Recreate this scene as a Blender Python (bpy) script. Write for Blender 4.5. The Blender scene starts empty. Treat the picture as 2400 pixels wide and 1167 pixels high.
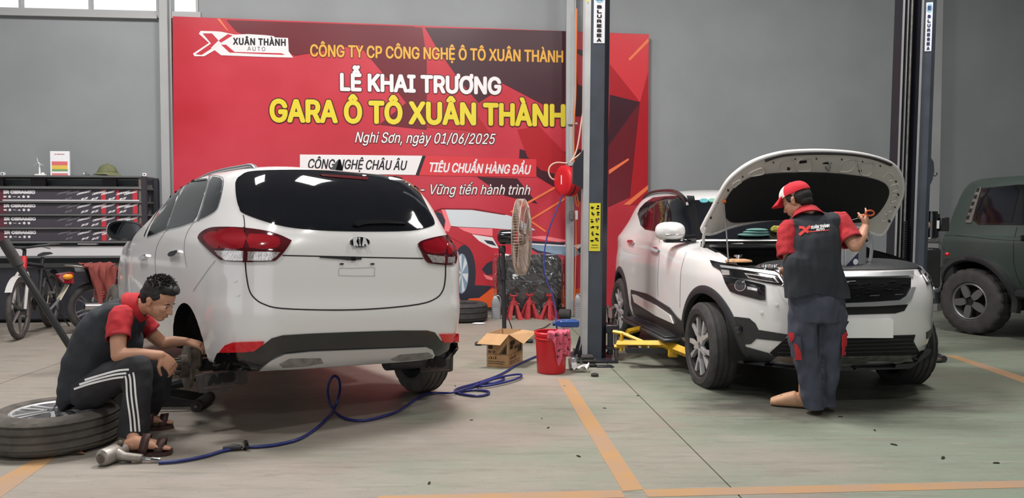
import bpy, bmesh, math, random
import numpy as np
from mathutils import Vector, Matrix, geometry
from mathutils.bvhtree import BVHTree
R = math.radians
PI = math.pi
random.seed(7)
scene = bpy.context.scene
COL = scene.collection

# ------------------------------------------------------------------ camera, sky, lights, exposure
HC, FPX, PITCH = 1.32, 1800.0, R(2.06)
cam_data = bpy.data.cameras.new('camera'); cam = bpy.data.objects.new('camera', cam_data); COL.objects.link(cam)
cam.location = (0, 0, HC); cam.rotation_euler = (PI/2 - PITCH, 0, 0)
cam_data.sensor_width = 36; cam_data.lens = FPX/2400*36; cam_data.clip_end = 200
scene.camera = cam

world = bpy.data.worlds.new('overcast_sky'); scene.world = world; world.use_nodes = True
bg = world.node_tree.nodes['Background']; bg.inputs[0].default_value = (0.93, 0.97, 1.0, 1); bg.inputs[1].default_value = 1.35

def area(name, loc, rot, sx, sy, power, color=(1, 1, 1)):
    l = bpy.data.lights.new(name, 'AREA'); l.shape = 'RECTANGLE'; l.size = sx; l.size_y = sy
    l.energy = power; l.color = color
    o = bpy.data.objects.new(name, l); COL.objects.link(o); o.location = loc; o.rotation_euler = rot
    return o
WARM = (1.0, 0.965, 0.93)
area('unseen_roof_light', (-4.6, 6.6, 6.3), (0, 0, 0), 1.2, 1.2, 315, WARM)  # unseen roof lights, put in to light the hall
area('unseen_roof_light', (-.6, 6.6, 6.3), (0, 0, 0), 1.2, 1.2, 405, WARM)
area('unseen_roof_light', (4.2, 6.6, 6.3), (0, 0, 0), 1.2, 1.2, 230, WARM)
area('unseen_roof_light', (-2.5, 2.0, 6.3), (0, 0, 0), .45, .45, 105, WARM)
area('unseen_roof_light', (2.5, 2.0, 6.3), (0, 0, 0), .45, .45, 120, WARM)
area('unseen_roof_light', (.6, -4.8, 6.3), (0, 0, 0), .5, .5, 220, WARM)  # unseen light added to give the banner its glare

scene.view_settings.view_transform = 'Standard'; scene.view_settings.look = 'None'
scene.view_settings.gamma = 1; scene.view_settings.use_curve_mapping = False
scene.view_settings.exposure = 0.0

# ------------------------------------------------------------------ small toolbox
def ray(u, v):
    a, b = (u-1200)/FPX, (v-583.5)/FPX
    return Vector((a, math.cos(PITCH)-b*math.sin(PITCH), -math.sin(PITCH)-b*math.cos(PITCH)))
EYE = Vector((0, 0, HC))
def fl(u, v, z=0.0):                    # point of the photograph that lies at height z
    r = ray(u, v); return EYE + r*((z-HC)/r.z)
def atY(u, v, Y):                       # point of the photograph at distance Y
    r = ray(u, v); return EYE + r*(Y/r.y)
def onpl(u, v, p, n):
    r = ray(u, v); return EYE + r*((Vector(p)-EYE).dot(n)/r.dot(n))
def cr(x0, y0, s, pts): return [(x0+x/s, y0+y/s) for x, y in pts]

def lin(c):
    c = c/255.0
    return c/12.92 if c <= .04045 else ((c+.055)/1.055)**2.4
def C(r, g, b): return (lin(r), lin(g), lin(b), 1)

def mat(name, col, rough=.5, metal=0.0, var=0.0, scale=8.0, bump=0.0, bscale=60.0, coat=0.0, trans=0.0, spec=None, emit=None, alpha=1.0, col2=None, detail=4.0, stretch=None):
    m = bpy.data.materials.new(name); m.use_nodes = True
    nt = m.node_tree; N = nt.nodes; L = nt.links; b = N['Principled BSDF']
    b.inputs['Base Color'].default_value = col; b.inputs['Roughness'].default_value = rough; b.inputs['Metallic'].default_value = metal
    b.inputs['Coat Weight'].default_value = coat; b.inputs['Coat Roughness'].default_value = .04
    b.inputs['Transmission Weight'].default_value = trans; b.inputs['Alpha'].default_value = alpha
    if spec is not None: b.inputs['Specular IOR Level'].default_value = spec
    if emit: b.inputs['Emission Color'].default_value = emit[0]; b.inputs['Emission Strength'].default_value = emit[1]
    if var or bump or col2:
        tc = N.new('ShaderNodeTexCoord'); src = tc.outputs['Object']
        if stretch:
            mp = N.new('ShaderNodeMapping'); mp.inputs['Scale'].default_value = stretch; L.new(src, mp.inputs[0]); src = mp.outputs[0]
    if var or col2:
        n = N.new('ShaderNodeTexNoise'); n.inputs['Scale'].default_value = scale; n.inputs['Detail'].default_value = detail; L.new(src, n.inputs['Vector'])
        r = N.new('ShaderNodeValToRGB'); L.new(n.outputs['Fac'], r.inputs[0])
        if col2: a, c = col, col2
        else: a = tuple(x*(1-var) for x in col[:3])+(1,); c = tuple(min(1, x*(1+var)) for x in col[:3])+(1,)
        r.color_ramp.elements[0].position = .36; r.color_ramp.elements[1].position = .64
        r.color_ramp.elements[0].color = a; r.color_ramp.elements[1].color = c
        L.new(r.outputs[0], b.inputs['Base Color'])
    if bump:
        n2 = N.new('ShaderNodeTexNoise'); n2.inputs['Scale'].default_value = bscale; n2.inputs['Detail'].default_value = 3; L.new(src, n2.inputs['Vector'])
        bp = N.new('ShaderNodeBump'); bp.inputs['Strength'].default_value = bump; bp.inputs['Distance'].default_value = .01
        L.new(n2.outputs['Fac'], bp.inputs['Height']); L.new(bp.outputs[0], b.inputs['Normal'])
    return m

def clear_film(name, base, rough, tint=(1, 1, 1, 1)):       # thin clear sheet: see-through with a glossy skin
    m = bpy.data.materials.new(name); m.use_nodes = True; N = m.node_tree.nodes; L = m.node_tree.links; N.remove(N['Principled BSDF'])
    t = N.new('ShaderNodeBsdfTransparent'); t.inputs[0].default_value = tint; g = N.new('ShaderNodeBsdfGlossy'); g.inputs['Roughness'].default_value = rough; g.inputs[0].default_value = (.95, .95, .97, 1)
    f = N.new('ShaderNodeLayerWeight'); f.inputs[0].default_value = .35; mr = N.new('ShaderNodeMapRange'); mr.inputs[3].default_value = base; mr.inputs[4].default_value = .75; x = N.new('ShaderNodeMixShader')
    L.new(f.outputs['Fresnel'], mr.inputs[0]); L.new(mr.outputs[0], x.inputs[0]); L.new(t.outputs[0], x.inputs[1]); L.new(g.outputs[0], x.inputs[2]); L.new(x.outputs[0], N['Material Output'].inputs[0]); return m

class MB:                               # collects shapes, links them as ONE mesh object
    def __init__(s): s.v = []; s.f = []; s.mi = []; s.cur = 0
    def add(s, vs, fs, M=None):
        o = len(s.v)
        for p in vs:
            p = Vector(p); s.v.append(tuple(M @ p) if M is not None else tuple(p))
        for f in fs: s.f.append(tuple(i+o for i in f)); s.mi.append(s.cur)
        return s
    def box(s, c, d, M=None, bev=0.0, rot=None):
        hx, hy, hz = d[0]/2, d[1]/2, d[2]/2; T = Matrix.Translation(c)
        if rot: T = T @ rot.to_4x4()
        if M is not None: T = M @ T
        if bev <= 0:
            vs = [(x*hx, y*hy, z*hz) for x in (-1, 1) for y in (-1, 1) for z in (-1, 1)]
            return s.add(vs, [(0, 1, 3, 2), (4, 6, 7, 5), (0, 4, 5, 1), (2, 3, 7, 6), (0, 2, 6, 4), (1, 5, 7, 3)], T)
        b = min(bev, hx*.95, hy*.95, hz*.95); vs = []; idx = {}
        for x in (-1, 1):
            for y in (-1, 1):
                for z in (-1, 1):
                    for k in range(3):
                        q = [x*(hx-b), y*(hy-b), z*(hz-b)]; q[k] = (x*hx, y*hy, z*hz)[k]
                        idx[(x, y, z, k)] = len(vs); vs.append(q)
        F = []
        for k in range(3):
            i, j = (k+1) % 3, (k+2) % 3
            for sg in (-1, 1):
                q = []
                for (a, c) in ((-1, -1), (1, -1), (1, 1), (-1, 1)):
                    t = [0, 0, 0]; t[k] = sg; t[i] = a; t[j] = c; q.append(idx[(*t, k)])
                F.append(q if sg > 0 else q[::-1])
            for a in (-1, 1):
                for c in (-1, 1):
                    t0 = [0]*3; t0[k] = -1; t0[i] = a; t0[j] = c; t1 = list(t0); t1[k] = 1
                    q = [idx[(*t0, i)], idx[(*t1, i)], idx[(*t1, j)], idx[(*t0, j)]]
                    F.append(q if a*c < 0 else q[::-1])
        for x in (-1, 1):
            for y in (-1, 1):
                for z in (-1, 1):
                    q = [idx[(x, y, z, 0)], idx[(x, y, z, 1)], idx[(x, y, z, 2)]]
                    F.append(q if x*y*z > 0 else q[::-1])
        return s.add(vs, F, T)
    def loft(s, rings, cap=True, closed=True, M=None):
        n = len(rings[0]); vs = [p for r in rings for p in r]; F = []
        for i in range(len(rings)-1):
            for j in range(n if closed else n-1):
                k = (j+1) % n; F.append((i*n+j, i*n+k, (i+1)*n+k, (i+1)*n+j))
        if cap: F.append(tuple(range(n))[::-1]); F.append(tuple((len(rings)-1)*n+j for j in range(n)))
        return s.add(vs, F, M)
    def tube(s, pts, r, n=8, cap=True, M=None, closed=False, flat=1.0):
        P = [Vector(p) for p in pts]; k = len(P); rr = r if isinstance(r, (list, tuple)) else [r]*k; rings = []; up = None
        for i in range(k):
            a = P[(i-1) % k] if (closed or i > 0) else P[0]; b = P[(i+1) % k] if (closed or i < k-1) else P[-1]
            t = (b-a).normalized()
            if up is None:
                up = Vector((0, 0, 1)) if abs(t.z) < .9 else Vector((1, 0, 0))
            up = (up - t*up.dot(t)); up = up.normalized() if up.length > 1e-6 else t.orthogonal().normalized()
            sd = t.cross(up)
            rings.append([P[i] + (sd*math.cos(2*PI*j/n) + up*math.sin(2*PI*j/n)*flat)*rr[i] for j in range(n)])
        if closed: rings.append(rings[0])
        return s.loft(rings, cap and not closed, True, M)
    def lathe(s, prof, n=24, M=None, cap=True):          # prof: (radius, z)
        rings = [[(r*math.cos(2*PI*j/n), r*math.sin(2*PI*j/n), z) for j in range(n)] for r, z in prof]
        return s.loft(rings, cap, True, M)
    def cyl(s, a, b, r, n=16, r2=None): return s.tube([a, b], [r, r if r2 is None else r2], n)
    def prism(s, poly, d, M=None, z0=0.0):                # polygon in xy, extruded along z
        n = len(poly); vs = [(x, y, z0) for x, y in poly] + [(x, y, z0+d) for x, y in poly]
        area2 = sum(poly[i][0]*poly[(i+1) % n][1]-poly[(i+1) % n][0]*poly[i][1] for i in range(n))
        F = [tuple(range(n))[::-1], tuple(range(n, 2*n))] + [(i, (i+1) % n, (i+1) % n+n, i+n) for i in range(n)]
        if area2 < 0: F = [f[::-1] for f in F]
        return s.add(vs, F, M)
    def ball(s, c, r, n=12, M=None):
        rx, ry, rz = r if isinstance(r, (list, tuple)) else (r, r, r); rings = []
        for i in range(1, n):
            a = PI*i/n; rings.append([(c[0]+rx*math.sin(a)*math.cos(2*PI*j/(n*2)), c[1]+ry*math.sin(a)*math.sin(2*PI*j/(n*2)), c[2]-rz*math.cos(a)) for j in range(n*2)])
        return s.loft(rings, True, True, M)
    def build(s, name, m, parent=None, smooth=40, loc=None, rot=None):
        me = bpy.data.meshes.new(name); me.from_pydata(s.v, [], s.f)
        ms = m if isinstance(m, (list, tuple)) else [m]
        for x in ms: me.materials.append(x)
        if len(ms) > 1: me.polygons.foreach_set('material_index', s.mi)
        me.update()
        if smooth:
            me.polygons.foreach_set('use_smooth', [True]*len(me.polygons)); me.set_sharp_from_angle(angle=R(smooth))
        o = bpy.data.objects.new(name, me); COL.objects.link(o)
        if parent: o.parent = parent
        if loc is not None: o.location = loc
        if rot is not None: o.rotation_euler = rot
        return o

def tag(o, label=None, cat=None, group=None, kind=None):
    if label: o['label'] = label
    if cat: o['category'] = cat
    if group: o['group'] = group
    if kind: o['kind'] = kind
    return o
def thing(name, label, cat, loc=(0, 0, 0), rz=0.0, group=None):
    o = bpy.data.objects.new(name, None); o.empty_display_size = .1; COL.objects.link(o)
    o.location = loc; o.rotation_euler = (0, 0, rz)
    return tag(o, label, cat, group)
def dup(root, loc, rz=None, label=None, group=None):
    r = root.copy(); COL.objects.link(r); r.location = loc
    if rz is not None: r.rotation_euler = (0, 0, rz)
    if label: r['label'] = label
    if group: r['group'] = group
    for ch in root.children:
        c = ch.copy(); COL.objects.link(c); c.parent = r
        for g in ch.children:
            d = g.copy(); COL.objects.link(d); d.parent = c
    return r
def RZ(a): return Matrix.Rotation(a, 3, 'Z')
def RY(a): return Matrix.Rotation(a, 3, 'Y')
def RX(a): return Matrix.Rotation(a, 3, 'X')
def frame(o, x, z):                     # matrix with given x axis and rough z axis
    x = Vector(x).normalized(); z = Vector(z); z = (z-x*z.dot(x)).normalized(); y = z.cross(x)
    M = Matrix((x, y, z)).transposed().to_4x4(); M.translation = Vector(o); return M
def smoothline(pts, n=8, closed=False):  # Catmull-Rom
    P = [Vector(p) for p in pts]; k = len(P); out = []
    for i in range(k if closed else k-1):
        g = (lambda j: P[j % k]) if closed else (lambda j: P[max(0, min(k-1, j))])
        a, b, c, d = g(i-1), g(i), g(i+1), g(i+2)
        for t in range(n):
            t /= n
            out.append(.5*((2*b)+(c-a)*t+(2*a-5*b+4*c-d)*t*t+(3*b-3*c+d-a)*t**3))
    if not closed: out.append(P[-1])
    return out

try: FONT = bpy.data.fonts.load(bpy.utils.system_resource('DATAFILES') + '/fonts/Inter.woff2')    # ships with Blender
except Exception: FONT = None
TXT = {}
def text_mesh(s, bold=0.0, shear=0.0, spacing=1.0):
    key = (s, shear, spacing)
    if key not in TXT:                  # outlines of the letters, filled by winding number so that overlapping strokes stay solid
        cu = bpy.data.curves.new('lettering', 'FONT'); cu.body = s; cu.font = FONT if FONT else cu.font; cu.shear = shear; cu.space_character = spacing
        cu.fill_mode = 'NONE'; cu.resolution_u = 4
        o = bpy.data.objects.new('lettering', cu); COL.objects.link(o)
        dg = bpy.context.evaluated_depsgraph_get(); me = o.evaluated_get(dg).to_mesh()
        V = [Vector((q.co.x, q.co.y)) for q in me.vertices]; E = [tuple(e.vertices) for e in me.edges]
        o.evaluated_get(dg).to_mesh_clear(); bpy.data.objects.remove(o); bpy.data.curves.remove(cu)
        v2, _, f2, *_r = geometry.delaunay_2d_cdt(V, E, [], 0, 1e-6)
        A = np.array([V[a_][:] for a_, b_ in E]); B = np.array([V[b_][:] for a_, b_ in E]); keep = []
        for f in f2:
            cx, cy = sum(v2[k].x for k in f)/len(f), sum(v2[k].y for k in f)/len(f)
            up = (A[:, 1] <= cy) & (B[:, 1] > cy); dn = (A[:, 1] > cy) & (B[:, 1] <= cy); cross = (B[:, 0]-A[:, 0])*(cy-A[:, 1])-(cx-A[:, 0])*(B[:, 1]-A[:, 1])
            if int((up & (cross > 0)).sum())-int((dn & (cross < 0)).sum()) != 0: keep.append(tuple(f))
        TXT[key] = ([(q.x, q.y, 0.0) for q in v2], keep)
    return TXT[key]
def text_fit(mb, s, to3, rect, bold=0.0, shear=0.0, grow=0.0, spacing=1.0):
    # lay the string into rect=(x0,y0,x1,y1) of a plane; to3 maps (x,y) to space; bold = stroke growth in letter heights
    v, f = text_mesh(s, 0.0, shear, spacing); xs = [p[0] for p in v]; ys = [p[1] for p in v]; e = bold*.7; x0, y0, x1, y1 = rect
    h = (y1-y0)/(max(ys)-min(ys)); b = (bold+grow)*h; ins = bold*h; x0 += ins; x1 -= ins; y0 += ins*.6; y1 -= ins*.6
    sx = (x1-x0)/(max(xs)-min(xs)); sy = (y1-y0)/(max(ys)-min(ys))
    ring = [(0, 0)] if b < 1e-6 else [(b*math.cos(PI*k/4), b*math.sin(PI*k/4)) for k in range(8)]+[(b*.5*math.cos(PI*k/3), b*.5*math.sin(PI*k/3)) for k in range(6)]+[(0, 0)]
    O = Vector(to3(0, 0)); nz = (Vector(to3(1, 0))-O).cross(Vector(to3(0, 1))-O).normalized()*.00006   # copies stacked a hair apart
    for k, (dx, dy) in enumerate(ring): mb.add([Vector(to3(x0+dx+(p[0]-min(xs))*sx, y0+dy+(p[1]-min(ys))*sy))+nz*k for p in v], f)

# ------------------------------------------------------------------ materials
M_ = {}
M_['white_paint'] = mat('white_paint', C(222, 221, 221), .22, coat=.6)
M_['black_plastic'] = mat('black_plastic', C(42, 43, 46), .45, var=.1, scale=30)
M_['gloss_black'] = mat('gloss_black', C(16, 16, 19), .12, coat=.5)
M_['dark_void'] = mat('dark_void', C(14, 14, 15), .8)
M_['tint_glass'] = mat('tint_glass', C(15, 17, 23), .05, spec=.5)
M_['grey_glass'] = mat('grey_glass', C(58, 60, 63), .08, spec=.5)
M_['rubber'] = mat('rubber', C(52, 50, 50), .75, var=.18, scale=14, bump=.15, bscale=120)
M_['dusty_rubber'] = mat('dusty_rubber', C(82, 77, 72), .85, var=.25, scale=9, bump=.15, bscale=120)
M_['chrome'] = mat('chrome', C(215, 217, 220), .12, 1.0)
M_['alloy'] = mat('alloy', C(190, 191, 194), .28, .85)
M_['dark_alloy'] = mat('dark_alloy', C(42, 43, 46), .35, .3)
M_['machined'] = mat('machined_alloy', C(206, 206, 208), .35, .55)
M_['bright_trim'] = mat('bright_trim', C(205, 207, 210), .28, .75)
M_['mirror'] = mat('mirror_glass', C(70, 72, 76), .04, 1.0)
M_['faint_gap'] = mat('faint_gap', C(150, 149, 148), .6)
M_['steel'] = mat('steel', C(130, 128, 124), .4, .7, var=.2, scale=20)
M_['rust'] = mat('rust', C(98, 88, 80), .7, .4, var=.3, scale=25)
M_['red_plastic'] = mat('red_plastic', C(196, 24, 36), .4, var=.08, scale=6)
M_['red_lamp'] = mat('red_lamp', C(128, 9, 24), .1, coat=.6)
M_['dark_red_lamp'] = mat('dark_red_lamp', C(74, 8, 18), .1, coat=.6)
M_['clear_lamp'] = mat('clear_lamp', C(190, 184, 184), .15, .5, var=.4, scale=160, stretch=(1, 1, .35))
M_['black_cloth'] = mat('black_cloth', C(38, 39, 44), .9, var=.12, scale=20, bump=.25, bscale=300)
M_['red_cloth'] = mat('red_cloth', C(178, 38, 46), .85, var=.1, scale=20, bump=.25, bscale=300)
M_['white_plain'] = mat('white_plain', C(232, 232, 232), .6)
M_['black_print'] = mat('black_print', C(24, 22, 24), .6)
M_['skin'] = mat('skin', C(186, 138, 112), .55, var=.08, scale=10)
M_['yellow_paint'] = mat('yellow_paint', C(214, 168, 40), .45, var=.15, scale=10)
M_['post_paint'] = mat('post_paint', C(62, 68, 78), .45, var=.12, scale=5)
M_['post_dark'] = mat('post_dark', C(32, 33, 42), .4, var=.1, scale=5)
M_['post_grey'] = mat('post_grey', C(150, 151, 152), .5, var=.08, scale=4)
M_['wall'] = mat('wall_paint', C(134, 138, 140), .75, var=.05, scale=1.2, bump=.05, bscale=90)
M_['column'] = mat('column_paint', C(152, 154, 155), .6, var=.05, scale=2)
M_['cardboard'] = mat('cardboard', C(176, 138, 98), .85, var=.07, scale=7, bump=.05, bscale=40)
# ------------------------------------------------------------------ the hall: floor, walls, roof
GRID = R(3.5)                           # the bay lines run a little to the left of the view
def floor_material():
    m = bpy.data.materials.new('worn_green_epoxy'); m.use_nodes = True; nt = m.node_tree; N = nt.nodes; L = nt.links; b = N['Principled BSDF']
    tc = N.new('ShaderNodeTexCoord')
    def noise(scale, stretch, detail=6, rough=.6, off=(0, 0, 0)):
        mp = N.new('ShaderNodeMapping'); mp.inputs['Scale'].default_value = stretch; mp.inputs['Location'].default_value = off; L.new(tc.outputs['Object'], mp.inputs[0])
        n = N.new('ShaderNodeTexNoise'); n.inputs['Scale'].default_value = scale; n.inputs['Detail'].default_value = detail; n.inputs['Roughness'].default_value = rough
        L.new(mp.outputs[0], n.inputs['Vector']); return n.outputs['Fac']
    def ramp(src, p0, p1, c0=(0, 0, 0, 1), c1=(1, 1, 1, 1)):
        r = N.new('ShaderNodeValToRGB'); r.color_ramp.elements[0].position = p0; r.color_ramp.elements[1].position = p1
        r.color_ramp.elements[0].color = c0; r.color_ramp.elements[1].color = c1; L.new(src, r.inputs[0]); return r.outputs[0]
    def mix(f, a, c):
        x = N.new('ShaderNodeMix'); x.data_type = 'RGBA'; L.new(f, x.inputs[0])
        for s, i in ((a, 6), (c, 7)):
            if isinstance(s, tuple): x.inputs[i].default_value = s
            else: L.new(s, x.inputs[i])
        return x.outputs[2]
    def math_(op, a, c):
        x = N.new('ShaderNodeMath'); x.operation = op
        for s, i in ((a, 0), (c, 1)):
            if isinstance(s, (int, float)): x.inputs[i].default_value = s
            else: L.new(s, x.inputs[i])
        return x.outputs[0]
    sep = N.new('ShaderNodeSeparateXYZ'); L.new(tc.outputs['Object'], sep.inputs[0])
    mr = N.new('ShaderNodeMapRange'); mr.inputs[1].default_value = -2.0; mr.inputs[2].default_value = 2.5; mr.inputs[3].default_value = -.16; mr.inputs[4].default_value = .13
    L.new(sep.outputs[0], mr.inputs[0])
    g = math_('ADD', noise(.9, (.55, 1.0, 1), 7, .62), mr.outputs[0])
    base = mix(ramp(g, .40, .60), C(141, 134, 125), C(122, 130, 115))
    base = mix(ramp(noise(2.2, (.35, 1.3, 1), 8, .7, (3, 1, 0)), .55, .72), base, C(132, 120, 112))
    base = mix(math_('MULTIPLY', ramp(noise(3.0, (.3, 2.2, 1), 8, .7, (9, 4, 0)), .60, .76), .5), base, C(88, 88, 82))
    base = mix(math_('MULTIPLY', ramp(noise(26, (.25, 1.6, 1), 5, .7, (1, 7, 0)), .66, .78), .45), base, C(62, 66, 58))
    base = mix(math_('MULTIPLY', ramp(noise(7, (.22, 1.5, 1), 9, .75, (4, 2, 0)), .50, .68), .5), base, C(104, 98, 90))
    base = mix(math_('MULTIPLY', ramp(noise(60, (.5, 1.2, 1), 3, .6, (2, 5, 0)), .67, .72), .7), base, C(60, 57, 52))
    base = mix(math_('MULTIPLY', ramp(noise(12, (.2, 1.8, 1), 6, .7, (7, 3, 0)), .57, .72), .5), base, C(164, 157, 146))
    base = mix(math_('MULTIPLY', ramp(noise(34, (.06, 2.2, 1), 4, .6, (8, 1, 0)), .64, .70), .55), base, C(78, 76, 66))
    # oil stain with shadow painted in before the white SUV; darker patches at the cars
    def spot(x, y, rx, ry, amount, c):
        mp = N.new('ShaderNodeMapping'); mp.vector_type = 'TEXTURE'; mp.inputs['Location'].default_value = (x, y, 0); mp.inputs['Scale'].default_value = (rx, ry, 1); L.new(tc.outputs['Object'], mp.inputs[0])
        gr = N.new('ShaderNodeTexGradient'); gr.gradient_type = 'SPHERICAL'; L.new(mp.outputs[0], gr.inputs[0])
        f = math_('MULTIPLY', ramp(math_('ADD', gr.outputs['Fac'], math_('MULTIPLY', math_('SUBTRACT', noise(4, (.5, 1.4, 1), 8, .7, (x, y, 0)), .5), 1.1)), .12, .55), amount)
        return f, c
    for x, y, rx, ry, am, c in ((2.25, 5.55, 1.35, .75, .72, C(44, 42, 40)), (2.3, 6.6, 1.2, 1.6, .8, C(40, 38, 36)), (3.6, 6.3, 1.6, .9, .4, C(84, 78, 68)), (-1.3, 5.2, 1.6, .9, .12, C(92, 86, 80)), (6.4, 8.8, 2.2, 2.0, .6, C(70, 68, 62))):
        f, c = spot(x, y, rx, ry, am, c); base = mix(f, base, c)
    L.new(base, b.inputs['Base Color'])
    rr = N.new('ShaderNodeMapRange'); rr.inputs[3].default_value = .38; rr.inputs[4].default_value = .62; L.new(noise(2, (1, 1, 1)), rr.inputs[0]); L.new(rr.outputs[0], b.inputs['Roughness'])
    bp = N.new('ShaderNodeBump'); bp.inputs['Strength'].default_value = .12; bp.inputs['Distance'].default_value = .01; L.new(noise(40, (1, 1, 1)), bp.inputs['Height']); L.new(bp.outputs[0], b.inputs['Normal'])
    return m
M_['floor'] = floor_material()
M_['joint'] = mat('joint_dirt', C(46, 38, 32), .9)
M_['line_paint'] = mat('worn_orange_paint', C(166, 128, 84), .6, col2=C(154, 126, 104), scale=2.5, detail=10)
mb = MB(); mb.box((0, 2.6, -.06), (26, 19.4, .10)); floor = tag(mb.build('floor', M_['joint'], smooth=0), kind='structure')
cg, sg = math.cos(GRID), math.sin(GRID)
def gpt(a, b): return (a*cg - b*sg, a*sg + b*cg)   # bay grid -> world
edges = [-13, -9.0, -3.78, 1.315, 6.4, 13]
for i in range(5):
    mb = MB(); x0, x1 = edges[i]+.004, edges[i+1]-.004
    q = [gpt(x0, -7), gpt(x1, -7), gpt(x1, 12.6), gpt(x0, 12.6)]
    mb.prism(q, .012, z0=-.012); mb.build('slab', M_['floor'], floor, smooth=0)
def strip(name, pts, z=.0015):
    mb = MB(); mb.prism(pts, z); return tag(mb.build(name, M_['line_paint'], smooth=0), kind='structure')
def P2(u, v): p = fl(u, v); return (p.x, p.y)
strip('trim_1', [P2(1304.6, 888), P2(1334.5, 888), P2(1508.4, 1147.6), P2(1459.5, 1151.6)])
b0 = Vector((1.2572, 3.7260)); bd = Vector((math.cos(R(3.9)), math.sin(R(3.9)))); bn = Vector((-bd.y, bd.x))*.05
def along(t0, t1): 
    a, c = b0+bd*t0, b0+bd*t1
    return [tuple(a-bn), tuple(c-bn), tuple(c+bn), tuple(a+bn)]
strip('trim_2', along(-.612, 5.5))
strip('trim_3', along(-1.9, -.72))
strip('trim_4', [P2(0, 1120), P2(95, 1068), P2(136, 1068), P2(0, 1167)])
strip('trim_5', [P2(2215, 833), P2(2240, 833), P2(2470, 905), P2(2440, 912)])

WYAW = R(5.2); W0 = Vector((.8, 10.95, 0)); WU = Vector((math.cos(WYAW), math.sin(WYAW), 0)); WN = Vector((math.sin(WYAW), -math.cos(WYAW), 0))
def wall_uv(u, v, off=0.0):             # photo point -> (along, height) on the back wall, off metres in front of it
    p = onpl(u, v, W0+WN*off, WN); return ((p-W0).dot(WU), p.z)
def WM(off=0.0):                        # matrix of the back wall: x along, y up, z out of the wall
    M = Matrix((WU, Vector((0, 0, 1)), WN)).transposed().to_4x4(); M.translation = W0+WN*off; return M
u0 = -12.0; u1 = 10.5; H = 6.6
s0 = wall_uv(0, 19)[1]; sl = wall_uv(371, 28)[1]; sill = (s0+sl)/2
ca = wall_uv(371, 20)[0]; cb = wall_uv(397, 20)[0]; cc = wall_uv(462.5, 20)[0]
wt = sill+1.1
mb = MB(); W = WM()
for a, c, lo, hi in ((u0, u1, 0, sill), (u0, u1, wt, H), (cc, u1, sill, wt), (ca, cb, sill, wt)):
    mb.box(((a+c)/2, (lo+hi)/2, -.1), (c-a, hi-lo, .2), W)
wall = tag(mb.build('wall_back', M_['wall'], smooth=0), kind='structure')
M_['frame_grey'] = mat('frame_grey', C(158, 159, 160), .5)
M_['pane'] = clear_film('window_pane', .04, .03)
def window(name, a, c, mull):
    fr = .05; mb = MB()
    mb.box(((a+c)/2, sill-.04, -.05), (c-a+.1, .09, .16), W); mb.box(((a+c)/2, wt, -.05), (c-a+.1, .07, .16), W)
    for x in (a, c): mb.box((x, (sill+wt)/2, -.05), (.03, wt-sill, .14), W)
    w = tag(mb.build(name, M_['frame_grey'], smooth=0), kind='structure')
    for x in mull:
        k = MB(); k.box((x, (sill+wt)/2, -.05), (.035, wt-sill, .08), W); k.build('mullion', M_['frame_grey'], w, smooth=0)
    ed = [a]+list(mull)+[c]
    for p, q in zip(ed[:-1], ed[1:]):
        k = MB(); k.box(((p+q)/2, (sill+wt)/2, -.06), (q-p-.02, wt-sill-.02, .006), W); k.build('pane', M_['pane'], w, smooth=0)
m1 = wall_uv(209.5, 10)[0]
window('window_1', u0+.4, ca-.005, [m1-3*(ca-m1)*1.0, m1-2*(ca-m1), m1-(ca-m1), m1])
window('window_2', cb+.005, cc, [])
mb = MB(); zl = wall_uv(0, 30)[1]; mb.box(((u0+ca)/2, zl-.02, .03), (ca-u0, .045, .06), W); tag(mb.build('trim_6', M_['frame_grey'], smooth=0), kind='structure')
def column(name, xa, xb, vy, off=.12):
    a = wall_uv(xa, vy, off)[0]; c = wall_uv(xb, vy, off)[0]; mb = MB()
    mb.box(((a+c)/2, H/2, off/2), (c-a, H, off), W, bev=.006); mb.box((c+.012, H/2, off/2-.02), (.03, H, .02), W)
    return tag(mb.build(name, M_['column'], smooth=0), kind='structure')
column('trim_7', 376, 396, 300); column('trim_8', 2166, 2206, 300, .2)
mb = MB(); mb.box((0, 2.6, H+.1), (26, 19.4, .2)); tag(mb.build('ceiling', mat('ceiling_sheet', C(176, 178, 180), .7, var=.05, scale=2), smooth=0), kind='structure')
mb = MB(); mb.box((-10.6, 10, H/2), (.2, 10, H)); mb.box((-10.6, -4.5, H/2), (.2, 5, H)); mb.box((-10.6, 1.5, 5.3), (.2, 7, H-4.0)); tag(mb.build('wall_left', M_['wall'], smooth=0), kind='structure')  # unseen wall; opening added to let daylight onto the white SUV's side
mb = MB()                               # unseen front wall added to limit the daylight through its wide roller-door opening
for x0, x1, z0, z1 in ((-10.7, -7.0, 0, H), (2.0, 11, 0, H), (-7.0, 2.0, 4.2, H)): mb.box(((x0+x1)/2, -7.0, (z0+z1)/2), (x1-x0, .2, z1-z0))
tag(mb.build('wall_front', M_['wall'], smooth=0), kind='structure')
mb = MB(); mb.box((10.9, 4, H/2), (.2, 22, H)); tag(mb.build('wall_right', M_['wall'], smooth=0), kind='structure')
mb = MB(); mb.box(((u0+u1)/2, .06, .03), (u1-u0, .12, .06), W); tag(mb.build('baseboard_back', mat('kerb_concrete', C(120, 118, 114), .9, var=.15, scale=6), smooth=0), kind='structure')

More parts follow.
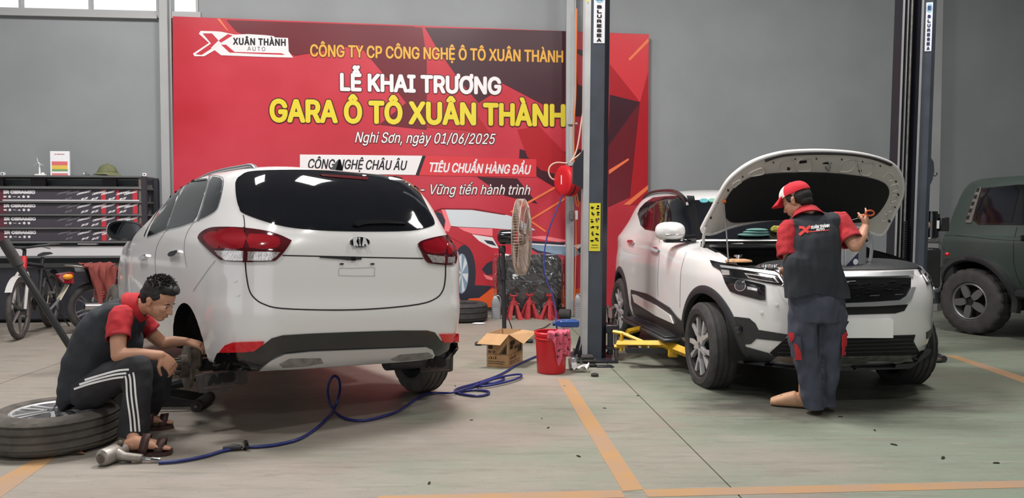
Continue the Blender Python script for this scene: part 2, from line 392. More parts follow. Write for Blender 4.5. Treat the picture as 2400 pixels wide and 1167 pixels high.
# ------------------------------------------------------------------ the opening banner
BOFF = .10; BW = WM(BOFF)
banner = thing('banner', 'huge red printed banner with gold lettering on the back wall', 'banner', tuple(W0+WN*BOFF))
banner.matrix_world = BW
bp_ = lambda pts: [wall_uv(u, v, BOFF) for u, v in pts]
B1 = lambda pts: cr(400, 20, 2.5367, pts)
B2 = lambda pts: cr(960, 20, 2.5367, pts)
BF = lambda pts: cr(900, 440, 4.168, pts)
TL, TR = wall_uv(405, 38, BOFF), wall_uv(1521, 80, BOFF); bl = wall_uv(403.5, 440, BOFF); brr = wall_uv(1519, 455, BOFF)
def ink(name, r, g, b, rough=.30): 
    return mat(name, C(r, g, b), rough)
I = dict(red=mat('print_red', C(182, 54, 68), .30, col2=C(170, 38, 50), scale=.8), bright=ink('print_bright_red', 194, 50, 58), mid=ink('print_mid_red', 158, 26, 36), maroon=ink('print_maroon', 96, 24, 34), brown=ink('print_brown', 58, 26, 36),
         gold=ink('print_gold', 208, 154, 56), yellow=ink('print_yellow', 206, 188, 50), white=ink('print_white', 214, 210, 212), grey=ink('print_grey', 196, 202, 208), pink=ink('print_pink', 226, 120, 128), black=ink('print_black', 26, 22, 28), slate=ink('print_slate', 44, 44, 56), blue=ink('print_blue_grey', 120, 140, 158), orange=ink('print_orange', 214, 88, 42), edge=ink('print_edge', 70, 26, 24), beam=ink('print_beam', 222, 112, 70), dred=ink('print_dark_red', 120, 14, 26))
mb = MB(); mb.prism([(TL[0]-.003, TL[1]), (bl[0], .12), (brr[0], .12), (TR[0], TR[1])], .03, z0=-.034); mb.build('sheet', I['red'], banner, smooth=0)
def art(name, key, polys, z):
    for p in polys:
        mb = MB(); q = bp_(p); vs = [(x, y, z) for x, y in q]; t = geometry.tessellate_polygon([[Vector(v) for v in vs]])
        for a, b, c in t:
            n = (Vector(vs[b])-Vector(vs[a])).cross(Vector(vs[c])-Vector(vs[a])); mb.add([vs[a], vs[b], vs[c]], [(0, 1, 2) if n.z > 0 else (0, 2, 1)])
        mb.build(name, I[key], banner, smooth=0)
art('facet', 'maroon', [B1([(330, 68), (390, 135), (740, 280), (800, 270), (1170, 205), (1460, 112), (1440, 106)])], .001)
art('facet', 'brown', [B2([(92, 113), (924, 134), (1000, 140), (985, 240), (1050, 250), (1050, 640), (925, 640), (545, 440), (500, 500), (410, 560), (300, 430), (160, 230)])], .001)
art('facet', 'maroon', [B1([(1120, 215), (1460, 112), (1495, 112), (1522, 300), (1522, 560), (1440, 560), (1300, 430)])], .0008)
art('facet', 'maroon', [B1([(1300, 430), (1522, 520), (1522, 720), (1240, 690), (1400, 560)])], .0012)
art('facet', 'mid', [B2([(0, 560), (350, 560), (480, 745), (300, 720), (0, 700)]), B2([(640, 720), (770, 700), (925, 860), (925, 1000), (780, 960), (700, 880)])], .001)
art('facet', 'brown', [B2([(655, 835), (775, 870), (925, 850), (1050, 830), (1050, 1167), (925, 1100), (760, 1000), (650, 900)]), B2([(400, 1000), (640, 1010), (760, 1160), (560, 1110)])], .0009)
art('facet', 'red', [B2([(990, 142), (1050, 145), (1050, 250), (985, 240)]), B2([(985, 260), (1050, 300), (1050, 470), (1000, 450)])], .0014)
art('facet', 'bright', [B2([(1190, 150), (1423, 155), (1416, 385), (1370, 556), (1190, 330)])], .001)
art('facet', 'mid', [B2([(1190, 330), (1370, 556), (1190, 512)]), B2([(1370, 556), (1418, 380), (1417, 1167), (1300, 1167)])], .001)
art('facet', 'brown', [B2([(1190, 512), (1370, 556), (1180, 820)])], .001)
art('facet', 'maroon', [B2([(1180, 820), (1370, 556), (1310, 1120), (1180, 1180)])], .0012)
art('light_beam', 'beam', [B1([(275, 60), (292, 60), (345, 135), (332, 128)]), B2([(1300, 300), (1420, 175), (1423, 195), (1310, 310)]), BF([(1230, 232), (1700, -30), (1740, -30), (1250, 245)]), BF([(1405, 318), (1760, 100), (1765, 120), (1440, 318), (1590, 425), (1570, 432)]), B2([(1185, 960), (1300, 890), (1305, 900), (1185, 985)]), B2([(1270, 1167), (1417, 1050), (1417, 1075), (1310, 1167)])], .0016)
# gold, white and black lettering
def line(name, s, key, left, right, hpx, bold=.0, shear=0., outline=0.0, okey='edge', z=.003, spacing=1.0, desc=None):
    a = wall_uv(*left, BOFF); c = wall_uv(*right, BOFF); top = wall_uv(left[0], left[1]-hpx, BOFF); h = top[1]-a[1]
    ln = math.hypot(c[0]-a[0], c[1]-a[1]); ux, uy = (c[0]-a[0])/ln, (c[1]-a[1])/ln
    def to3(zz): return lambda x, y: (a[0]+ux*x-uy*y*0, a[1]+uy*x+y, zz)
    o = None
    if outline:
        mb = MB(); text_fit(mb, s, to3(z-.001), (0, 0, ln, h), bold, shear, outline, spacing); mb.build('lettering_outline', I[okey], banner, smooth=0)
    mb = MB(); text_fit(mb, s, to3(z), (0, 0, ln, h), bold, shear, 0.0, spacing); o = mb.build('lettering', I[key], banner, smooth=0)
    o['label'] = desc or (key+' lettering on the banner')
    return o
line('t', 'CÔNG TY CP CÔNG NGHỆ Ô TÔ XUÂN THÀNH', 'gold', (727, 140), (1320, 154), 44, .018, 0, .022)
line('t', 'LỄ KHAI TRƯƠNG', 'white', (797, 213), (1175, 222), 60, .03, 0, .025)
line('t', 'GARA Ô TÔ XUÂN THÀNH', 'yellow', (632, 286), (1325, 297), 68, .03, 0, .025)
line('t', 'Nghi Sơn, ngày 01/06/2025', 'white', (832, 341), (1162, 345), 33, .006, .3, .028)
line('t', '- Vững tiến hành trình', 'white', (986, 462), (1243, 463), 36, .006, .3, .028)
art('white_panel', 'white', [[(703, 362), (990, 365), (974, 410), (703, 405)]], .002)
art('panel_edge', 'black', [[(990, 365), (998, 365), (982, 411), (974, 410)]], .002)
art('red_panel', 'bright', [[(998, 365), (1257, 373), (1257, 415), (982, 411)]], .002)
line('t', 'CÔNG NGHỆ CHÂU ÂU', 'black', (722, 401), (955, 405), 35, .016, .28)
line('t', 'TIÊU CHUẨN HÀNG ĐẦU', 'white', (1007, 403), (1245, 409), 33, .02, .28)
# logo
art('logo_plate', 'white', [B1([(133, 268), (228, 205), (168, 150), (178, 133), (260, 135), (300, 138), (380, 155), (460, 152), (560, 158), (612, 164), (620, 172), (698, 175), (702, 255), (728, 292), (560, 288), (300, 278), (262, 248), (200, 284), (142, 284)])], .002)
art('logo_letter', 'red', [B1([(190, 148), (246, 148), (285, 190), (340, 152), (370, 160), (240, 240), (185, 276), (148, 272), (240, 208)]), B1([(300, 215), (350, 262), (520, 270), (680, 276), (660, 266), (380, 258), (330, 215)])], .003)
art('logo_letter', 'white', [B1([(285, 190), (300, 205), (246, 240), (240, 235)])], .0035)
line('t', 'XUÂN THÀNH', 'black', (546, 105), (670, 108), 21, .03, 0, spacing=1.1)
line('t', 'AUTO', 'black', (580, 119), (622, 120), 10, .0, 0, spacing=1.25)
# the printed red saloon at the foot of the banner
art('printed_ground', 'orange', [BF([(700, 1085), (930, 1075), (1050, 985), (1500, 1000), (1950, 980), (2080, 960), (2080, 1167), (700, 1167)])], .0016)
art('printed_car_body', 'red', [BF([(465, 300), (600, 425), (660, 375), (760, 400), (1060, 395), (1400, 420), (1700, 445), (1860, 480), (1945, 560), (1950, 900), (1900, 985), (1400, 985), (1050, 965), (880, 950), (860, 700), (800, 560), (700, 510), (560, 430)])], .0024)
art('printed_shadow', 'slate', [BF([(745, 1085), (740, 1000), (880, 950), (1055, 960), (930, 1075)]), BF([(1390, 565), (1860, 585), (1850, 660), (1500, 640)])], .0026)
art('printed_roof', 'dred', [BF([(455, 235), (560, 198), (900, 205), (1190, 258), (1180, 268), (860, 217), (560, 212), (480, 245)])], .0028)
art('printed_windscreen', 'grey', [BF([(600, 212), (860, 217), (1000, 236), (1200, 266), (1300, 297), (1400, 360), (1480, 415), (1380, 420), (1060, 395), (720, 380), (655, 372)])], .0026)
art('printed_side_window', 'slate', [BF([(470, 245), (530, 238), (562, 252), (596, 322), (580, 400), (560, 380)])], .0026)
art('printed_pillar', 'pink', [BF([(560, 212), (600, 214), (655, 372), (632, 430), (590, 420), (600, 322)]), BF([(720, 385), (1060, 400), (1060, 472), (860, 448), (780, 420)]), BF([(970, 845), (1060, 875), (1060, 905), (1000, 890)])], .0028)
art('printed_headlamp', 'white', [BF([(860, 455), (1060, 485), (1120, 590), (1050, 585), (930, 520)]), BF([(1385, 535), (1860, 560), (1940, 545), (1900, 600), (1860, 578), (1390, 552)])], .003)
art('printed_lamp_detail', 'slate', [BF([(975, 510), (1060, 520), (1100, 570), (1010, 545)]), BF([(1385, 515), (1770, 535), (1760, 560), (1400, 540)]), BF([(955, 800), (1000, 740), (1060, 710), (1060, 850), (1000, 850)]), BF([(1890, 600), (1945, 565), (1945, 610), (1910, 640)])], .0032)
art('printed_bumper', 'blue', [BF([(1385, 552), (1860, 578), (1930, 640), (1850, 680), (1500, 610)])], .0030)
art('printed_bonnet', 'pink', [BF([(1385, 480), (1560, 470), (1830, 520), (1700, 530)])], .0029)
el = lambda cx, cy, rx, ry, n=28: [(cx+rx*math.cos(2*PI*i/n), cy+ry*math.sin(2*PI*i/n)) for i in range(n)]
art('printed_tyre', 'slate', [el(1088, 640, 27, 66)], .0034)
art('printed_rim', 'blue', [el(1082, 641, 16, 47)], .0036)
art('printed_spokes', 'grey', [[(1082, 641), (1082+15*math.cos(a), 641+45*math.sin(a)), (1082+15*math.cos(a+.5), 641+45*math.sin(a+.5))] for a in [k*2*PI/6 for k in range(6)]], .0038)
# ------------------------------------------------------------------ cars: a shell lofted from height slices, fittings laid on the shell
def pchip(x, y, q):
    x = np.asarray(x, float); y = np.asarray(y, float); h = np.diff(x); d = np.diff(y)/h; m = np.zeros_like(y); m[0] = d[0]; m[-1] = d[-1]
    for i in range(1, len(x)-1):
        if d[i-1]*d[i] > 0:
            w1 = 2*h[i]+h[i-1]; w2 = h[i]+2*h[i-1]; m[i] = (w1+w2)/(w1/d[i-1]+w2/d[i])
    i = np.clip(np.searchsorted(x, q)-1, 0, len(x)-2); t = (q-x[i])/h[i]
    return (2*t**3-3*t**2+1)*y[i]+(t**3-2*t**2+t)*h[i]*m[i]+(-2*t**3+3*t**2)*y[i+1]+(t**3-t**2)*h[i]*m[i+1]

class Car:
    def __init__(s, name, label, loc, yaw, roll, table, wheels, arch, paint, nt=120, ns=110, cut=None, scale=1.0):
        s.root = tag(bpy.data.objects.new(name, None), label, 'car'); COL.objects.link(s.root); s.root.empty_display_size = .1
        s.M = Matrix.Translation(loc) @ Matrix.Rotation(yaw, 4, 'Z') @ Matrix.Rotation(roll, 4, 'X') @ Matrix.Scale(scale, 4); s.Mi = s.M.inverted(); s.root.matrix_world = s.M
        s.eye = s.Mi @ EYE
        T = np.array(table, float); cum = np.concatenate([[0], np.cumsum(np.sqrt(np.diff(T[:, 0])**2*4+np.diff(T[:, 1])**2+np.diff(T[:, 2])**2*.3+np.diff(T[:, 3])**2)+.01)])
        q = np.linspace(0, cum[-1], nt); Z, XR, XF, Wd, NR, NF = [pchip(cum, T[:, k], q) for k in range(6)]
        ph = np.linspace(0, PI/2, 220); V = []
        for i in range(nt):
            xm = (XR[i]+XF[i])/2; c, sn = np.maximum(np.cos(ph), 0), np.sin(ph)
            xr = xm-(xm-XR[i])*c**(2/NR[i]); yr = Wd[i]*sn**(2/NR[i]); xf = xm+(XF[i]-xm)*c**(2/NF[i]); yf = Wd[i]*sn**(2/NF[i])
            X = np.concatenate([xr, xf[::-1][1:]]); Y = np.concatenate([yr, yf[::-1][1:]])
            d = np.concatenate([[0], np.cumsum(np.hypot(np.diff(X), np.diff(Y)))]); u = np.linspace(0, d[-1], ns)
            xs, ys = np.interp(u, d, X), np.interp(u, d, Y)
            ring = [(xs[k], ys[k], Z[i]) for k in range(ns)]+[(xs[k], -ys[k], Z[i]) for k in range(ns-2, 0, -1)]
            V.append(ring)
        n = len(V[0]); vs = [p for r in V for p in r]; fs = [(i*n+j, i*n+(j+1) % n, (i+1)*n+(j+1) % n, (i+1)*n+j) for i in range(nt-1) for j in range(n)]
        fs.append(tuple((nt-1)*n+j for j in range(n))); fs.append(tuple(range(n))[::-1])
        bm = bmesh.new(); bv = [bm.verts.new(p) for p in vs]
        for f in fs: bm.faces.new([bv[k] for k in f])
        bmesh.ops.recalc_face_normals(bm, faces=bm.faces)
        s.bvh = BVHTree.FromBMesh(bm)
        dead = []
        for f in bm.faces:
            c = f.calc_center_median()
            if abs(c.y) > .52 and any((c.x-wx)**2+(c.z-wz)**2 < ar*ar for wx, wz, ar in arch): dead.append(f)
            elif cut and cut(c, f.normal): dead.append(f)
        bmesh.ops.delete(bm, geom=dead, context='FACES')
        for v in bm.verts:
            if any(e.is_boundary for e in v.link_edges):
                for wx, wz, ar in arch:
                    d = math.hypot(v.co.x-wx, v.co.z-wz)
                    if abs(d-ar) < .05 and abs(v.co.y) > .55 and d > 0: v.co.x = wx+(v.co.x-wx)*ar/d; v.co.z = wz+(v.co.z-wz)*ar/d
        me = bpy.data.meshes.new('body_shell'); bm.to_mesh(me); bm.free(); me.materials.append(paint)
        me.polygons.foreach_set('use_smooth', [True]*len(me.polygons))
        s.body = bpy.data.objects.new('body_shell', me); COL.objects.link(s.body); s.body.parent = s.root
        for wx, wz, ar in arch:                                   # dark wheel wells
            for sg in (-1, 1):
                mb = MB(); k = 20; A = [wx+ar*1.0*math.cos(PI*1.12*j/k-.06*PI) for j in range(k+1)]; B = [wz+ar*1.0*math.sin(PI*1.12*j/k-.06*PI) for j in range(k+1)]
                yo, yi = sg*(s.half(wx, wz)-.012), sg*.50
                mb.loft([[(A[j], yo, B[j]) for j in range(k+1)], [(A[j], yi, B[j]) for j in range(k+1)]], cap=False, closed=False)
                mb.add([(A[j], yi, B[j]) for j in range(k+1)], [tuple(range(k+1))]); mb.build('wheel_well', M_['dark_void'], s.root, smooth=60)
    def half(s, x, z):
        h = s.bvh.ray_cast(Vector((x, 3, z)), Vector((0, -1, 0)))
        return h[0].y if h[0] is not None else .85
    def rail(s, xs, y, lift):
        out = []
        for k, x in enumerate(xs):
            h = s.bvh.ray_cast(Vector((x, y, 3)), Vector((0, 0, -1))); out.append((x, y, h[0].z+(lift if 0 < k < len(xs)-1 else -.01)))
        return out
    def at(s, u, v):                      # shell point seen at a place of the photograph (car coordinates)
        d = (s.Mi.to_3x3() @ ray(u, v)).normalized(); h = s.bvh.ray_cast(s.eye, d)
        if h[0] is None:                  # just below the shell's lower edge: go on straight down from the nearest place above
            for k in range(1, 26):
                g = s.bvh.ray_cast(s.eye, (s.Mi.to_3x3() @ ray(u, v-2*k)).normalized())
                if g[0] is not None:
                    g = s.bvh.ray_cast(s.eye, (s.Mi.to_3x3() @ ray(u, v-2*k-14)).normalized())
                    if g[0] is None: break
                    m = Vector((g[1].x, g[1].y, 0)).normalized(); return s.eye+d*((g[0]-s.eye).dot(m)/d.dot(m)), m if m.dot(d) < 0 else -m
            best = None
            t = (s.eye-Vector((0, 0, 1))).length
            for k in range(60):
                p = s.eye+d*(t-3+k*.1); g = s.bvh.find_nearest(p)
                if g[0] is not None and (best is None or g[3] < best[3]): best = g
            h = best
        n = h[1] if h[1].dot(d) < 0 else -h[1]
        return h[0], n
    def panel(s, name, px, m, off=.004, th=.012, step=7.0, mirror=False, round_=0, parent=None, label=None, depth=None):
        P = [Vector((a, b)) for a, b in px]
        if round_: P = [Vector((p.x, p.y)) for p in smoothline([(a, b, 0) for a, b in px], round_, True)]
        Q = []
        for i in range(len(P)):
            a, b = P[i], P[(i+1) % len(P)]; k = max(1, int((b-a).length/step))
            Q += [a+(b-a)*(j/k) for j in range(k)]
        nb = len(Q); x0, x1 = min(p.x for p in Q), max(p.x for p in Q); y0, y1 = min(p.y for p in Q), max(p.y for p in Q)
        def inside(x, y):
            c = False
            for i in range(nb):
                a, b = Q[i], Q[(i-1) % nb]
                if (a.y > y) != (b.y > y) and x < (b.x-a.x)*(y-a.y)/(b.y-a.y)+a.x: c = not c
            return c
        yy = y0+step/2
        while yy < y1:
            xx = x0+step/2
            while xx < x1:
                if inside(xx, yy) and min((q.x-xx)**2+(q.y-yy)**2 for q in Q[:nb]) > (step*.45)**2: Q.append(Vector((xx, yy)))
                xx += step
            yy += step
        V2, _, F2, *_r = geometry.delaunay_2d_cdt(Q, [(k, (k+1) % nb) for k in range(nb)], [], 0, 1e-4)
        F2 = [f for f in F2 if inside(sum(V2[k].x for k in f)/len(f), sum(V2[k].y for k in f)/len(f))]; used_ = sorted({k for f in F2 for k in f}); re_ = {k: i for i, k in enumerate(used_)}
        V2 = [V2[k] for k in used_]; F2 = [tuple(re_[k] for k in f) for f in F2]
        hit = [s.at(p.x, p.y) for p in V2]; top = [h[0]+h[1]*off for h in hit]; bot = [h[0]-h[1]*th for h in hit]
        n = len(V2); fs = [tuple(f) for f in F2]; d0 = s.eye
        if fs:
            a, b, c = [top[k] for k in fs[0][:3]]
            flip = (b-a).cross(c-a).dot(s.eye-a) < 0
            if flip: fs = [f[::-1] for f in fs]
        es = {}
        for f in fs:
            for i in range(len(f)): es[(f[i], f[(i+1) % len(f)])] = 1
        side = [(a, a+n, b+n, b) for (a, b) in es if (b, a) not in es]
        mb = MB(); mb.add(top+bot, fs+side); used = parent or s.root
        o = mb.build(name, m, used, smooth=35)
        if label: o['label'] = label
        if mirror:
            mb = MB(); mb.add([(p.x, -p.y, p.z) for p in top+bot], [f[::-1] for f in fs+side]); o2 = mb.build(name, m, mirror if mirror is not True else s.root, smooth=35)
            if label: o2['label'] = label
            o.id_data['twin'] = o2.name; s.twin = o2
        return o
    def seam(s, px, w, m, off=.002, mirror=False, name='gap_or_shade_line', step=5, curve=4, parent=None):
        L = [Vector((p.x, p.y)) for p in smoothline([(a, b, 0) for a, b in px], curve)] if curve else [Vector(p) for p in px]; A, B = [], []
        for i, p in enumerate(L):
            t = (L[min(i+1, len(L)-1)]-L[max(i-1, 0)]).normalized(); nn = Vector((-t.y, t.x))*w/2; A.append(p+nn); B.append(p-nn)
        H = [[s.at(p.x, p.y) for p in R_] for R_ in (A, B)]; mb = MB(); n = len(L)
        vs = [h[0]+h[1]*off for h in H[0]]+[h[0]+h[1]*off for h in H[1]]; fs = [(i, i+1, n+i+1, n+i) for i in range(n-1)]
        mb.add(vs, fs); o = mb.build(name, m, parent or s.root)
        if mirror:
            mb = MB(); mb.add([(p.x, -p.y, p.z) for p in vs], [f[::-1] for f in fs]); mb.build(name, m, s.root)
        return o
    def rod(s, name, px, r, m, off=0.0, n=8, mirror=False, parent=None, curve=4, flat=1.0):
        L = [s.at(*p) for p in px]; P = [h[0]+h[1]*off for h in L]; P = smoothline(P, curve) if curve else P
        mb = MB(); mb.tube(P, r, n, flat=flat); o = mb.build(name, m, parent or s.root, 60)
        if mirror:
            mb = MB(); mb.tube([(p[0], -p[1], p[2]) for p in P], r, n, flat=flat); mb.build(name, m, s.root, 60)
        return o
    def matrix_at(s, u, v, right=(1, 0), up=(0, -1), off=.0, px=6):   # frame on the shell: x to the right of the photo, y up, z out
        p, n = s.at(u, v); a, _ = s.at(u+right[0]*px, v+right[1]*px); x = a-p; x = (x-n*x.dot(n)).normalized(); y = n.cross(x)
        M = Matrix((x, y, n)).transposed().to_4x4(); M.translation = p+n*off; return M

def tyre_mb(Ro, Ri, w, n=72, grooves=4, chunky=False):      # axis z, outer face at +w/2
    mb = MB(); h = w/2; prof = [(Ri, -h*.86), (Ri+.012, -h*.97), ((Ri+Ro)/2, -h*1.03), (Ro-.035, -h*.96), (Ro-.012, -h*.86)]
    g = [-h*.62+i*(h*1.24)/(grooves-1) for i in range(grooves)]; e = .006
    for z in g: prof += [(Ro, z-e*1.3), (Ro-.009, z-e), (Ro-.009, z+e), (Ro, z+e*1.3)]
    prof += [(Ro-.012, h*.86), (Ro-.035, h*.96), ((Ri+Ro)/2, h*1.03), (Ri+.012, h*.97), (Ri, h*.86)]
    rings = []
    for r, z in prof:
        sh = abs(z) > h*.7 and r > Ro-.03 or (chunky and r >= Ro-.001)
        rings.append([((r-(.012 if chunky else .007)*(1 if sh and j % 4 == 0 else 0))*math.cos(2*PI*j/n), (r-(.012 if chunky else .007)*(1 if sh and j % 4 == 0 else 0))*math.sin(2*PI*j/n), z) for j in range(n)])
    rings.append([(Ri*math.cos(2*PI*j/n), Ri*math.sin(2*PI*j/n), -h*.86) for j in range(n)])
    mb.loft(rings, cap=False); return mb
def rim_mb(Ri, w):
    h = w/2; mb = MB(); mb.lathe([(Ri, -h*.8), (Ri, h*.85), (Ri-.010, h*.9), (Ri-.022, h*.84), (Ri-.03, h*.3), (Ri-.05, -h*.2), (Ri-.04, -h*.8)], 48, cap=False); return mb
def spokes(parent, Mw, Ri, w, style, bright, dark, hub='hub_cap'):
    h = w/2; mb = MB(); mb.lathe([(Ri-.03, h*.12), (.02, h*.2)], 40, Mw, cap=True); mb.build('rim_backing', M_['dark_void'], parent)
    for k in range(5):
        a = 2*PI*k/5+.3; Mk = Mw @ Matrix.Rotation(a, 4, 'Z'); mb = MB(); t = .03; z = h*.86
        if style == 'y':
            polys = [[(.03, -.022), (Ri*.45, -.017), (Ri*.55, 0), (Ri*.45, .017), (.03, .022)], [(Ri*.42, .012), (Ri*.95, Ri*.20), (Ri*.92, Ri*.36), (Ri*.40, .028)], [(Ri*.42, -.012), (Ri*.95, -Ri*.20), (Ri*.92, -Ri*.36), (Ri*.40, -.028)]]
        elif style == 'split':
            polys = [[(.04, .012), (Ri-.014, Ri*.10), (Ri-.014, Ri*.20), (Ri*.4, Ri*.14), (.04, .04)], [(.04, -.012), (Ri-.014, -Ri*.10), (Ri-.014, -Ri*.20), (Ri*.4, -Ri*.14), (.04, -.04)], [(Ri*.55, Ri*.32), (Ri-.014, Ri*.36), (Ri-.014, Ri*.46), (.05, .045)]]
        else:
            polys = [[(.05, -.03), (Ri*.45, -Ri*.20), (Ri*.8, -Ri*.18), (Ri-.014, -Ri*.10), (Ri-.014, Ri*.10), (Ri*.8, Ri*.18), (Ri*.45, Ri*.20), (.05, .03)]]
        for p in polys: mb.prism(p, t, Mk, z0=z-t)
        mb.build('spoke', bright, parent, smooth=0)
    mb = MB(); mb.lathe([(.06, h*.2), (.055, h*.6), (.03, h*.66), (.0005, h*.66)], 20, Mw); mb.build(hub, dark, parent)
def wheel(parent, loc, axis, Ro, Ri, w, style, bright, dark, rubber, spin=0.0, chunky=False, grooves=4):
    M = frame(loc, Vector(axis).orthogonal(), axis) @ Matrix.Rotation(spin, 4, 'Z')
    t = tyre_mb(Ro, Ri, w, chunky=chunky, grooves=grooves); t.v = [tuple(M @ Vector(p)) for p in t.v]; ty = t.build('tyre', rubber, parent, 30)
    r = rim_mb(Ri, w); r.v = [tuple(M @ Vector(p)) for p in r.v]; r.build('rim', bright if style != 'y' else dark, ty)
    spokes(ty, M, Ri, w, style, bright, dark); return ty
# ------------------------------------------------------------------ white hatchback, raised at its rear left corner
C3 = lambda pts: cr(240, 360, 3.2413, pts)
C4 = lambda pts: cr(420, 360, 1.9456, pts)
CM = lambda pts: cr(400, 760, 5.835, pts)
TAB_A = [(.32, -.70, 3.40, .10, 6.3, 3), (.325, -.75, 3.45, .80, 6.3, 3), (.35, -.80, 3.52, .875, 6.3, 3), (.46, -.84, 3.60, .895, 6.3, 3), (.57, -.865, 3.63, .905, 6.3, 3), (.68, -.875, 3.64, .907, 6.3, 3),
 (.78, -.86, 3.62, .905, 6.3, 3), (.95, -.85, 3.45, .90, 6.3, 3), (1.05, -.84, 3.15, .89, 6.3, 3), (1.15, -.82, 2.72, .865, 4.8, 3), (1.22, -.79, 2.50, .835, 4.6, 3), (1.30, -.74, 2.30, .80, 4.5, 3), (1.40, -.67, 2.02, .755, 4.4, 3),
 (1.48, -.60, 1.74, .71, 4.2, 3), (1.54, -.53, 1.45, .66, 4, 3), (1.58, -.46, 1.15, .59, 4, 3), (1.605, -.34, .85, .45, 4, 3), (1.615, -.1, .5, .2, 3, 3), (1.62, .1, .3, .02, 3, 3)]
yaw, roll = R(126.8), R(2.62)
Ma = Matrix.Rotation(yaw, 4, 'Z') @ Matrix.Rotation(roll, 4, 'X'); za = -(Ma @ Vector((0, -.8, 0))).z
CA = Car('hatchback_car', 'white hatchback seen from behind, rear left wheel off', (-1.442, 5.53, za+.029), yaw, roll, TAB_A, None, [(0, .33, .35), (2.75, .33, .36)], M_['white_paint'])
GB, BP, VO = M_['gloss_black'], M_['black_plastic'], M_['dark_void']
# rear screen and tailgate
rs = CA.panel('rear_window', C4([(258, 150), (261, 125), (280, 103), (345, 80), (600, 76), (800, 88), (1000, 110), (1075, 138), (1095, 175), (1140, 262), (1162, 308), (1150, 330), (1050, 352), (800, 355), (600, 347), (450, 326), (300, 276), (274, 245), (262, 200)]), M_['tint_glass'], round_=4)
CA.panel('brake_light', C4([(640, 97), (863, 110), (858, 123), (652, 106)]), M_['dark_red_lamp'], off=.008)
CA.panel('wiper_blade', C4([(790, 330), (798, 314), (830, 308), (930, 310), (1015, 319), (1029, 326), (930, 324), (845, 327), (810, 337)]), GB, off=.02, th=.03, step=4)
CA.seam(C4([(292, 280), (297, 300), (300, 342)]), 2.2, VO)
CA.seam(C4([(302, 495), (306, 545), (318, 615), (340, 655), (385, 686), (470, 706), (700, 713), (900, 707), (1090, 687), (1170, 660), (1203, 620), (1213, 565), (1214, 508)]), 3.0, VO)
CA.seam(C4([(470, 464), (640, 468), (900, 474), (1112, 478)]), 2.6, M_['dark_void'])  # dark strip painted as the shadow line under the tailgate handle trim
CA.panel('tailgate_handle', C4([(640, 470), (830, 473), (830, 483), (770, 486), (740, 482), (640, 474)]), BP, off=.006)
CA.panel('reversing_camera', C4([(782, 474), (800, 474), (802, 488), (784, 488)]), GB, off=.012, step=3)
for x, y in ((740, 503), (880, 503)): CA.panel('plate_screw', C4([(x+10*math.cos(a*PI/4), y+4*math.sin(a*PI/4)) for a in range(8)]), BP, off=.006, step=2)
CA.seam(C4([(732, 522), (800, 522), (885, 520), (890, 530), (889, 552), (880, 558), (740, 556), (728, 550), (727, 530), (732, 522)]), 1.0, M_['frame_grey'])
# badge
em = CA.panel('badge', C4(el(821, 405, 46, 24)), M_['chrome'], off=.008, step=4)
CA.panel('badge_face', C4(el(821, 405, 41, 20)), GB, off=.011, step=4, parent=em)
Mb = CA.matrix_at(*C4([(821, 405)])[0], off=.021); mb = MB(); e0 = CA.at(*C4([(788, 416)])[0])[0]; e1 = CA.at(*C4([(856, 417)])[0])[0]; wd = (e1-e0).length
for k, (s_, a, c) in enumerate((('K', -.5, -.18), ('I', -.11, -.02), ('A', .06, .5))):
    text_fit(mb, s_, lambda x, y: Mb @ Vector((x, y, 0)), (a*wd, -.028, c*wd, .028), .05)
mb.build('badge_lettering', mat('badge_silver', C(216, 216, 218), .35, .2), em, smooth=0)['label'] = 'chrome lettering on the oval badge'
# tail lamps
def lamp(outer, split, reds, clears):
    o = CA.panel('tail_light', outer, M_['dark_red_lamp'], off=.012, round_=3)
    for p in reds: CA.panel('red_lens', p, M_['red_lamp'], off=.016, parent=o, round_=2)
    for p in clears: CA.panel('clear_lens', p, M_['clear_lamp'], off=.017, parent=o, step=5)
    CA.seam(split, 2.4, VO, off=.019, name='lamp_joint', parent=o, curve=0)
lamp(C4([(91, 385), (105, 362), (140, 343), (190, 337), (300, 341), (420, 360), (500, 393), (509, 405), (480, 445), (450, 478), (420, 492), (300, 495), (210, 490), (175, 470), (130, 430), (100, 400)]), C4([(302, 340), (302, 497)]),
     [C4([(190, 350), (298, 350), (298, 432), (200, 432), (180, 400)]), C4([(325, 370), (440, 384), (458, 400), (446, 432), (326, 432)]), C4([(118, 380), (150, 360), (178, 358), (180, 390), (190, 432), (160, 430), (130, 405)])],
     [C4([(172, 443), (298, 445), (298, 489), (222, 486), (186, 462)]), C4([(318, 447), (462, 450), (440, 472), (416, 487), (318, 489)])])
lamp(C4([(1087, 410), (1130, 390), (1215, 374), (1245, 380), (1257, 400), (1262, 440), (1258, 495), (1238, 508), (1150, 502), (1122, 488), (1103, 450)]), C4([(1213, 372), (1213, 508)]),
     [C4([(1105, 412), (1135, 398), (1206, 386), (1206, 455), (1120, 450)]), C4([(1220, 385), (1243, 392), (1250, 440), (1220, 460)])], [C4([(1125, 460), (1205, 470), (1205, 500), (1150, 496)]), C4([(1219, 472), (1250, 470), (1246, 496), (1219, 500)])])
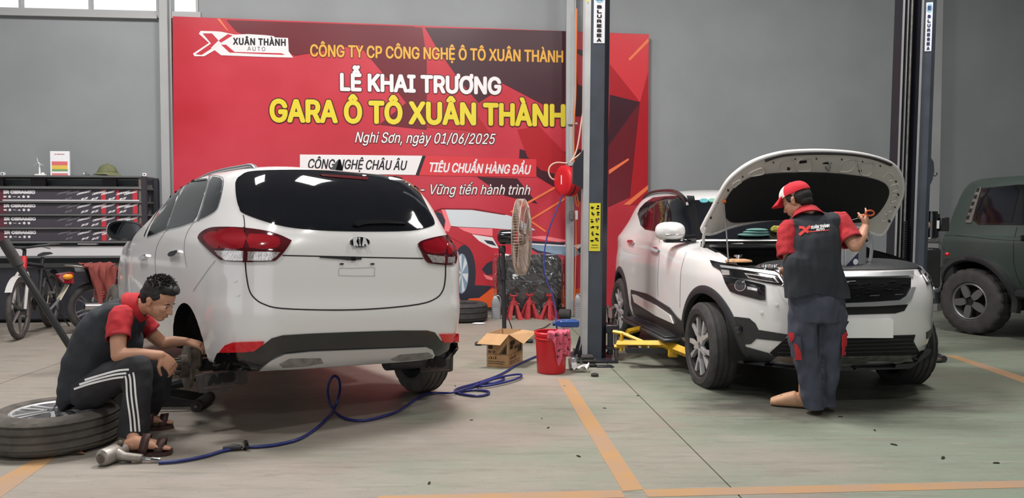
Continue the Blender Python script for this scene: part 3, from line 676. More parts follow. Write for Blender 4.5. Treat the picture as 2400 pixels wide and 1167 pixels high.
# rear bumper
bp2 = CA.panel('bumper_cladding', C4([(150, 985), (158, 950), (176, 910), (205, 900), (335, 903), (385, 870), (420, 842), (470, 828), (600, 820), (800, 812), (1000, 806), (1130, 806), (1165, 815), (1190, 850), (1205, 860), (1266, 862), (1270, 890), (1252, 915), (1230, 937), (1150, 938), (1000, 934), (800, 946), (600, 956), (370, 982), (250, 990)]), GB, off=.006, step=9)
CA.panel('bumper_skid_plate', C4([(368, 979), (420, 938), (480, 910), (600, 898), (1000, 883), (1120, 878), (1147, 890), (1158, 915), (1150, 926), (1000, 940), (800, 952), (660, 962), (480, 972)]), M_['alloy'], off=.02, th=.03, parent=bp2)
CA.panel('skid_inset', C4([(455, 952), (500, 930), (640, 927), (652, 948), (560, 962), (470, 966)]), M_['steel'], off=.024, th=.01, parent=bp2)
CA.panel('skid_inset', C4([(960, 932), (1000, 912), (1130, 902), (1150, 912), (1145, 924), (1000, 938)]), M_['steel'], off=.024, th=.01, parent=bp2)
M_['reflector'] = mat('reflector_red', C(196, 24, 36), .15, col2=C(214, 40, 48), scale=40)
CA.panel('reflector', C4([(187, 906), (215, 872), (250, 859), (387, 855), (384, 868), (345, 897), (300, 903)]), M_['reflector'], off=.012, label='red reflector in the bumper')
CA.panel('reflector', C4([(1184, 822), (1268, 820), (1268, 860), (1202, 858)]), M_['reflector'], off=.012, label='red reflector in the bumper')
CA.seam(C3([(860, 812), (790, 900), (690, 1045)]), 1.2, M_['faint_gap'])
for u, v in C4([(257, 578), (270, 642)]): CA.panel('parking_sensor', el(u, v, 4, 4, 10), M_['white_paint'], off=.004, step=2)
# side glass, mirrored to the far side
CA.panel('front_door_window', C3([(342, 628), (372, 548), (430, 445), (520, 325), (600, 228), (612, 238), (565, 345), (488, 572), (408, 606)]), M_['tint_glass'], mirror=True, step=5)
CA.panel('rear_door_window', C3([(492, 574), (562, 378), (640, 228), (665, 208), (797, 190), (802, 200), (776, 300), (722, 470), (690, 515), (600, 548)]), M_['grey_glass'], mirror=True, step=5)
CA.panel('quarter_window', C3([(735, 500), (770, 390), (822, 200), (838, 176), (900, 186), (914, 206), (905, 290), (880, 390), (858, 432), (800, 470)]), M_['grey_glass'], mirror=True, step=5)
CA.seam(C3([(342, 636), (408, 612), (490, 580), (600, 556), (722, 512), (800, 476), (862, 436), (886, 390), (912, 290), (922, 205), (905, 180), (835, 168), (740, 166), (645, 186), (540, 290), (430, 430), (350, 560), (320, 630)]), 1.6, M_['chrome'], off=.005, mirror=True, name='window_trim')
CA.seam(C3([(635, 192), (560, 370), (486, 585)]), 3.5, M_['alloy'], off=.004, mirror=True, name='door_pillar'); CA.seam(C3([(818, 172), (770, 380), (726, 510)]), 4.5, M_['alloy'], off=.004, mirror=True, name='door_pillar')
CA.seam(C3([(650, 232), (668, 214), (790, 200)]), 4.0, BP, off=.008, mirror=True, name='rain_guard')
CA.seam(C3([(700, 515), (640, 610), (622, 720), (640, 860)]), 1.0, M_['faint_gap'], mirror=True); CA.seam(C3([(480, 590), (420, 690), (400, 800), (410, 930)]), 1.0, M_['faint_gap'], mirror=True)
for pts in ([(290, 798), (306, 778), (345, 766), (348, 782), (330, 802), (300, 812)], [(515, 768), (532, 748), (588, 734), (592, 752), (570, 776), (528, 784)]):
    h = CA.panel('door_handle', C3(pts), M_['chrome'], off=.02, th=.03, step=3, label='chrome handle'); 
# roof rails, fin, mirrors
for sg in (-1, 1):
    P = CA.rail([-.22, -.12, .1, .5, .9, 1.25, 1.4], .54, .014)
    mb = MB(); mb.tube(smoothline([(x, y*sg, z) for x, y, z in P], 5), .02, 8, flat=.8); mb.build('roof_rail', M_['alloy'] if sg > 0 else M_['alloy'], CA.root, 60)
p, n = CA.at(765, 398); q = Vector((p.x+.16, 0, 1.60)); mb = MB()
mb.loft([[(q.x-.08+.0*k, -.03, q.z), (q.x-.08, .03, q.z), (q.x+.09, .012, q.z), (q.x+.09, -.012, q.z)] if k == 0 else [(q.x-.075, -.004, q.z+.085), (q.x-.075, .004, q.z+.085), (q.x-.04, .003, q.z+.075), (q.x-.04, -.003, q.z+.075)] for k in range(2)]); mb.build('aerial_fin', GB, CA.root, 0)
for sg in (1, -1):
    c = CA.Mi @ onpl(293, 541, CA.M @ Vector((2.0, 0, 0)), CA.M.to_3x3() @ Vector((1, 0, 0))); c.y *= sg; mb = MB(); rings = []
    for i in range(9):
        t = i/8; s_ = math.sin(math.acos(min(1, max(-1, .999-t*1.55)))); rings.append([(c.x+.13-.16*t*1.0, c.y+sg*.14*s_*math.copysign(abs(math.cos(a))**.7, math.cos(a)), c.z+.085*s_*math.copysign(abs(math.sin(a))**.7, math.sin(a))) for a in [2*PI*j/20 for j in range(20)]])
    mb.loft(rings); mi = mb.build('door_mirror', M_['white_paint'], CA.root, 40)
    mb = MB(); mb.loft([[(c.x-.034-.002*k, c.y+sg*.128*math.copysign(abs(math.cos(a))**.7, math.cos(a)), c.z+.073*math.copysign(abs(math.sin(a))**.7, math.sin(a))) for a in [2*PI*j/20 for j in range(20)]] for k in range(2)]); mb.build('mirror_glass', M_['mirror'], mi, 0)
    mb = MB(); mb.tube([(c.x-.034, c.y+sg*.134*math.copysign(abs(math.cos(a))**.7, math.cos(a)), c.z+.078*math.copysign(abs(math.sin(a))**.7, math.sin(a))) for a in [2*PI*j/28 for j in range(28)]], .011, 6, closed=True); mb.build('mirror_bezel', GB, mi, 60)
    mb = MB(); mb.tube([(c.x, c.y-sg*.11, c.z-.06), (c.x+.04, c.y-sg*.19, c.z-.07)], .045, 8, flat=.7); mb.build('mirror_foot', BP, mi, 50)
# running gear: right rear wheel, fronts, bare hub on the left, muffler, mud flaps
for (x, y) in ((-.10, -.82), (2.75, -.79), (2.75, .79)): wheel(CA.root, (x, y, .297), (0, 1 if y > 0 else -1, 0), .325, .215, .205, 'split', M_['alloy'], M_['dark_alloy'], M_['dusty_rubber'])
hub = MB(); Mh = frame((0, .875, .265), (1, 0, 0), (0, 1, 0))
hub.lathe([(.15, -.012), (.15, .006), (.075, .008), (.075, .05), (.04, .052), (.04, .075), (.001, .075)], 36, Mh); hb = hub.build('brake_disc', M_['rust'], CA.root, 30)
for k in range(5):
    mb = MB(); a = 2*PI*k/5+.2; mb.tube([Mh @ Vector((.052*math.cos(a), .052*math.sin(a), .05)), Mh @ Vector((.052*math.cos(a), .052*math.sin(a), .10))], .007, 8); mb.build('wheel_stud', M_['steel'], hb)
mb = MB(); mb.box((-.10, .85, .34), (.09, .07, .15), bev=.02); mb.build('brake_caliper', M_['rust'], CA.root)
mb = MB(); mb.tube([(0, -.68, .30), (0, .80, .265)], .04, 10); mb.box((.25, 0, .34), (.12, 1.1, .08), bev=.02); mb.build('rear_axle', M_['dark_void'], CA.root)
mb = MB(); mb.tube([(-.42, -.36, .27), (-.42, -.62, .27)], [.075, .075], 20, flat=.75); mb.tube([(-.42, -.40, .27), (.7, -.35, .3)], .03); mb.build('muffler', M_['black_plastic'], CA.root)
def flap(px, yloc, letters, tl, tr, hpx):
    pl = lambda u, v: CA.Mi @ onpl(u, v, CA.M @ Vector((-.44, yloc, .3)), CA.M.to_3x3() @ Vector((1, 0, 0)))
    P = [pl(*p) for p in px]; mb = MB(); n = len(P); mb.add([(p.x-.006, p.y, p.z) for p in P]+[(p.x+.006, p.y, p.z) for p in P], [tuple(range(n)), tuple(range(n, 2*n))[::-1]]+[(i, i+n, (i+1) % n+n, (i+1) % n) for i in range(n)])
    f = mb.build('mud_flap', M_['flap'], CA.root, 0); a, c, t = pl(*tl), pl(*tr), pl(tl[0], tl[1]-hpx); ux = (c-a).normalized(); uz = Vector((0, 0, 1)); mb = MB()
    text_fit(mb, letters, lambda x, y: a+ux*x+uz*y+Vector((-.008, 0, 0)), (0, 0, (c-a).length, (t-a).length), .08); mb.build('flap_lettering', VO, f, 0)['label'] = 'moulded lettering on the mud flap'
    q = [pl(*p) for p in ((tl[0]-10, tl[1]+8), (tr[0]+10, tr[1]+8), (tr[0]+10, tr[1]-hpx-6), (tl[0]-10, tl[1]-hpx-6))]; mb = MB(); mb.tube([p+Vector((-.007, 0, 0)) for p in q], .004, 6, closed=True); mb.build('flap_border', M_['flap_edge'], f, 0)
M_['flap'] = mat('mud_flap_rubber', C(62, 58, 58), .8, var=.2, scale=10); M_['flap_edge'] = mat('mud_flap_border', C(98, 74, 70), .8)
flap(CM([(330, 700), (640, 640), (1035, 600), (1055, 770), (1040, 810), (790, 865), (745, 925), (680, 922), (660, 890), (390, 940)]), .66, 'ARB', CM([(500, 830)])[0], CM([(880, 770)])[0], 22)
flap(C4([(1100, 930), (1248, 922), (1246, 988), (1235, 994), (1102, 1002)]), -.70, 'ARB', C4([(1118, 975)])[0], C4([(1215, 970)])[0], 18)

# ------------------------------------------------------------------ white SUV between the lift posts, bonnet up
S1 = lambda pts: cr(1400, 420, 2.334, pts)
S2 = lambda pts: cr(1620, 320, 3.0717, pts)
S4 = lambda pts: cr(1650, 560, 3.2421, pts)
TAB_B = [(.24, -3.2, .55, .1, 5, 3.4), (.245, -3.2, .60, .80, 5, 3.4), (.30, -3.3, .72, .86, 5, 3.4), (.40, -3.40, .80, .89, 5, 3.4), (.55, -3.44, .84, .90, 5, 3.4), (.70, -3.45, .85, .90, 5, 3.4), (.84, -3.43, .82, .90, 5, 3.4), (.92, -3.40, .75, .895, 5, 3.3),
 (.98, -3.38, .64, .888, 5, 3.2), (1.04, -3.37, .30, .88, 5, 3.1), (1.09, -3.35, -.25, .87, 5, 3), (1.12, -3.33, -.55, .86, 5, 3), (1.18, -3.28, -.68, .83, 4.6, 3), (1.30, -3.18, -.90, .765, 4.4, 3), (1.45, -3.06, -1.16, .70, 4.2, 3), (1.55, -2.95, -1.38, .63, 4, 3), (1.60, -2.8, -1.6, .52, 4, 3), (1.625, -2.4, -1.9, .25, 3, 3), (1.63, -2.2, -2.1, .02, 3, 3)]
cutb = lambda c, n: c.x > -.52 and abs(c.y) < .70 and c.z > .91 and c.x < .56
CB = Car('suv_car', 'white SUV with its bonnet propped open between the lift posts', (2.414, 6.253, -.005), R(-84.0), 0, TAB_B, None, [(0, .34, .40), (-2.61, .34, .40)], M_['white_paint'], cut=cutb, scale=1.02)
CB.panel('side_window_surround', S1([(221, 190), (233, 160), (263, 128), (305, 101), (370, 94), (478, 91), (497, 130), (513, 230), (521, 335), (490, 332), (340, 291), (262, 275), (238, 252)]), GB, off=.004, step=6, mirror=True)
CB.panel('rear_door_window', S1([(252, 262), (290, 145), (384, 116), (352, 284), (330, 286)]), M_['tint_glass'], off=.007, step=6, mirror=True)
CB.panel('front_door_window', S1([(372, 284), (400, 128), (462, 104), (480, 140), (498, 240), (502, 318)]), M_['tint_glass'], off=.007, step=6, mirror=True)
CB.panel('quarter_window', S1([(232, 195), (262, 150), (285, 145), (250, 255), (240, 240)]), M_['tint_glass'], off=.007, step=5, mirror=True)
CB.panel('front_pillar', S1([(490, 92), (530, 94), (560, 250), (568, 330), (521, 335), (513, 230)]), GB, off=.006, step=6, mirror=True)
# windscreen: laid across the car, so built from its own outline
mb = MB(); rows = []
for i in range(9):
    z = 1.14+i*.045; xr = None; row = []
    for j in range(17):
        y = (j/8-1)*(.74-.10*i/8); h = CB.bvh.ray_cast(Vector((3, y, z)), Vector((-1, 0, 0))); row.append(h[0]+h[1]*.006)
    rows.append(row)
mb.loft(rows, cap=False, closed=False); mb.build('windscreen', M_['tint_glass'], CB.root, 60)
CB.panel('windscreen_sticker', S1(el(584, 122, 24, 11, 14)), mat('sticker_teal', C(90, 160, 170), .5), off=.012, step=4)
CB.panel('windscreen_sticker', S1(el(628, 120, 20, 10, 14)), mat('sticker_green', C(110, 170, 150), .5), off=.012, step=4)
for sg in (-1, 1):
    P = CB.rail([-2.95, -2.85, -2.6, -2.1, -1.7, -1.42, -1.34], .54, .025)
    mb = MB(); mb.tube(smoothline([(x, y*sg, z) for x, y, z in P], 5), .022, 8); mb.build('roof_rail', GB, CB.root, 60)
def arch_flare(wx, sg, r0, r1):
    mb = MB(); k = 30; A = []
    for ring in range(4):
        rr = (r0-.004, r0, (r0+r1)/2, r1)[ring]; row = []
        for j in range(k+1):
            a = PI*1.10*j/k-.05*PI; x, z = wx+rr*math.cos(a), .34+rr*math.sin(a)
            y = CB.half(x, z)+(-.03, .016, .020, .004)[ring]; row.append((x, sg*y, z))
        A.append(row)
    mb.loft(A, cap=False, closed=False); return mb.build('wheel_arch_trim', BP, CB.root, 60)
for wx in (0, -2.61):
    for sg in (-1, 1): arch_flare(wx, sg, .392, .455)
CB.panel('sill_cladding', S1([(188, 604), (270, 625), (300, 640), (398, 702), (440, 755), (468, 778), (472, 862), (460, 860), (330, 790), (205, 742), (190, 680)]), BP, off=.012, step=7, mirror=True)
CB.panel('sill_white_insert', S1([(199, 629), (215, 631), (330, 690), (408, 742), (426, 788), (330, 745), (212, 672)]), M_['white_paint'], off=.022, th=.02, step=7, mirror=True)
mb = MB(); mb.box((-1.3, -.93, .27), (1.5, .16, .035), bev=.012); mb.box((-1.3, -.93, .295), (1.42, .11, .015), bev=.004); mb.build('side_step', M_['black_plastic'], CB.root); mb = MB(); mb.box((-1.3, .93, .27), (1.5, .16, .035), bev=.012); mb.build('side_step', M_['black_plastic'], CB.root)
CB.panel('door_handle', S1([(170, 342), (178, 334), (200, 334), (205, 348), (198, 358), (178, 352)]), M_['chrome'], off=.02, th=.03, step=3, mirror=True, label='chrome handle')
CB.panel('door_handle', S1([(297, 384), (308, 372), (335, 374), (342, 390), (335, 402), (306, 394)]), M_['chrome'], off=.02, th=.03, step=3, mirror=True, label='chrome handle')
CB.seam(S1([(340, 292), (338, 420), (330, 560), (334, 640)]), 1.0, M_['faint_gap'], mirror=True); CB.seam(S1([(488, 396), (462, 480), (455, 560), (452, 700)]), 1.0, M_['faint_gap'], mirror=True)
for sg in (-1, 1):                       # door mirrors
    c = CB.Mi @ onpl(1570, 542, CB.M @ Vector((-.80, 0, 0)), CB.M.to_3x3() @ Vector((1, 0, 0))); c.y *= -sg; mb = MB(); rings = []
    for i in range(9):
        t = i/8; s_ = math.sin(math.acos(min(1, max(-1, .999-t*1.5)))); rings.append([(c.x+.12-.17*t, c.y+sg*.135*s_*math.copysign(abs(math.cos(a))**.75, math.cos(a)), c.z+.085*s_*math.copysign(abs(math.sin(a))**.75, math.sin(a))) for a in [2*PI*j/20 for j in range(20)]])
    mb.loft(rings); mi = mb.build('door_mirror', M_['white_paint'], CB.root, 50)
    mb = MB(); mb.box((c.x+.03, c.y-sg*.06, c.z-.085), (.10, .24, .03), bev=.012); mb.tube([(c.x+.03, c.y-sg*.13, c.z-.07), (c.x+.06, c.y-sg*.22, c.z-.06)], .035, 8); mb.build('mirror_foot', GB, mi)
    mb = MB(); mb.box((c.x+.095, c.y-sg*.01, c.z-.03), (.05, .17, .014), bev=.005); mb.build('indicator', M_['clear_lamp'], mi)
    mb = MB(); mb.loft([[(c.x-.052-.002*k, c.y+sg*.12*math.cos(a), c.z+.072*math.sin(a)) for a in [2*PI*j/20 for j in range(20)]] for k in range(2)]); mb.build('mirror_glass', M_['mirror'], mi, 0)
for x in (0, -2.61):
    for y in (-.80, .80): wheel(CB.root, (x, y, .315), (0, 1 if y > 0 else -1, 0), .345, .243, .215, 'y', M_['machined'], M_['dark_alloy'], M_['rubber'], spin=.4)
# front face
up = CB.panel('headlight', S4([(48, 165), (130, 183), (250, 203), (400, 224), (545, 245), (582, 272), (626, 362), (560, 352), (400, 322), (290, 302), (150, 286), (128, 240), (70, 208)]), GB, off=.010, step=7, mirror=True); up2 = CB.twin
CB.panel('chrome_strip', S4([(130, 205), (260, 222), (400, 240), (540, 258), (570, 275), (612, 340), (600, 340), (560, 285), (400, 258), (260, 238), (138, 222)]), M_['bright_trim'], off=.016, step=5, parent=up, mirror=up2)
CB.panel('lamp_element', S4([(140, 238), (200, 245), (205, 280), (150, 278)]), M_['clear_lamp'], off=.016, step=5, parent=up, mirror=up2)
CB.panel('lamp_element', S4([(310, 265), (540, 300), (575, 340), (440, 322), (345, 300)]), M_['clear_lamp'], off=.015, step=5, parent=up, mirror=up2)
CB.panel('lamp_rim', S4([(330, 278), (530, 306), (556, 334), (440, 316), (352, 296)]), GB, off=.018, step=5, parent=up, mirror=up2)
lo = CB.panel('lower_headlight', S4([(150, 290), (290, 308), (466, 352), (468, 465), (430, 465), (260, 420), (205, 398), (170, 340)]), GB, off=.010, step=7, mirror=True); lo2 = CB.twin
CB.panel('projector_rim', S4(el(285, 355, 44, 44, 18)), M_['chrome'], off=.015, step=5, parent=lo, mirror=lo2); CB.panel('projector_lens', S4(el(285, 357, 33, 34, 18)), M_['grey_glass'], off=.020, step=5, parent=lo, mirror=lo2)
CB.panel('indicator_strip', S4([(340, 362), (415, 378), (415, 396), (340, 384)]), M_['chrome'], off=.016, step=4, parent=lo, mirror=lo2)
gr = CB.panel('grille', S4([(600, 290), (680, 296), (1055, 303), (1570, 298), (1566, 370), (1535, 436), (1482, 468), (1270, 482), (1060, 490), (800, 480), (720, 450), (645, 345)]), GB, off=.006, step=9)
rn = random.Random(4)
for k in range(46):
    t = rn.random(); u = 700+t*800; v = 320+rn.random()*125; w = 20+rn.random()*50
    if v > 440 and u > 1460: continue
    CB.panel('grille_fin', S4([(u, v), (u+w, v-w*.06), (u+w, v-w*.06+4), (u, v+4)]), M_['alloy'] if k % 5 == 0 else M_['dark_alloy'], off=.016, th=.012, step=30, parent=gr)
CB.panel('grille_top_bar', S4([(560, 232), (700, 250), (1060, 268), (1320, 268), (1582, 256), (1582, 292), (1320, 300), (1060, 302), (700, 292), (590, 272)]), M_['bright_trim'], off=.022, th=.03, step=7)
CB.panel('grille_frame', S4([(626, 362), (700, 455), (800, 482), (1060, 488), (1270, 480), (1478, 466), (1532, 434), (1568, 370), (1592, 374), (1562, 455), (1512, 495), (1270, 505), (1060, 512), (790, 506), (690, 478), (620, 385)]), M_['bright_trim'], off=.022, th=.03, step=6)
CB.panel('upper_intake', S4([(690, 500), (790, 512), (1060, 518), (1300, 512), (1548, 498), (1520, 545), (1450, 565), (1060, 577), (760, 570)]), VO, off=.004)
CB.panel('bonnet_edge_trim', S4([(552, 372), (600, 368), (652, 440), (648, 500), (600, 450)]), M_['white_paint'], off=.02, th=.02)
CB.panel('lower_intake', S4([(640, 742), (1060, 742), (1602, 728), (1588, 776), (1636, 862), (1600, 876), (1300, 888), (1000, 892), (540, 890), (500, 864), (590, 782)]), VO, off=.006)
for k in range(4):
    y = 768+k*28; CB.panel('intake_bar', S4([(620-k*20, y), (1060, y+2), (1585+k*6, y-14), (1585+k*6, y-8), (1060, y+8), (620-k*20, y+6)]), BP, off=.012, th=.01, step=30)
CB.panel('bumper_lower_trim', S4([(108, 758), (180, 768), (228, 800), (310, 815), (490, 866), (520, 884), (560, 888), (510, 925), (505, 940), (700, 968), (1060, 975), (1590, 945), (1615, 925), (1612, 900), (1640, 862), (1700, 835), (1735, 800), (1738, 820), (1700, 880), (1620, 940), (1560, 985), (1060, 1000), (700, 990), (205, 935), (140, 870)]), BP, off=.008, step=8)
CB.panel('skid_trim', S4([(505, 927), (560, 886), (800, 884), (1030, 886), (1600, 876), (1613, 895), (1602, 916), (1250, 916), (1220, 930), (1000, 932), (640, 928), (580, 915)]), M_['steel'], off=.018, th=.02, step=7)
fg = CB.panel('fog_light_recess', S4([(207, 760), (212, 640), (236, 590), (345, 602), (392, 642), (415, 690), (640, 726), (602, 777), (400, 757), (360, 796), (310, 801), (232, 785)]), BP, off=.006, mirror=True); fg2 = CB.twin
CB.panel('fog_lamp', S4(el(264, 682, 32, 34, 18)), GB, off=.016, step=5, parent=fg, mirror=fg2)
CB.panel('fog_lens', S4(el(264, 678, 18, 18, 12)), M_['grey_glass'], off=.022, step=4, parent=fg, mirror=fg2)
for u, v in S4([(436, 561), (552, 503), (503, 836)]): CB.panel('parking_sensor', el(u, v, 4, 3, 10), M_['white_paint'], off=.005, step=2)
pl = CB.panel('number_plate', S4([(1018, 606), (1418, 604), (1418, 740), (1018, 742)]), mat('plate_white', C(250, 250, 250), .5), off=.03, th=.035, step=30)
Mp = CB.matrix_at(*S4([(1060, 672)])[0], off=.032); mb = MB(); text_fit(mb, 'K', lambda x, y: Mp @ Vector((x, y, 0)), (-.026, -.05, .02, .05), .01); mb.build('plate_lettering', M_['black_print'], pl, 0)
# ------------------------------------------------------------------ SUV: engine bay and open bonnet
XH = Vector((-.52, 0, 1.13)); AH = R(51); DH = Vector((math.cos(AH), 0, math.sin(AH))); NH = Vector((math.sin(AH), 0, -math.cos(AH)))
def hood(u, v, off=0.0):
    p = CB.Mi @ onpl(u, v, CB.M @ (XH+NH*off), CB.M.to_3x3() @ NH); d = p-XH-NH*off; return (d.y, d.dot(DH))
MH = Matrix((Vector((0, 1, 0)), DH, NH)).transposed().to_4x4(); MH.translation = XH      # x across, y up the bonnet, z out of its underside
if MH.to_3x3().determinant() < 0: print('flip')
def hp(pts, off=0.0): return [hood(u, v, off) for u, v in pts]
def hplate(name, pts, z0, d, m, parent, rnd=0, smooth=35):
    q = hp(pts)
    if rnd: q = [(p.x, p.y) for p in smoothline([(a, b, 0) for a, b in q], rnd, True)]
    mb = MB(); mb.prism(q, d, MH, z0=z0); return mb.build(name, m, parent, smooth)
M_['bonnet_inner'] = mat('bonnet_inner_paint', C(212, 208, 202), .4)
HOUT = S2([(72, 690), (95, 622), (150, 520), (200, 420), (262, 320), (350, 240), (450, 180), (560, 140), (700, 112), (900, 103), (1100, 111), (1250, 130), (1380, 163), (1462, 202), (1512, 262), (1536, 340), (1530, 430), (1500, 510), (1452, 600), (1412, 680), (1375, 714), (1310, 700), (1200, 652), (1000, 612), (860, 592), (720, 590), (500, 612), (300, 652), (150, 706)])
hd = hplate('bonnet', HOUT, -.03, .03, M_['bonnet_inner'], CB.root, 4)
cen = Vector((sum(p[0] for p in hp(HOUT))/len(HOUT), sum(p[1] for p in hp(HOUT))/len(HOUT)))
def shrink(pts, k):
    q = hp(pts); return [(cen.x+(a-cen.x)*k, cen.y+(b-cen.y)*k) for a, b in q]
mb = MB(); mb.tube([MH @ Vector((p.x, p.y, -.008)) for p in smoothline([(a, b, 0) for a, b in shrink(HOUT, .985)], 4, True)], .016, 8, closed=True); mb.build('bonnet_lip', M_['white_paint'], hd, 60)
hplate('insulation_mat', S2([(242, 565), (236, 500), (256, 440), (302, 375), (372, 320), (452, 285), (560, 266), (750, 258), (950, 258), (1150, 275), (1300, 300), (1392, 336), (1420, 382), (1410, 440), (1370, 510), (1310, 572), (1200, 612), (1000, 606), (860, 592), (700, 592), (500, 600), (350, 612), (278, 606)]), -.005, .02, mat('insulation_felt', C(30, 30, 32), .95, bump=.3, bscale=80), hd, 4)
def hrod(name, pts, r, m, closed=False, z=.003):
    q = smoothline([(a, b, z) for a, b in hp(S2(pts))], 4, closed); mb = MB(); mb.tube([MH @ p for p in q], r, 6, closed=closed); return mb.build(name, m, hd, 60)
hrod('weather_strip', [(530, 172), (620, 142), (720, 126), (900, 118), (1100, 122), (1250, 140), (1350, 166), (1440, 202)], .014, M_['rubber'], z=.004)
for lp in ([(630, 190), (660, 170), (718, 166), (726, 200), (722, 244), (640, 246), (628, 225)], [(775, 170), (840, 156), (858, 170), (855, 240), (800, 246), (764, 240)], [(1095, 178), (1150, 162), (1192, 172), (1175, 215), (1135, 248), (1070, 250), (1066, 230)], [(1205, 195), (1260, 184), (1315, 195), (1305, 240), (1275, 275), (1225, 270), (1212, 230)], [(420, 262), (500, 226), (524, 240), (515, 268), (430, 282)], [(300, 340), (345, 312), (358, 326), (330, 352), (306, 362)]):
    hrod('pressed_rib', lp, .0075, M_['bonnet_inner'], True)
for lp in ([(1380, 290), (1425, 258), (1460, 300), (1420, 318)], [(1425, 355), (1480, 340), (1490, 378), (1448, 392)], [(1440, 425), (1478, 418), (1475, 455), (1436, 470)], [(1420, 495), (1452, 490), (1445, 530), (1408, 540)], [(1390, 560), (1420, 558), (1400, 600), (1368, 605)]): hrod('pressed_rib', lp, .0075, M_['bonnet_inner'])
for x, y, r in ((590, 185, 5), (748, 160, 5), (900, 158, 5), (1083, 163, 5), (1232, 180, 5), (1360, 210, 5), (370, 288, 5), (265, 385, 8), (140, 583, 8), (190, 475, 4), (1473, 322, 6), (1487, 417, 9), (1466, 507, 5), (1425, 607, 9), (700, 230, 11), (1215, 245, 11)):
    hplate('rubber_plug', S2(el(x, y, r, r, 10)), .0, .008, M_['rubber'], hd)
hplate('bonnet_slot', S2([(780, 176), (830, 170), (832, 188), (778, 194)]), 0, .003, VO, hd, 0, 0)
hplate('bonnet_slot', S2([(946, 190), (975, 183), (1008, 190), (1008, 197), (948, 197)]), 0, .003, VO, hd, 0, 0)
hrod('bonnet_latch', [(962, 206), (984, 238), (998, 205), (985, 176)], .006, M_['alloy'], z=.02)
# prop rod, hinge arms
pt = MH @ Vector((*hood(*S2([(233, 458)])[0]), .02)); pb = CB.Mi @ onpl(*S2([(268, 906)])[0], CB.M @ Vector((.42, 0, 0)), CB.M.to_3x3() @ Vector((1, 0, 0)))
mb = MB(); mb.tube([pt, pb], .006, 8); pr = mb.build('prop_rod', M_['black_plastic'], CB.root); mb = MB(); mb.ball(pt, .018, 6); mb.build('rod_clip', mat('orange_clip', C(220, 110, 40), .5), pr)
for sg in (-1, 1):
    mb = MB(); mb.tube(smoothline([(-.50, sg*.70, 1.03), (-.46, sg*.70, 1.10), (-.42, sg*.71, 1.18), (-.40, sg*.70, 1.25)], 4), .014, 6, flat=.5); mb.build('bonnet_hinge', M_['bonnet_inner'], CB.root)
# engine bay
DK = mat('engine_black', C(30, 30, 33), .55, var=.2, scale=15)
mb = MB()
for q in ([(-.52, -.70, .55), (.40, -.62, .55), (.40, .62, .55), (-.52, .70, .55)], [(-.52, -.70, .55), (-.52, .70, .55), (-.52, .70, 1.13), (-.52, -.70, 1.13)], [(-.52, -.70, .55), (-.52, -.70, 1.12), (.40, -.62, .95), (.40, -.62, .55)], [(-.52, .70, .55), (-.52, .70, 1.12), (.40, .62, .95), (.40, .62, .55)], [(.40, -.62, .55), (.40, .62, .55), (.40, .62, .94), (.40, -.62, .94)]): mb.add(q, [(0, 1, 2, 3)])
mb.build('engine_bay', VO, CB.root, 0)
mb = MB(); mb.box((-.02, .02, .84), (.46, .52, .16), bev=.05); eng = mb.build('engine_cover', DK, CB.root)
mb = MB(); mb.box((-.10, -.46, .84), (.26, .30, .2), bev=.03); mb.build('battery', DK, CB.root)
mb = MB(); mb.box((-.05, .48, .82), (.34, .26, .2), bev=.04); mb.build('air_filter_box', DK, CB.root)
mb = MB(); mb.box((-.44, 0, 1.08), (.14, 1.36, .05), bev=.02); mb.build('cowl_panel', DK, CB.root)
mb = MB(); mb.tube(smoothline([(.30, -.3, .88), (.34, -.05, .95), (.34, .2, .92), (.2, .40, .9)], 6), .028, 10); mb.build('coolant_hose', M_['rubber'], CB.root, 60)
mb = MB(); mb.tube(smoothline([(.36, -.5, .88), (.40, -.2, .97), (.44, .1, .95)], 6), .02, 8); mb.build('coolant_hose', M_['rubber'], CB.root, 60)
rows = []
for i in range(25):
    y = -.66+1.32*i/24; h = CB.bvh.ray_cast(Vector((3, y, .945)), Vector((-1, 0, 0))); xe = max(.46, h[0].x-.012); row = []
    for j in range(8):
        x = .44+(xe-.44)*j/7; g = CB.bvh.ray_cast(Vector((x, y, 2)), Vector((0, 0, -1))); row.append(g[0]+g[1]*.008)
    rows.append(row)
mb = MB(); mb.loft(rows, cap=False, closed=False); mb.build('radiator_cover', BP, CB.root, 60)
mb = MB(); mb.box((.42, 0, .945), (.10, 1.2, .03), bev=.01); mb.box((.42, .35, .962), (.10, .25, .012), bev=.004); mb.build('radiator_support', DK, CB.root)

# ------------------------------------------------------------------ dark green off-roader at the right edge
G1 = lambda pts: cr(2100, 380, 2.43, pts)
TAB_C = [(.48, -.45, 3.6, .1, 6, 6), (.485, -.45, 3.6, .80, 6, 6), (.55, -.56, 3.7, .90, 6, 6), (.72, -.62, 3.75, .94, 6, 6), (.95, -.62, 3.75, .95, 6, 6), (1.08, -.61, 3.7, .945, 6, 6), (1.13, -.60, 3.6, .925, 6, 6), (1.16, -.585, 2.6, .895, 6, 5), (1.20, -.565, 2.4, .88, 6, 5), (1.5, -.47, 2.1, .82, 6, 5),
 (1.70, -.39, 1.9, .775, 6, 5), (1.78, -.33, 1.75, .74, 6, 5), (1.83, -.24, 1.6, .66, 5, 4), (1.85, -.1, 1.3, .4, 4, 4), (1.855, .2, 1.0, .02, 3, 3)]
M_['green_paint'] = mat('dark_green_paint', C(52, 62, 58), .42, coat=.15, var=.06, scale=3)
GYAW = R(-66); gw = fl(2285, 782); gl = Vector((-math.sin(GYAW), math.cos(GYAW), 0)); gc = gw+gl*.84
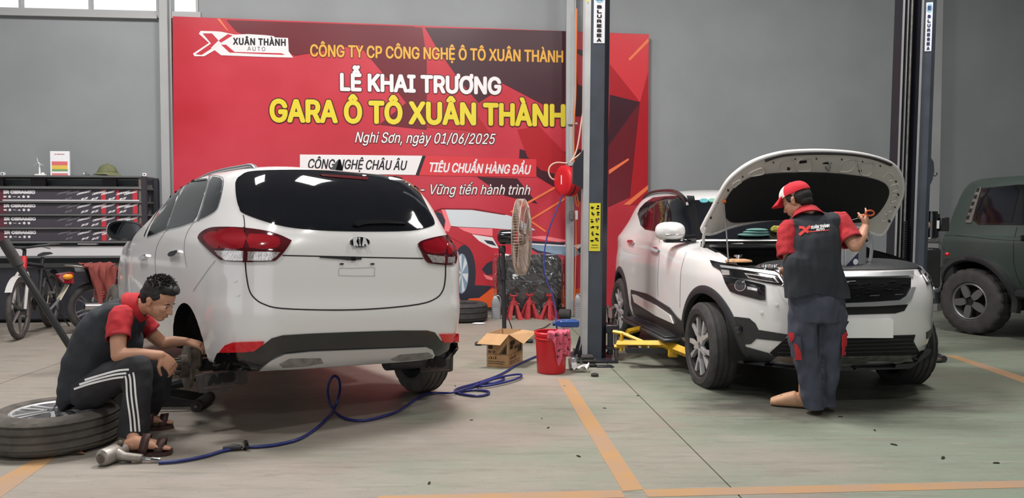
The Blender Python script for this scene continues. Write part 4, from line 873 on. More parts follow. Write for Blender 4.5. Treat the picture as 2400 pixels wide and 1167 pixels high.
CG = Car('off_road_car', 'dark green off-road car with dusty black wheels at the right edge', (gc.x, gc.y, 0), GYAW, 0, TAB_C, None, [(0, .40, .46), (2.6, .40, .46)], M_['green_paint'])
for x in (0, 2.6):
    for y in (-.84, .84): wheel(CG.root, (x, y, .385), (0, 1 if y > 0 else -1, 0), .385, .215, .26, 'plain', mat('worn_alloy', C(120, 120, 122), .45, .7) if x == 0 and y < 0 else M_['dark_alloy'], M_['dark_alloy'], M_['rubber'], chunky=True, spin=.3)
    for sg in (-1, 1):
        mb = MB(); k = 24; A = []
        for ring in range(5):
            rr = (.455, .455, .475, .53, .54)[ring]; row = []
            for j in range(k+1):
                a = PI*1.12*j/k-.06*PI; x_, z_ = x+rr*math.cos(a), .40+rr*math.sin(a); row.append((x_, sg*(min(.95, CG.half(x_, min(z_, 1.0)))+(-.02, .05, .07, .055, .0)[ring]), z_))
            A.append(row)
        mb.loft(A, cap=False, closed=False); mb.build('wheel_arch_trim', BP, CG.root, 60)
CG.panel('window_frame', G1([(478, 150), (700, 128), (735, 128), (735, 358), (470, 356), (440, 330)]), GB, off=.004, mirror=True, step=9)
CG.panel('rear_side_window', G1([(490, 172), (514, 152), (688, 141), (704, 160), (662, 342), (482, 342), (456, 324)]), M_['tint_glass'], off=.008, mirror=True, step=9)
CG.panel('front_side_window', G1([(732, 140), (860, 128), (860, 350), (716, 350)]), M_['tint_glass'], off=.008, mirror=True, step=9)
vs_ = CG.panel('pillar_vent', G1([(462, 150), (492, 140), (432, 346), (400, 346), (405, 320)]), M_['steel'], off=.012, mirror=False, step=6, label='light grey slotted vent')
for k in range(5):
    x, y = 472-k*14, 160+k*39; CG.panel('vent_slot', G1([(x-6, y-10), (x+9, y-12), (x+3, y+10), (x-12, y+10)]), VO, off=.016, step=5, parent=vs_)
CG.seam(G1([(690, 372), (672, 450), (670, 560), (690, 650), (715, 700)]), 1.6, VO); CG.seam(G1([(338, 418), (420, 425), (560, 440), (680, 446), (760, 450)]), 1.2, VO)
CG.panel('door_handle', G1([(712, 428), (722, 422), (760, 424), (760, 445), (716, 446)]), GB, off=.02, step=4)
CG.panel('rear_lamp', G1([(284, 552), (298, 545), (316, 550), (322, 572), (312, 584), (286, 582)]), BP, off=.03, th=.04, step=5)
CG.panel('bumper_end', G1([(272, 600), (290, 588), (340, 590), (345, 640), (300, 708), (280, 690)]), BP, off=.04, th=.06, step=6)
mb = MB(); mb.box((1.3, -.93, .52), (1.55, .12, .10), bev=.03); mb.build('sill_step', BP, CG.root); mb = MB(); mb.box((1.3, .93, .52), (1.55, .12, .10), bev=.03); mb.build('sill_step', BP, CG.root)
mb = MB(); mb.box((1.3, 0, .46), (3.6, 1.3, .10)); mb.tube([(0, -.8, .385), (0, .8, .385)], .06, 10); mb.build('chassis', VO, CG.root)
# ------------------------------------------------------------------ lift posts
def pictos(mb, to3, w, h, rows, cols, rnd):
    for i in range(rows):
        for j in range(cols):
            cx, cy = w*(j+.5)/cols, h*(1-(i+.5)/rows)
            for k in range(4):
                x, y = cx+(rnd.random()-.5)*w/cols*.5, cy+(rnd.random()-.5)*h/rows*.45; a, b_ = w/cols*(.10+.14*rnd.random()), h/rows*(.05+.09*rnd.random())
                mb.add([to3(x-a, y-b_), to3(x+a, y-b_), to3(x+a, y+b_), to3(x-a, y+b_)], [(0, 1, 2, 3)])
def post_sticker(parent, T, name, x0, x1, z0, z1, y, m, label):
    mb = MB(); mb.box(((x0+x1)/2, y, (z0+z1)/2), (x1-x0, .002, z1-z0)); o = mb.build(name, m, parent, 0); o['label'] = label; return o
M_['sticker_white'] = mat('sticker_white', C(232, 232, 238), .4); M_['sticker_yellow'] = mat('sticker_yellow', C(226, 214, 50), .4); M_['sticker_blue'] = mat('sticker_blue', C(150, 195, 220), .4); M_['ink_blue'] = mat('ink_blue', C(40, 50, 100), .5)
def brand_strip(parent, x0, x1, z0, z1, y):
    o = post_sticker(parent, None, 'brand_strip', x0, x1, z0, z1, y, M_['sticker_white'], 'white strip with vertical dark lettering'); w = x1-x0; cx = (x0+x1)/2
    mb = MB(); s = 'BLURESEA'; ht = (z1-z0-w*1.15)/8
    for k, ch in enumerate(s):
        zz = z1-w*1.1-ht*(k+1)+ht*.18; text_fit(mb, ch, lambda a, b: (a, y-.0022, b), (cx-w*.22, zz, cx+w*.22, zz+ht*.68), .06)
    mb.build('lettering', M_['black_print'], o, 0)['label'] = 'dark lettering running down the white strip'
    mb = MB(); mb.add([(cx+w*.42*math.cos(a), y-.0018, z1-w*.52+w*.42*math.sin(a)) for a in [2*PI*k/24 for k in range(24)]], [tuple(range(24))]); mb.build('round_emblem', M_['sticker_blue'], o, 0)
    mb = MB(); text_fit(mb, 'BS', lambda a, b: (a, y-.0028, b), (cx-w*.25, z1-w*.72, cx+w*.25, z1-w*.32), .02); mb.build('emblem_lettering', M_['ink_blue'], o, 0)
lp = fl(1397, 845); L = thing('lift_post', 'blue-grey lift post with yellow sticker left of the white SUV', 'car lift', (lp.x, lp.y, 0)); L.rotation_euler = (0, R(.42), 0)
k = lp.y/FPX                            # metres per photo pixel at the post
mb = MB(); mb.prism([(-.085, .0), (.05, .0), (.05, .004), (.045, .30), (-.13, .30), (-.13, .05)], 4.3); pb_ = mb.build('column', M_['post_paint'], L, 20)
mb = MB(); mb.prism([(.05, -.002), (.052, -.002), (.098, .05), (.098, .30), (.045, .30), (.045, .02)], 4.3); mb.build('carriage_rail', M_['post_dark'], L, 20)
mb = MB(); mb.prism([(-.132, .045), (-.084, -.003), (-.082, .0), (-.13, .05), (-.13, .26), (-.134, .26)], 4.3); mb.build('side_flange', M_['post_grey'], L, 20)
zz = lambda y: (518.5-y)*k+HC
brand_strip(L, -.058, .046, zz(105), zz(-12), -.002)
ys = post_sticker(L, None, 'safety_sticker', -.078, .026, zz(588), zz(476), -.002, M_['sticker_yellow'], 'yellow safety sticker with black pictograms')
mb = MB(); pictos(mb, lambda a, b: (-.074+a, -.0045, zz(570)+b), .096, zz(478)-zz(570), 6, 2, random.Random(3)); mb.box((-.026, -.0035, zz(574)), (.06, .001, .006)); mb.box((-.026, -.0035, zz(580)), (.07, .001, .004)); mb.build('pictograms', M_['black_print'], ys, 0)['kind'] = 'stuff'
mb = MB(); mb.prism([(0, 0), (-.035, .09), (.035, .09)], .002, Matrix.Translation((-.115, .02, zz(12))) @ Matrix.Rotation(PI/2, 4, 'X')); mb.build('warning_triangle', M_['sticker_yellow'], L, 0)
mb = MB(); mb.prism([(-.02, zz(443)), (-.02, zz(345)), (-.11, zz(375)), (-.13, zz(386)), (-.13, zz(428))], .12, Matrix.Translation((-.10, .20, 0)) @ Matrix.Rotation(PI/2, 4, 'X')); mb.build('cover_plate', M_['post_dark'], L, 20)
mb = MB(); mb.box((-.02, .10, .012), (.42, .5, .024), bev=.004)
bp3 = mb.build('base_plate', M_['post_dark'], L)
for x, y in ((-.19, -.10), (.15, -.10), (.15, .26), (-.19, .26)):
    mb = MB(); mb.lathe([(.018, 0), (.018, .02), (.009, .022), (.009, .05)], 6); mb.build('anchor_bolt', M_['steel'], bp3, 30, loc=(x, y, .024))
# carriage and its two yellow swing arms
mb = MB(); mb.box((.15, .10, .30), (.12, .22, .08), bev=.008); mb.box((.135, .02, .20), (.05, .05, .28), bev=.008); mb.box((.155, .04, .12), (.12, .14, .02)); mb.build('carriage', M_['post_dark'], L)
mb = MB(); mb.tube([(.19, .0, .03), (.19, .0, .30)], .022, 12); mb.build('arm_pin', M_['steel'], L)
YP = M_['yellow_paint']
def lw(u, v, Y): p = atY(u, v, Y)-Vector((lp.x, lp.y, 0)); return p
A0, A1, A2 = lw(1447, 806, 7.12), lw(1560, 806, 6.85), lw(1622, 830, 6.55)
mb = MB(); mb.tube([A0, A1], .036, 4); mb.tube([A1, A2], .042, 4); mb.tube([lw(1436, 777, 7.15), lw(1456, 780, 7.12), lw(1505, 800, 7.0)], .018, 4); mb.tube([lw(1457, 780, 7.1), lw(1456, 822, 7.1)], .016, 4); mb.box(tuple(lw(1577, 823, 6.8)), (.09, .03, .10), bev=.01); mb.tube([lw(1440, 812, 7.14), lw(1470, 808, 7.1)], .02, 4); mb.build('swing_arm', YP, L, 20)
mb = MB(); mb.tube([lw(1470, 776, 7.35), lw(1512, 766, 7.6), lw(1520, 764, 7.9)], .026, 4); mb.tube([lw(1462, 784, 7.3), lw(1500, 772, 7.5)], .014, 4); mb.build('swing_arm', YP, L, 20)
ty0 = lw(1512, 824, 6.92); mb = MB(); mb.box(tuple(ty0), (.34, .13, .008)); 
for dx, dy, sx, sy in ((0, -.065, .34, .008), (0, .065, .34, .008), (-.17, 0, .008, .13), (.17, 0, .008, .13)): mb.box((ty0.x+dx, ty0.y+dy, ty0.z+.022), (sx, sy, .05))
mb.build('arm_tray', BP, L, 0)
for j in range(4):
    p = lp+ty0+Vector((-.12+j*.075, -.01+.02*(j % 2), .012)); t_ = thing('tool', ['short red tool', 'chrome socket', 'steel socket', 'bent steel bracket'][j]+' lying in the black tray on the lift arm', 'tool', p)
    mb = MB()
    if j == 0: mb.tube([(-.03, 0, .012), (.03, .01, .012)], .012, 8)
    elif j == 3: mb.tube([(-.035, -.01, .012), (0, .02, .03), (.035, 0, .012)], .009, 6)
    else: mb.lathe([(.018, 0), (.018, .03), (.014, .04), (.010, .04), (.010, .01)], 14)
    mb.build('tool_body', M_['red_plastic'] if j == 0 else M_['chrome'], t_)
# plastic cup on the carriage
cp = lp+lw(1431, 771, 7.14); cp.z = .345; cp = Vector((lp.x+.148, lp.y+.08, .341)); cu = thing('drink_cup', 'clear plastic cup with dark drink and red straw on the lift carriage', 'cup', cp)
M_['clear_plastic'] = clear_film('clear_plastic', .08, .06)
mb = MB(); mb.lathe([(.028, 0), (.040, .15), (.038, .15), (.026, .004)], 20, cap=True); mb.build('cup_wall', M_['clear_plastic'], cu); mb = MB(); mb.lathe([(.025, .004), (.031, .055)], 18); mb.build('drink', mat('cola', C(36, 20, 16), .2), cu)
mb = MB(); mb.lathe([(.042, .148), (.043, .158), (.036, .172), (.006, .172)], 20); mb.build('lid', M_['clear_plastic'], cu); mb = MB(); mb.tube([(-.004, 0, .02), (.006, 0, .25)], .004, 8); mb.build('straw', M_['red_plastic'], cu)

rp = atY(2140, 800, 7.62); RP = thing('lift_post', 'blue-grey lift post with motor unit behind the open bonnet', 'car lift', (rp.x, rp.y, 0)); RP.rotation_euler = (0, R(1.0), 0); k2 = rp.y/FPX
z2 = lambda y: (518.5-y)*k2+HC
mb = MB(); mb.prism([(-.015, .0), (.065, -.02), (.11, .0), (.11, .30), (-.10, .30), (-.10, .29), (.0, .28)], 4.3); mb.build('column', M_['post_paint'], RP, 20)
mb = MB(); mb.prism([(-.015, .0), (-.012, .0), (.01, .27), (-.17, .27), (-.17, .10), (-.165, .10), (-.165, .26), (-.01, .26)], 4.3); mb.build('channel', M_['post_dark'], RP, 20)
for x, y in ((-.165, .09), (-.115, .11), (-.028, -.006)):
    mb = MB(); mb.box((x, y, 2.15), (.012, .02, 4.3)); mb.build('bright_edge', M_['post_grey'], RP, 0)
mb = MB(); mb.tube([(-.07, .12, .05), (-.07, .12, 4.2)], .014, 8); mb.build('lift_cable', M_['steel'], RP)
n_ = 26
for j in range(n_): mb = MB(); mb.box((-.075, .09, z2(520)-.022*j-.0), (.035, .03, .013), bev=.003); mb.build('chain_link', VO, RP)
def rstrip():
    p0, p1 = Vector((.003, -.0065, 0)), Vector((.061, -.0215, 0)); ux = (p1-p0).normalized(); w = (p1-p0).length; nrm = Vector((ux.y, -ux.x, 0)); za_, zb_ = z2(124), z2(12)
    to = lambda a, b, d: p0+ux*a+Vector((0, 0, b))+nrm*d
    mb = MB(); mb.add([to(0, za_, .002), to(w, za_, .002), to(w, zb_, .002), to(0, zb_, .002)], [(0, 1, 2, 3)]); s_ = mb.build('brand_strip', M_['sticker_white'], RP, 0); s_['label'] = 'white strip with vertical dark lettering'
    W_ = w; ht = (zb_-za_-.12)/8; mb = MB()
    for i, ch in enumerate('BLURESEA'): zz_ = zb_-.115-ht*(i+1)+ht*.18; text_fit(mb, ch, lambda a, b: to(a, b, .004), (W_*.25, zz_, W_*.75, zz_+ht*.68), .06)
    mb.build('lettering', M_['ink_blue'], s_, 0)['label'] = 'dark lettering running down the white strip'
    mb = MB(); mb.add([to(W_/2+W_*.45*math.cos(a), zb_-.055+.045*math.sin(a), .003) for a in [2*PI*q/24 for q in range(24)]], [tuple(range(24))]); mb.build('round_emblem', M_['sticker_blue'], s_, 0)
    mb = MB(); text_fit(mb, 'BS', lambda a, b: to(a, b, .005), (W_*.25, zb_-.075, W_*.75, zb_-.032), .02); mb.build('emblem_lettering', M_['ink_blue'], s_, 0)
rstrip()
mb = MB(); mb.prism([(.0, z2(448)), (.0, z2(360)), (.055, z2(378)), (.065, z2(400)), (.05, z2(420))], .2, Matrix.Translation((.11, .25, 0)) @ Matrix.Rotation(PI/2, 4, 'X')); mb.build('cover_plate', M_['post_paint'], RP, 20)
mb = MB(); mb.tube([(.17, .1, z2(408)), (.215, .1, z2(410)), (.23, .1, z2(406)), (.225, .1, z2(402))], .006, 6); mb.build('hook', M_['post_dark'], RP)
mt = MB(); mt.tube([(.185, .10, z2(556)), (.185, .10, z2(500))], .078, 20); mt.tube([(.185, .10, z2(500)), (.185, .10, z2(494))], .06, 16); mo = mt.build('motor', M_['gloss_black'], RP, 30)
mb = MB(); mb.box((.285, .08, z2(524)), (.09, .12, .14), bev=.008); mb.build('terminal_box', DK, mo); mb = MB(); mb.box((.215, .022, z2(525)), (.025, .004, .08)); mb.build('rating_plate', M_['white_plain'], mo, 0)
mb = MB(); mb.box((.185, .09, z2(563)), (.14, .12, .055), bev=.005); vb = mb.build('valve_block', M_['steel'], RP)
for x in (.15, .185, .22): mb = MB(); mb.cyl((x, .03, z2(563)), (x, .01, z2(563)), .013, 10); mb.build('valve_cap', M_['chrome'], vb)
mb = MB(); mb.tube([(.245, .06, z2(560)), (.265, .05, z2(570)), (.315, .03, z2(592))], .007, 8); lv = mb.build('release_lever', M_['chrome'], RP); mb = MB(); mb.ball((.32, .028, z2(595)), .022, 8); mb.build('lever_knob', M_['red_plastic'], lv)
mb = MB(); mb.box((.18, .11, z2(628)), (.17, .18, .40), bev=.02); mb.build('oil_tank', DK, RP)
mb = MB(); mb.ball((.115, .05, z2(527)), (.035, .03, .045), 8); mb.build('wall_glove', mat('tan_glove', C(190, 150, 120), .8), RP)
mb = MB(); mb.box((0, .12, .012), (.42, .5, .024), bev=.004); mb.build('base_plate', M_['post_dark'], RP)
pf = fl(2180, 849); t_ = thing('lift_arm_foot', 'dusty steel lift foot with a black roller right of the white SUV', 'lift part', pf); mb = MB(); mb.box((-.10, 0, .018), (.16, .12, .02), bev=.004); mb.box((.02, .02, .03), (.14, .12, .03), bev=.008); mb.build('foot_plate', M_['rust'], t_); mb = MB(); mb.cyl((.12, -.02, .035), (.12, .05, .035), .03, 16); mb.build('roller', M_['rubber'], t_)

# ------------------------------------------------------------------ steel pole with conduit, switch, cables and hose reel
po = fl(1335, 741); PO = thing('steel_pole', 'slim grey steel pole with cable conduit in front of the banner', 'pole', (po.x, po.y, 0)); k3 = po.y/FPX
z3 = lambda y: (518.5-y)*k3+HC
mb = MB(); mb.box((0, 0, 3.25), (.118, .10, 6.5), bev=.008); mb.build('pole', M_['column'], PO)
mb = MB(); mb.tube([(.045, -.06, z3(500)), (.045, -.06, z3(330)), (.062, -.06, z3(220)), (.064, -.06, z3(0))], .012, 8); mb.build('conduit', M_['post_grey'], PO)
mb = MB(); mb.box((.02, -.07, z3(505)), (.06, .05, .12), bev=.006); mb.build('junction_box', M_['steel'], PO)
mb = MB(); mb.box((.085, -.05, z3(504)), (.042, .03, .125), bev=.005); mb.build('switch', M_['white_plain'], PO)
mb = MB(); mb.box((.03, -.065, z3(292)), (.13, .03, .025)); mb.build('conduit_clamp', M_['post_grey'], PO)
def cable(name, pts, r, m, label, cat='cable', wob=0):
    mb = MB(); mb.tube(smoothline(pts, 6), r, 7); return tag(mb.build(name, m, None, 60), label, cat)
M_['orange_cable'] = mat('orange_cable', C(214, 112, 52), .5); M_['pale_hose'] = mat('pale_hose', C(206, 176, 156), .5); M_['black_cable'] = mat('black_cable', C(26, 26, 28), .5)
Yp = po.y-.12
cable('power_cable', [atY(u, v, Yp) for u, v in ((1352, 20), (1350, 150), (1349, 230), (1344, 300), (1345, 345), (1346, 400), (1349, 440), (1356, 480), (1350, 478), (1347, 440))], .010, M_['orange_cable'], 'orange cable hanging beside the grey steel pole')
cable('power_cable', [atY(u, v, Yp) for u, v in ((1350, 515), (1350, 580), (1348, 660), (1346, 735))], .007, M_['orange_cable'], 'thin orange cable below the white switch on the pole')
cable('air_line', [atY(u, v, Yp-.2) for u, v in ((1371, 232), (1362, 290), (1353, 345), (1342, 372), (1330, 382), (1305, 381), (1290, 389), (1286, 403), (1291, 416), (1302, 422), (1314, 421))], .011, M_['pale_hose'], 'pale looped hose feeding the red hose reel')
cable('air_line', [atY(u, v, Yp-.25) for u, v in ((1378, 345), (1358, 362), (1345, 372), (1334, 381))], .010, M_['pale_hose'], 'short pale hose running from the lift post to the pole')
RL = thing('hose_reel', 'red hose reel hanging on the grey steel pole', 'hose reel', tuple(atY(1330, 424, Yp-.32)))
Mr = frame((0, 0, 0), (0, 0, 1), Vector((-.86, -.5, 0)))
mb = MB(); mb.lathe([(.02, -.085), (.19, -.085), (.205, -.07), (.205, -.012)], 32, Mr); mb.build('reel_case', M_['red_plastic'], RL); mb = MB(); mb.lathe([(.205, .012), (.205, .075), (.19, .09), (.12, .10), (.02, .10)], 32, Mr); mb.build('reel_case', M_['red_plastic'], RL)
mb = MB(); mb.lathe([(.19, -.012), (.198, -.012), (.198, .012), (.19, .012)], 32, Mr); mb.build('reel_band', M_['black_plastic'], RL); mb = MB(); mb.box((.03, .10, .22), (.05, .36, .05)); mb.build('reel_bracket', M_['post_grey'], RL)
mb = MB(); mb.box((-.075, -.055, .01), (.01, .05, .12), rot=RZ(R(-30))); mb.build('reel_label', M_['white_plain'], RL, 0)
# blue air hose: from the reel down to the floor, in coils, to the impact wrench
def flz(u, v, z=.012): return fl(u, v, z)
hose = [atY(1318, 458, 10.1), atY(1309, 482, 10.0), atY(1289, 531, 9.8), atY(1278, 576, 9.6), atY(1275, 617, 9.4), atY(1280, 654, 9.2), atY(1293, 687, 8.9), atY(1301, 716, 8.6), atY(1303, 750, 8.3), flz(1306, 800), flz(1285, 822), flz(1245, 840), flz(1208, 857), flz(1172, 878),
 flz(1120, 897), flz(1080, 908), flz(1066, 916), flz(1080, 923), flz(1117, 928), flz(1142, 924), flz(1143, 917), flz(1108, 914), flz(1072, 918), flz(1120, 903), flz(1135, 893), flz(1172, 884), flz(1181, 888), flz(1160, 897), flz(1118, 901), flz(1135, 905, .02), flz(1190, 894, .02), flz(1219, 884, .02), flz(1217, 877, .02), flz(1172, 884, .03), flz(1125, 900, .03), flz(1067, 919, .02), flz(1025, 921), flz(1000, 923), flz(981, 932), flz(955, 949), flz(929, 965), flz(889, 978), flz(853, 985), flz(824, 984), flz(800, 976),
 atY(781, 958, 5.33), atY(771, 938, 5.36), atY(768, 913, 5.4), atY(774, 891, 5.42), atY(784, 881, 5.42), atY(794, 889, 5.40), atY(797, 908, 5.36), atY(793, 932, 5.3), atY(783, 958, 5.24), flz(765, 981, .03), flz(737, 1007), flz(700, 1029), flz(653, 1041), flz(612, 1046), flz(574, 1048), flz(525, 1056), flz(481, 1069), flz(423, 1080), flz(372, 1084)]
mb = MB(); mb.tube(smoothline(hose, 7), .0095, 8); tag(mb.build('air_hose', mat('blue_hose', C(30, 42, 106), .35, var=.2, scale=2), None, 60), 'long blue air hose looping over the floor to the impact wrench', 'hose')
# ------------------------------------------------------------------ impact wrench at the hose end
wr = fl(262, 1085); WR = thing('impact_wrench', 'worn grey air impact wrench lying in the left foreground', 'impact wrench', (wr.x, wr.y, 0)); WR.rotation_euler = (0, 0, R(4))
M_['tool_grey'] = mat('tool_grey', C(150, 144, 138), .45, .5, var=.15, scale=25)
Mw_ = frame((0, .0, .048), (0, 0, 1), Vector((-.35, -.94, 0)))
mb = MB(); mb.lathe([(.008, .075), (.030, .074), (.043, .066), (.047, .05), (.047, -.03), (.038, -.05), (.034, -.09), (.02, -.10)], 28, Mw_); mb.build('motor_housing', M_['tool_grey'], WR); mb = MB(); mb.lathe([(.026, .0765), (.026, .079)], 24, Mw_); mb.build('end_cap', M_['rust'], WR)
mb = MB(); mb.tube([Mw_ @ Vector((0, 0, -.10)), Mw_ @ Vector((0, 0, -.135))], .012, 4); mb.build('square_drive', M_['steel'], WR)
mb = MB(); mb.tube([(.03, .0, .05), (.07, -.005, .036), (.165, -.01, .026)], [.030, .022, .02], 12, flat=1.1); mb.build('grip', M_['tool_grey'], WR)
mb = MB(); mb.tube([(.05, -.01, .018), (.11, -.02, .012)], .007, 8); mb.build('trigger', M_['black_plastic'], WR); mb = MB(); mb.ball((.03, .04, .095), (.016, .016, .02), 8); mb.build('direction_knob', M_['rust'], WR)
mb = MB(); mb.tube([(.165, -.01, .026), (.185, -.01, .024)], .013, 6); mb.tube([(.185, -.01, .024), (.215, -.012, .02)], .010, 10); mb.tube([(.215, -.012, .02), (.262, -.014, .015)], .012, 8); mb.build('hose_coupling', M_['chrome'], WR)
fc = fl(553, 1050, .015); t_ = thing('hose_fitting', 'black hose coupling with a round knob on the blue hose', 'hose fitting', (fc.x, fc.y, 0)); t_.rotation_euler = (0, 0, R(12)); mb = MB(); mb.tube([(-.07, 0, .017), (-.02, 0, .022), (.03, 0, .018)], [.013, .02, .014], 10); mb.build('coupling_body', M_['black_plastic'], t_); mb = MB(); mb.tube([(.045, -.008, .03), (.060, .0, .03)], .028, 18); mb.build('knob', M_['gloss_black'], t_)
for a in range(4): mb = MB(); mb.box((.052, -.012, .03), (.006, .004, .05), rot=RY(a*PI/4)); mb.build('knob_rib', M_['steel'], t_)
# ------------------------------------------------------------------ things on the floor in the middle
# cardboard oil box
A, B_, C_ = fl(1141, 859), fl(1193, 863), fl(1241, 843); ex = (A-B_); ey = (C_-B_); ey.z = ex.z = 0; lx = ex.length; ex.normalize(); ey = Vector((-ex.y, ex.x, 0))*(1 if Vector((-ex.y, ex.x, 0)).dot(C_-B_) > 0 else -1); ly = .34
hb_ = .305; CBX = thing('cardboard_box', 'open brown cardboard box printed with oil lettering left of the red bucket', 'box', (B_.x, B_.y, 0)); Q = lambda a, b, z: ex*a+ey*b+Vector((0, 0, z))
def quad_slab(name, p, m, parent, th=.004):
    p = [Vector(x) for x in p]; n = (p[1]-p[0]).cross(p[3]-p[0]).normalized()*th; mb = MB(); mb.add([*p, *[x-n for x in p]], [(0, 1, 2, 3), (7, 6, 5, 4), (0, 4, 5, 1), (1, 5, 6, 2), (2, 6, 7, 3), (3, 7, 4, 0)]); return mb.build(name, m, parent, 0)
CBM = M_['cardboard']; w1 = quad_slab('side', [Q(lx, 0, 0), Q(0, 0, 0), Q(0, 0, hb_), Q(lx, 0, hb_)], CBM, CBX); w2 = quad_slab('side', [Q(0, 0, 0), Q(0, ly, 0), Q(0, ly, hb_), Q(0, 0, hb_)], CBM, CBX)
quad_slab('side', [Q(0, ly, 0), Q(lx, ly, 0), Q(lx, ly, hb_), Q(0, ly, hb_)], CBM, CBX); quad_slab('side', [Q(lx, ly, 0), Q(lx, 0, 0), Q(lx, 0, hb_), Q(lx, ly, hb_)], CBM, CBX); quad_slab('bottom', [Q(0, 0, .004), Q(lx, 0, .004), Q(lx, ly, .004), Q(0, ly, .004)], CBM, CBX)
fd = .10; dn = .085
quad_slab('flap', [Q(lx+.055, -fd, hb_-dn), Q(.045, -fd, hb_-dn), Q(0, 0, hb_), Q(lx, 0, hb_)], CBM, CBX); quad_slab('flap', [Q(-fd-.02, .05, hb_-dn), Q(-fd-.02, ly+.05, hb_-.02), Q(0, ly, hb_), Q(0, 0, hb_)], CBM, CBX)
quad_slab('flap', [Q(.03, ly-.015, hb_+.0), Q(lx-.03, ly-.02, hb_), Q(lx-.03, ly-.04, hb_-.10), Q(.03, ly-.04, hb_-.10)], CBM, CBX); quad_slab('flap', [Q(lx-.01, ly-.02, hb_), Q(lx-.01, .02, hb_), Q(lx-.04, .02, hb_-.10), Q(lx-.04, ly-.02, hb_-.10)], CBM, CBX)
M_['box_ink'] = mat('box_ink', C(44, 36, 30), .8); M_['box_ink_soft'] = mat('box_ink_soft', C(92, 74, 58), .8)
for side, o0, dr, nr, L_ in ((w1, Q(lx, 0, 0), -ex, -ey, lx), (w2, Q(0, 0, 0), ey, -ex, ly)):
    to = lambda x, y, d=.002, o0=o0, dr=dr, nr=nr: o0+dr*x+Vector((0, 0, y))+nr*d
    mb = MB(); text_fit(mb, 'HELIX', to, (L_*.06, hb_*.66, L_*.40, hb_*.77), .09); text_fit(mb, 'CITY', to, (L_*.06, hb_*.54, L_*.28, hb_*.64), .09); mb.build('lettering', M_['box_ink'], side, 0)['label'] = 'bold dark lettering on the box side'
    r0 = (.06, .42, .38, .49) if side is w1 else (.40, .50, .68, .60)
    mb = MB(); text_fit(mb, '5W-30', to, (L_*r0[0], hb_*r0[1], L_*r0[2], hb_*r0[3]), .02); mb.build('lettering', M_['box_ink'], side, 0)['label'] = 'thin dark lettering on the box side'
    mb = MB(); mb.add([to(0, hb_*.385), to(L_, hb_*.385), to(L_, hb_*.392), to(0, hb_*.392)], [(0, 1, 2, 3)]); mb.build('print_rule', M_['box_ink'], side, 0)
    mb = MB(); mb.add([to(L_*.55, hb_*.40), to(L_*.90, hb_*.40), to(L_*.90, hb_*.72), to(L_*.84, hb_*.66)], [(0, 1, 2, 3)]); mb.build('print_triangle', M_['box_ink_soft'], side, 0); mb = MB(); mb.add([to(L_*.68, hb_*.42, .003), to(L_*.87, hb_*.42, .003), to(L_*.87, hb_*.64, .003)], [(0, 1, 2)]); mb.build('print_triangle', M_['box_ink'], side, 0)
    for k in range(4): mb = MB(); x = L_*(.08+.10*k); mb.add([to(x, hb_*.24), to(x+L_*.05, hb_*.24), to(x+L_*(.05 if k % 2 else .025), hb_*.32), to(x+(0 if k % 2 else L_*.02), hb_*.32)], [(0, 1, 2, 3)]); mb.build('handling_mark', M_['box_ink'], side, 0)
    mb = MB(); [mb.add([to(L_*.06, hb_*y), to(L_*e, hb_*y), to(L_*e, hb_*(y+.022)), to(L_*.06, hb_*(y+.022))], [(0, 1, 2, 3)]) for y, e in ((.16, .82), (.10, .76))]; mb.build('fine_print', M_['box_ink_soft'], side, 0)['kind'] = 'stuff'
# red bucket with lid rim, rag and jug
bk = fl(1292, 872); bk = Vector((bk.x, bk.y, 0)); BK = thing('bucket', 'red plastic bucket with a stained pink rag over its rim', 'bucket', bk)
mb = MB(); mb.lathe([(.002, .002), (.118, .002), (.124, .012), (.137, .29), (.144, .292), (.144, .325), (.150, .33), (.150, .352), (.142, .362), (.134, .358), (.130, .28), (.115, .02), (.002, .015)], 48); mb.build('bucket_body', M_['red_plastic'], BK, 30)
mb = MB(); mb.lathe([(.001, .30), (.131, .30)], 32); mb.build('dark_contents', DK, BK, 0); mb = MB(); mb.tube([(-.148*math.cos(a), -.148*math.sin(a), .305) for a in [PI*k/10 for k in range(11)]], .005, 6); mb.build('handle', M_['red_plastic'], BK)
M_['rag'] = mat('stained_rag', C(206, 98, 118), .95, col2=C(196, 84, 106), scale=10)
def rag_mat():
    m = M_['rag']; N = m.node_tree.nodes; L_ = m.node_tree.links; b = N['Principled BSDF']; src = b.inputs['Base Color'].links[0].from_socket
    n = N.new('ShaderNodeTexNoise'); n.inputs['Scale'].default_value = 28; n.inputs['Detail'].default_value = 4; tc = N.new('ShaderNodeTexCoord'); L_.new(tc.outputs['Object'], n.inputs['Vector'])
    r = N.new('ShaderNodeValToRGB'); r.color_ramp.elements[0].position = .57; r.color_ramp.elements[1].position = .63; L_.new(n.outputs['Fac'], r.inputs[0])
    x = N.new('ShaderNodeMix'); x.data_type = 'RGBA'; L_.new(r.outputs[0], x.inputs[0]); L_.new(src, x.inputs[6]); x.inputs[7].default_value = C(70, 32, 42); L_.new(x.outputs[2], b.inputs['Base Color'])
rag_mat()
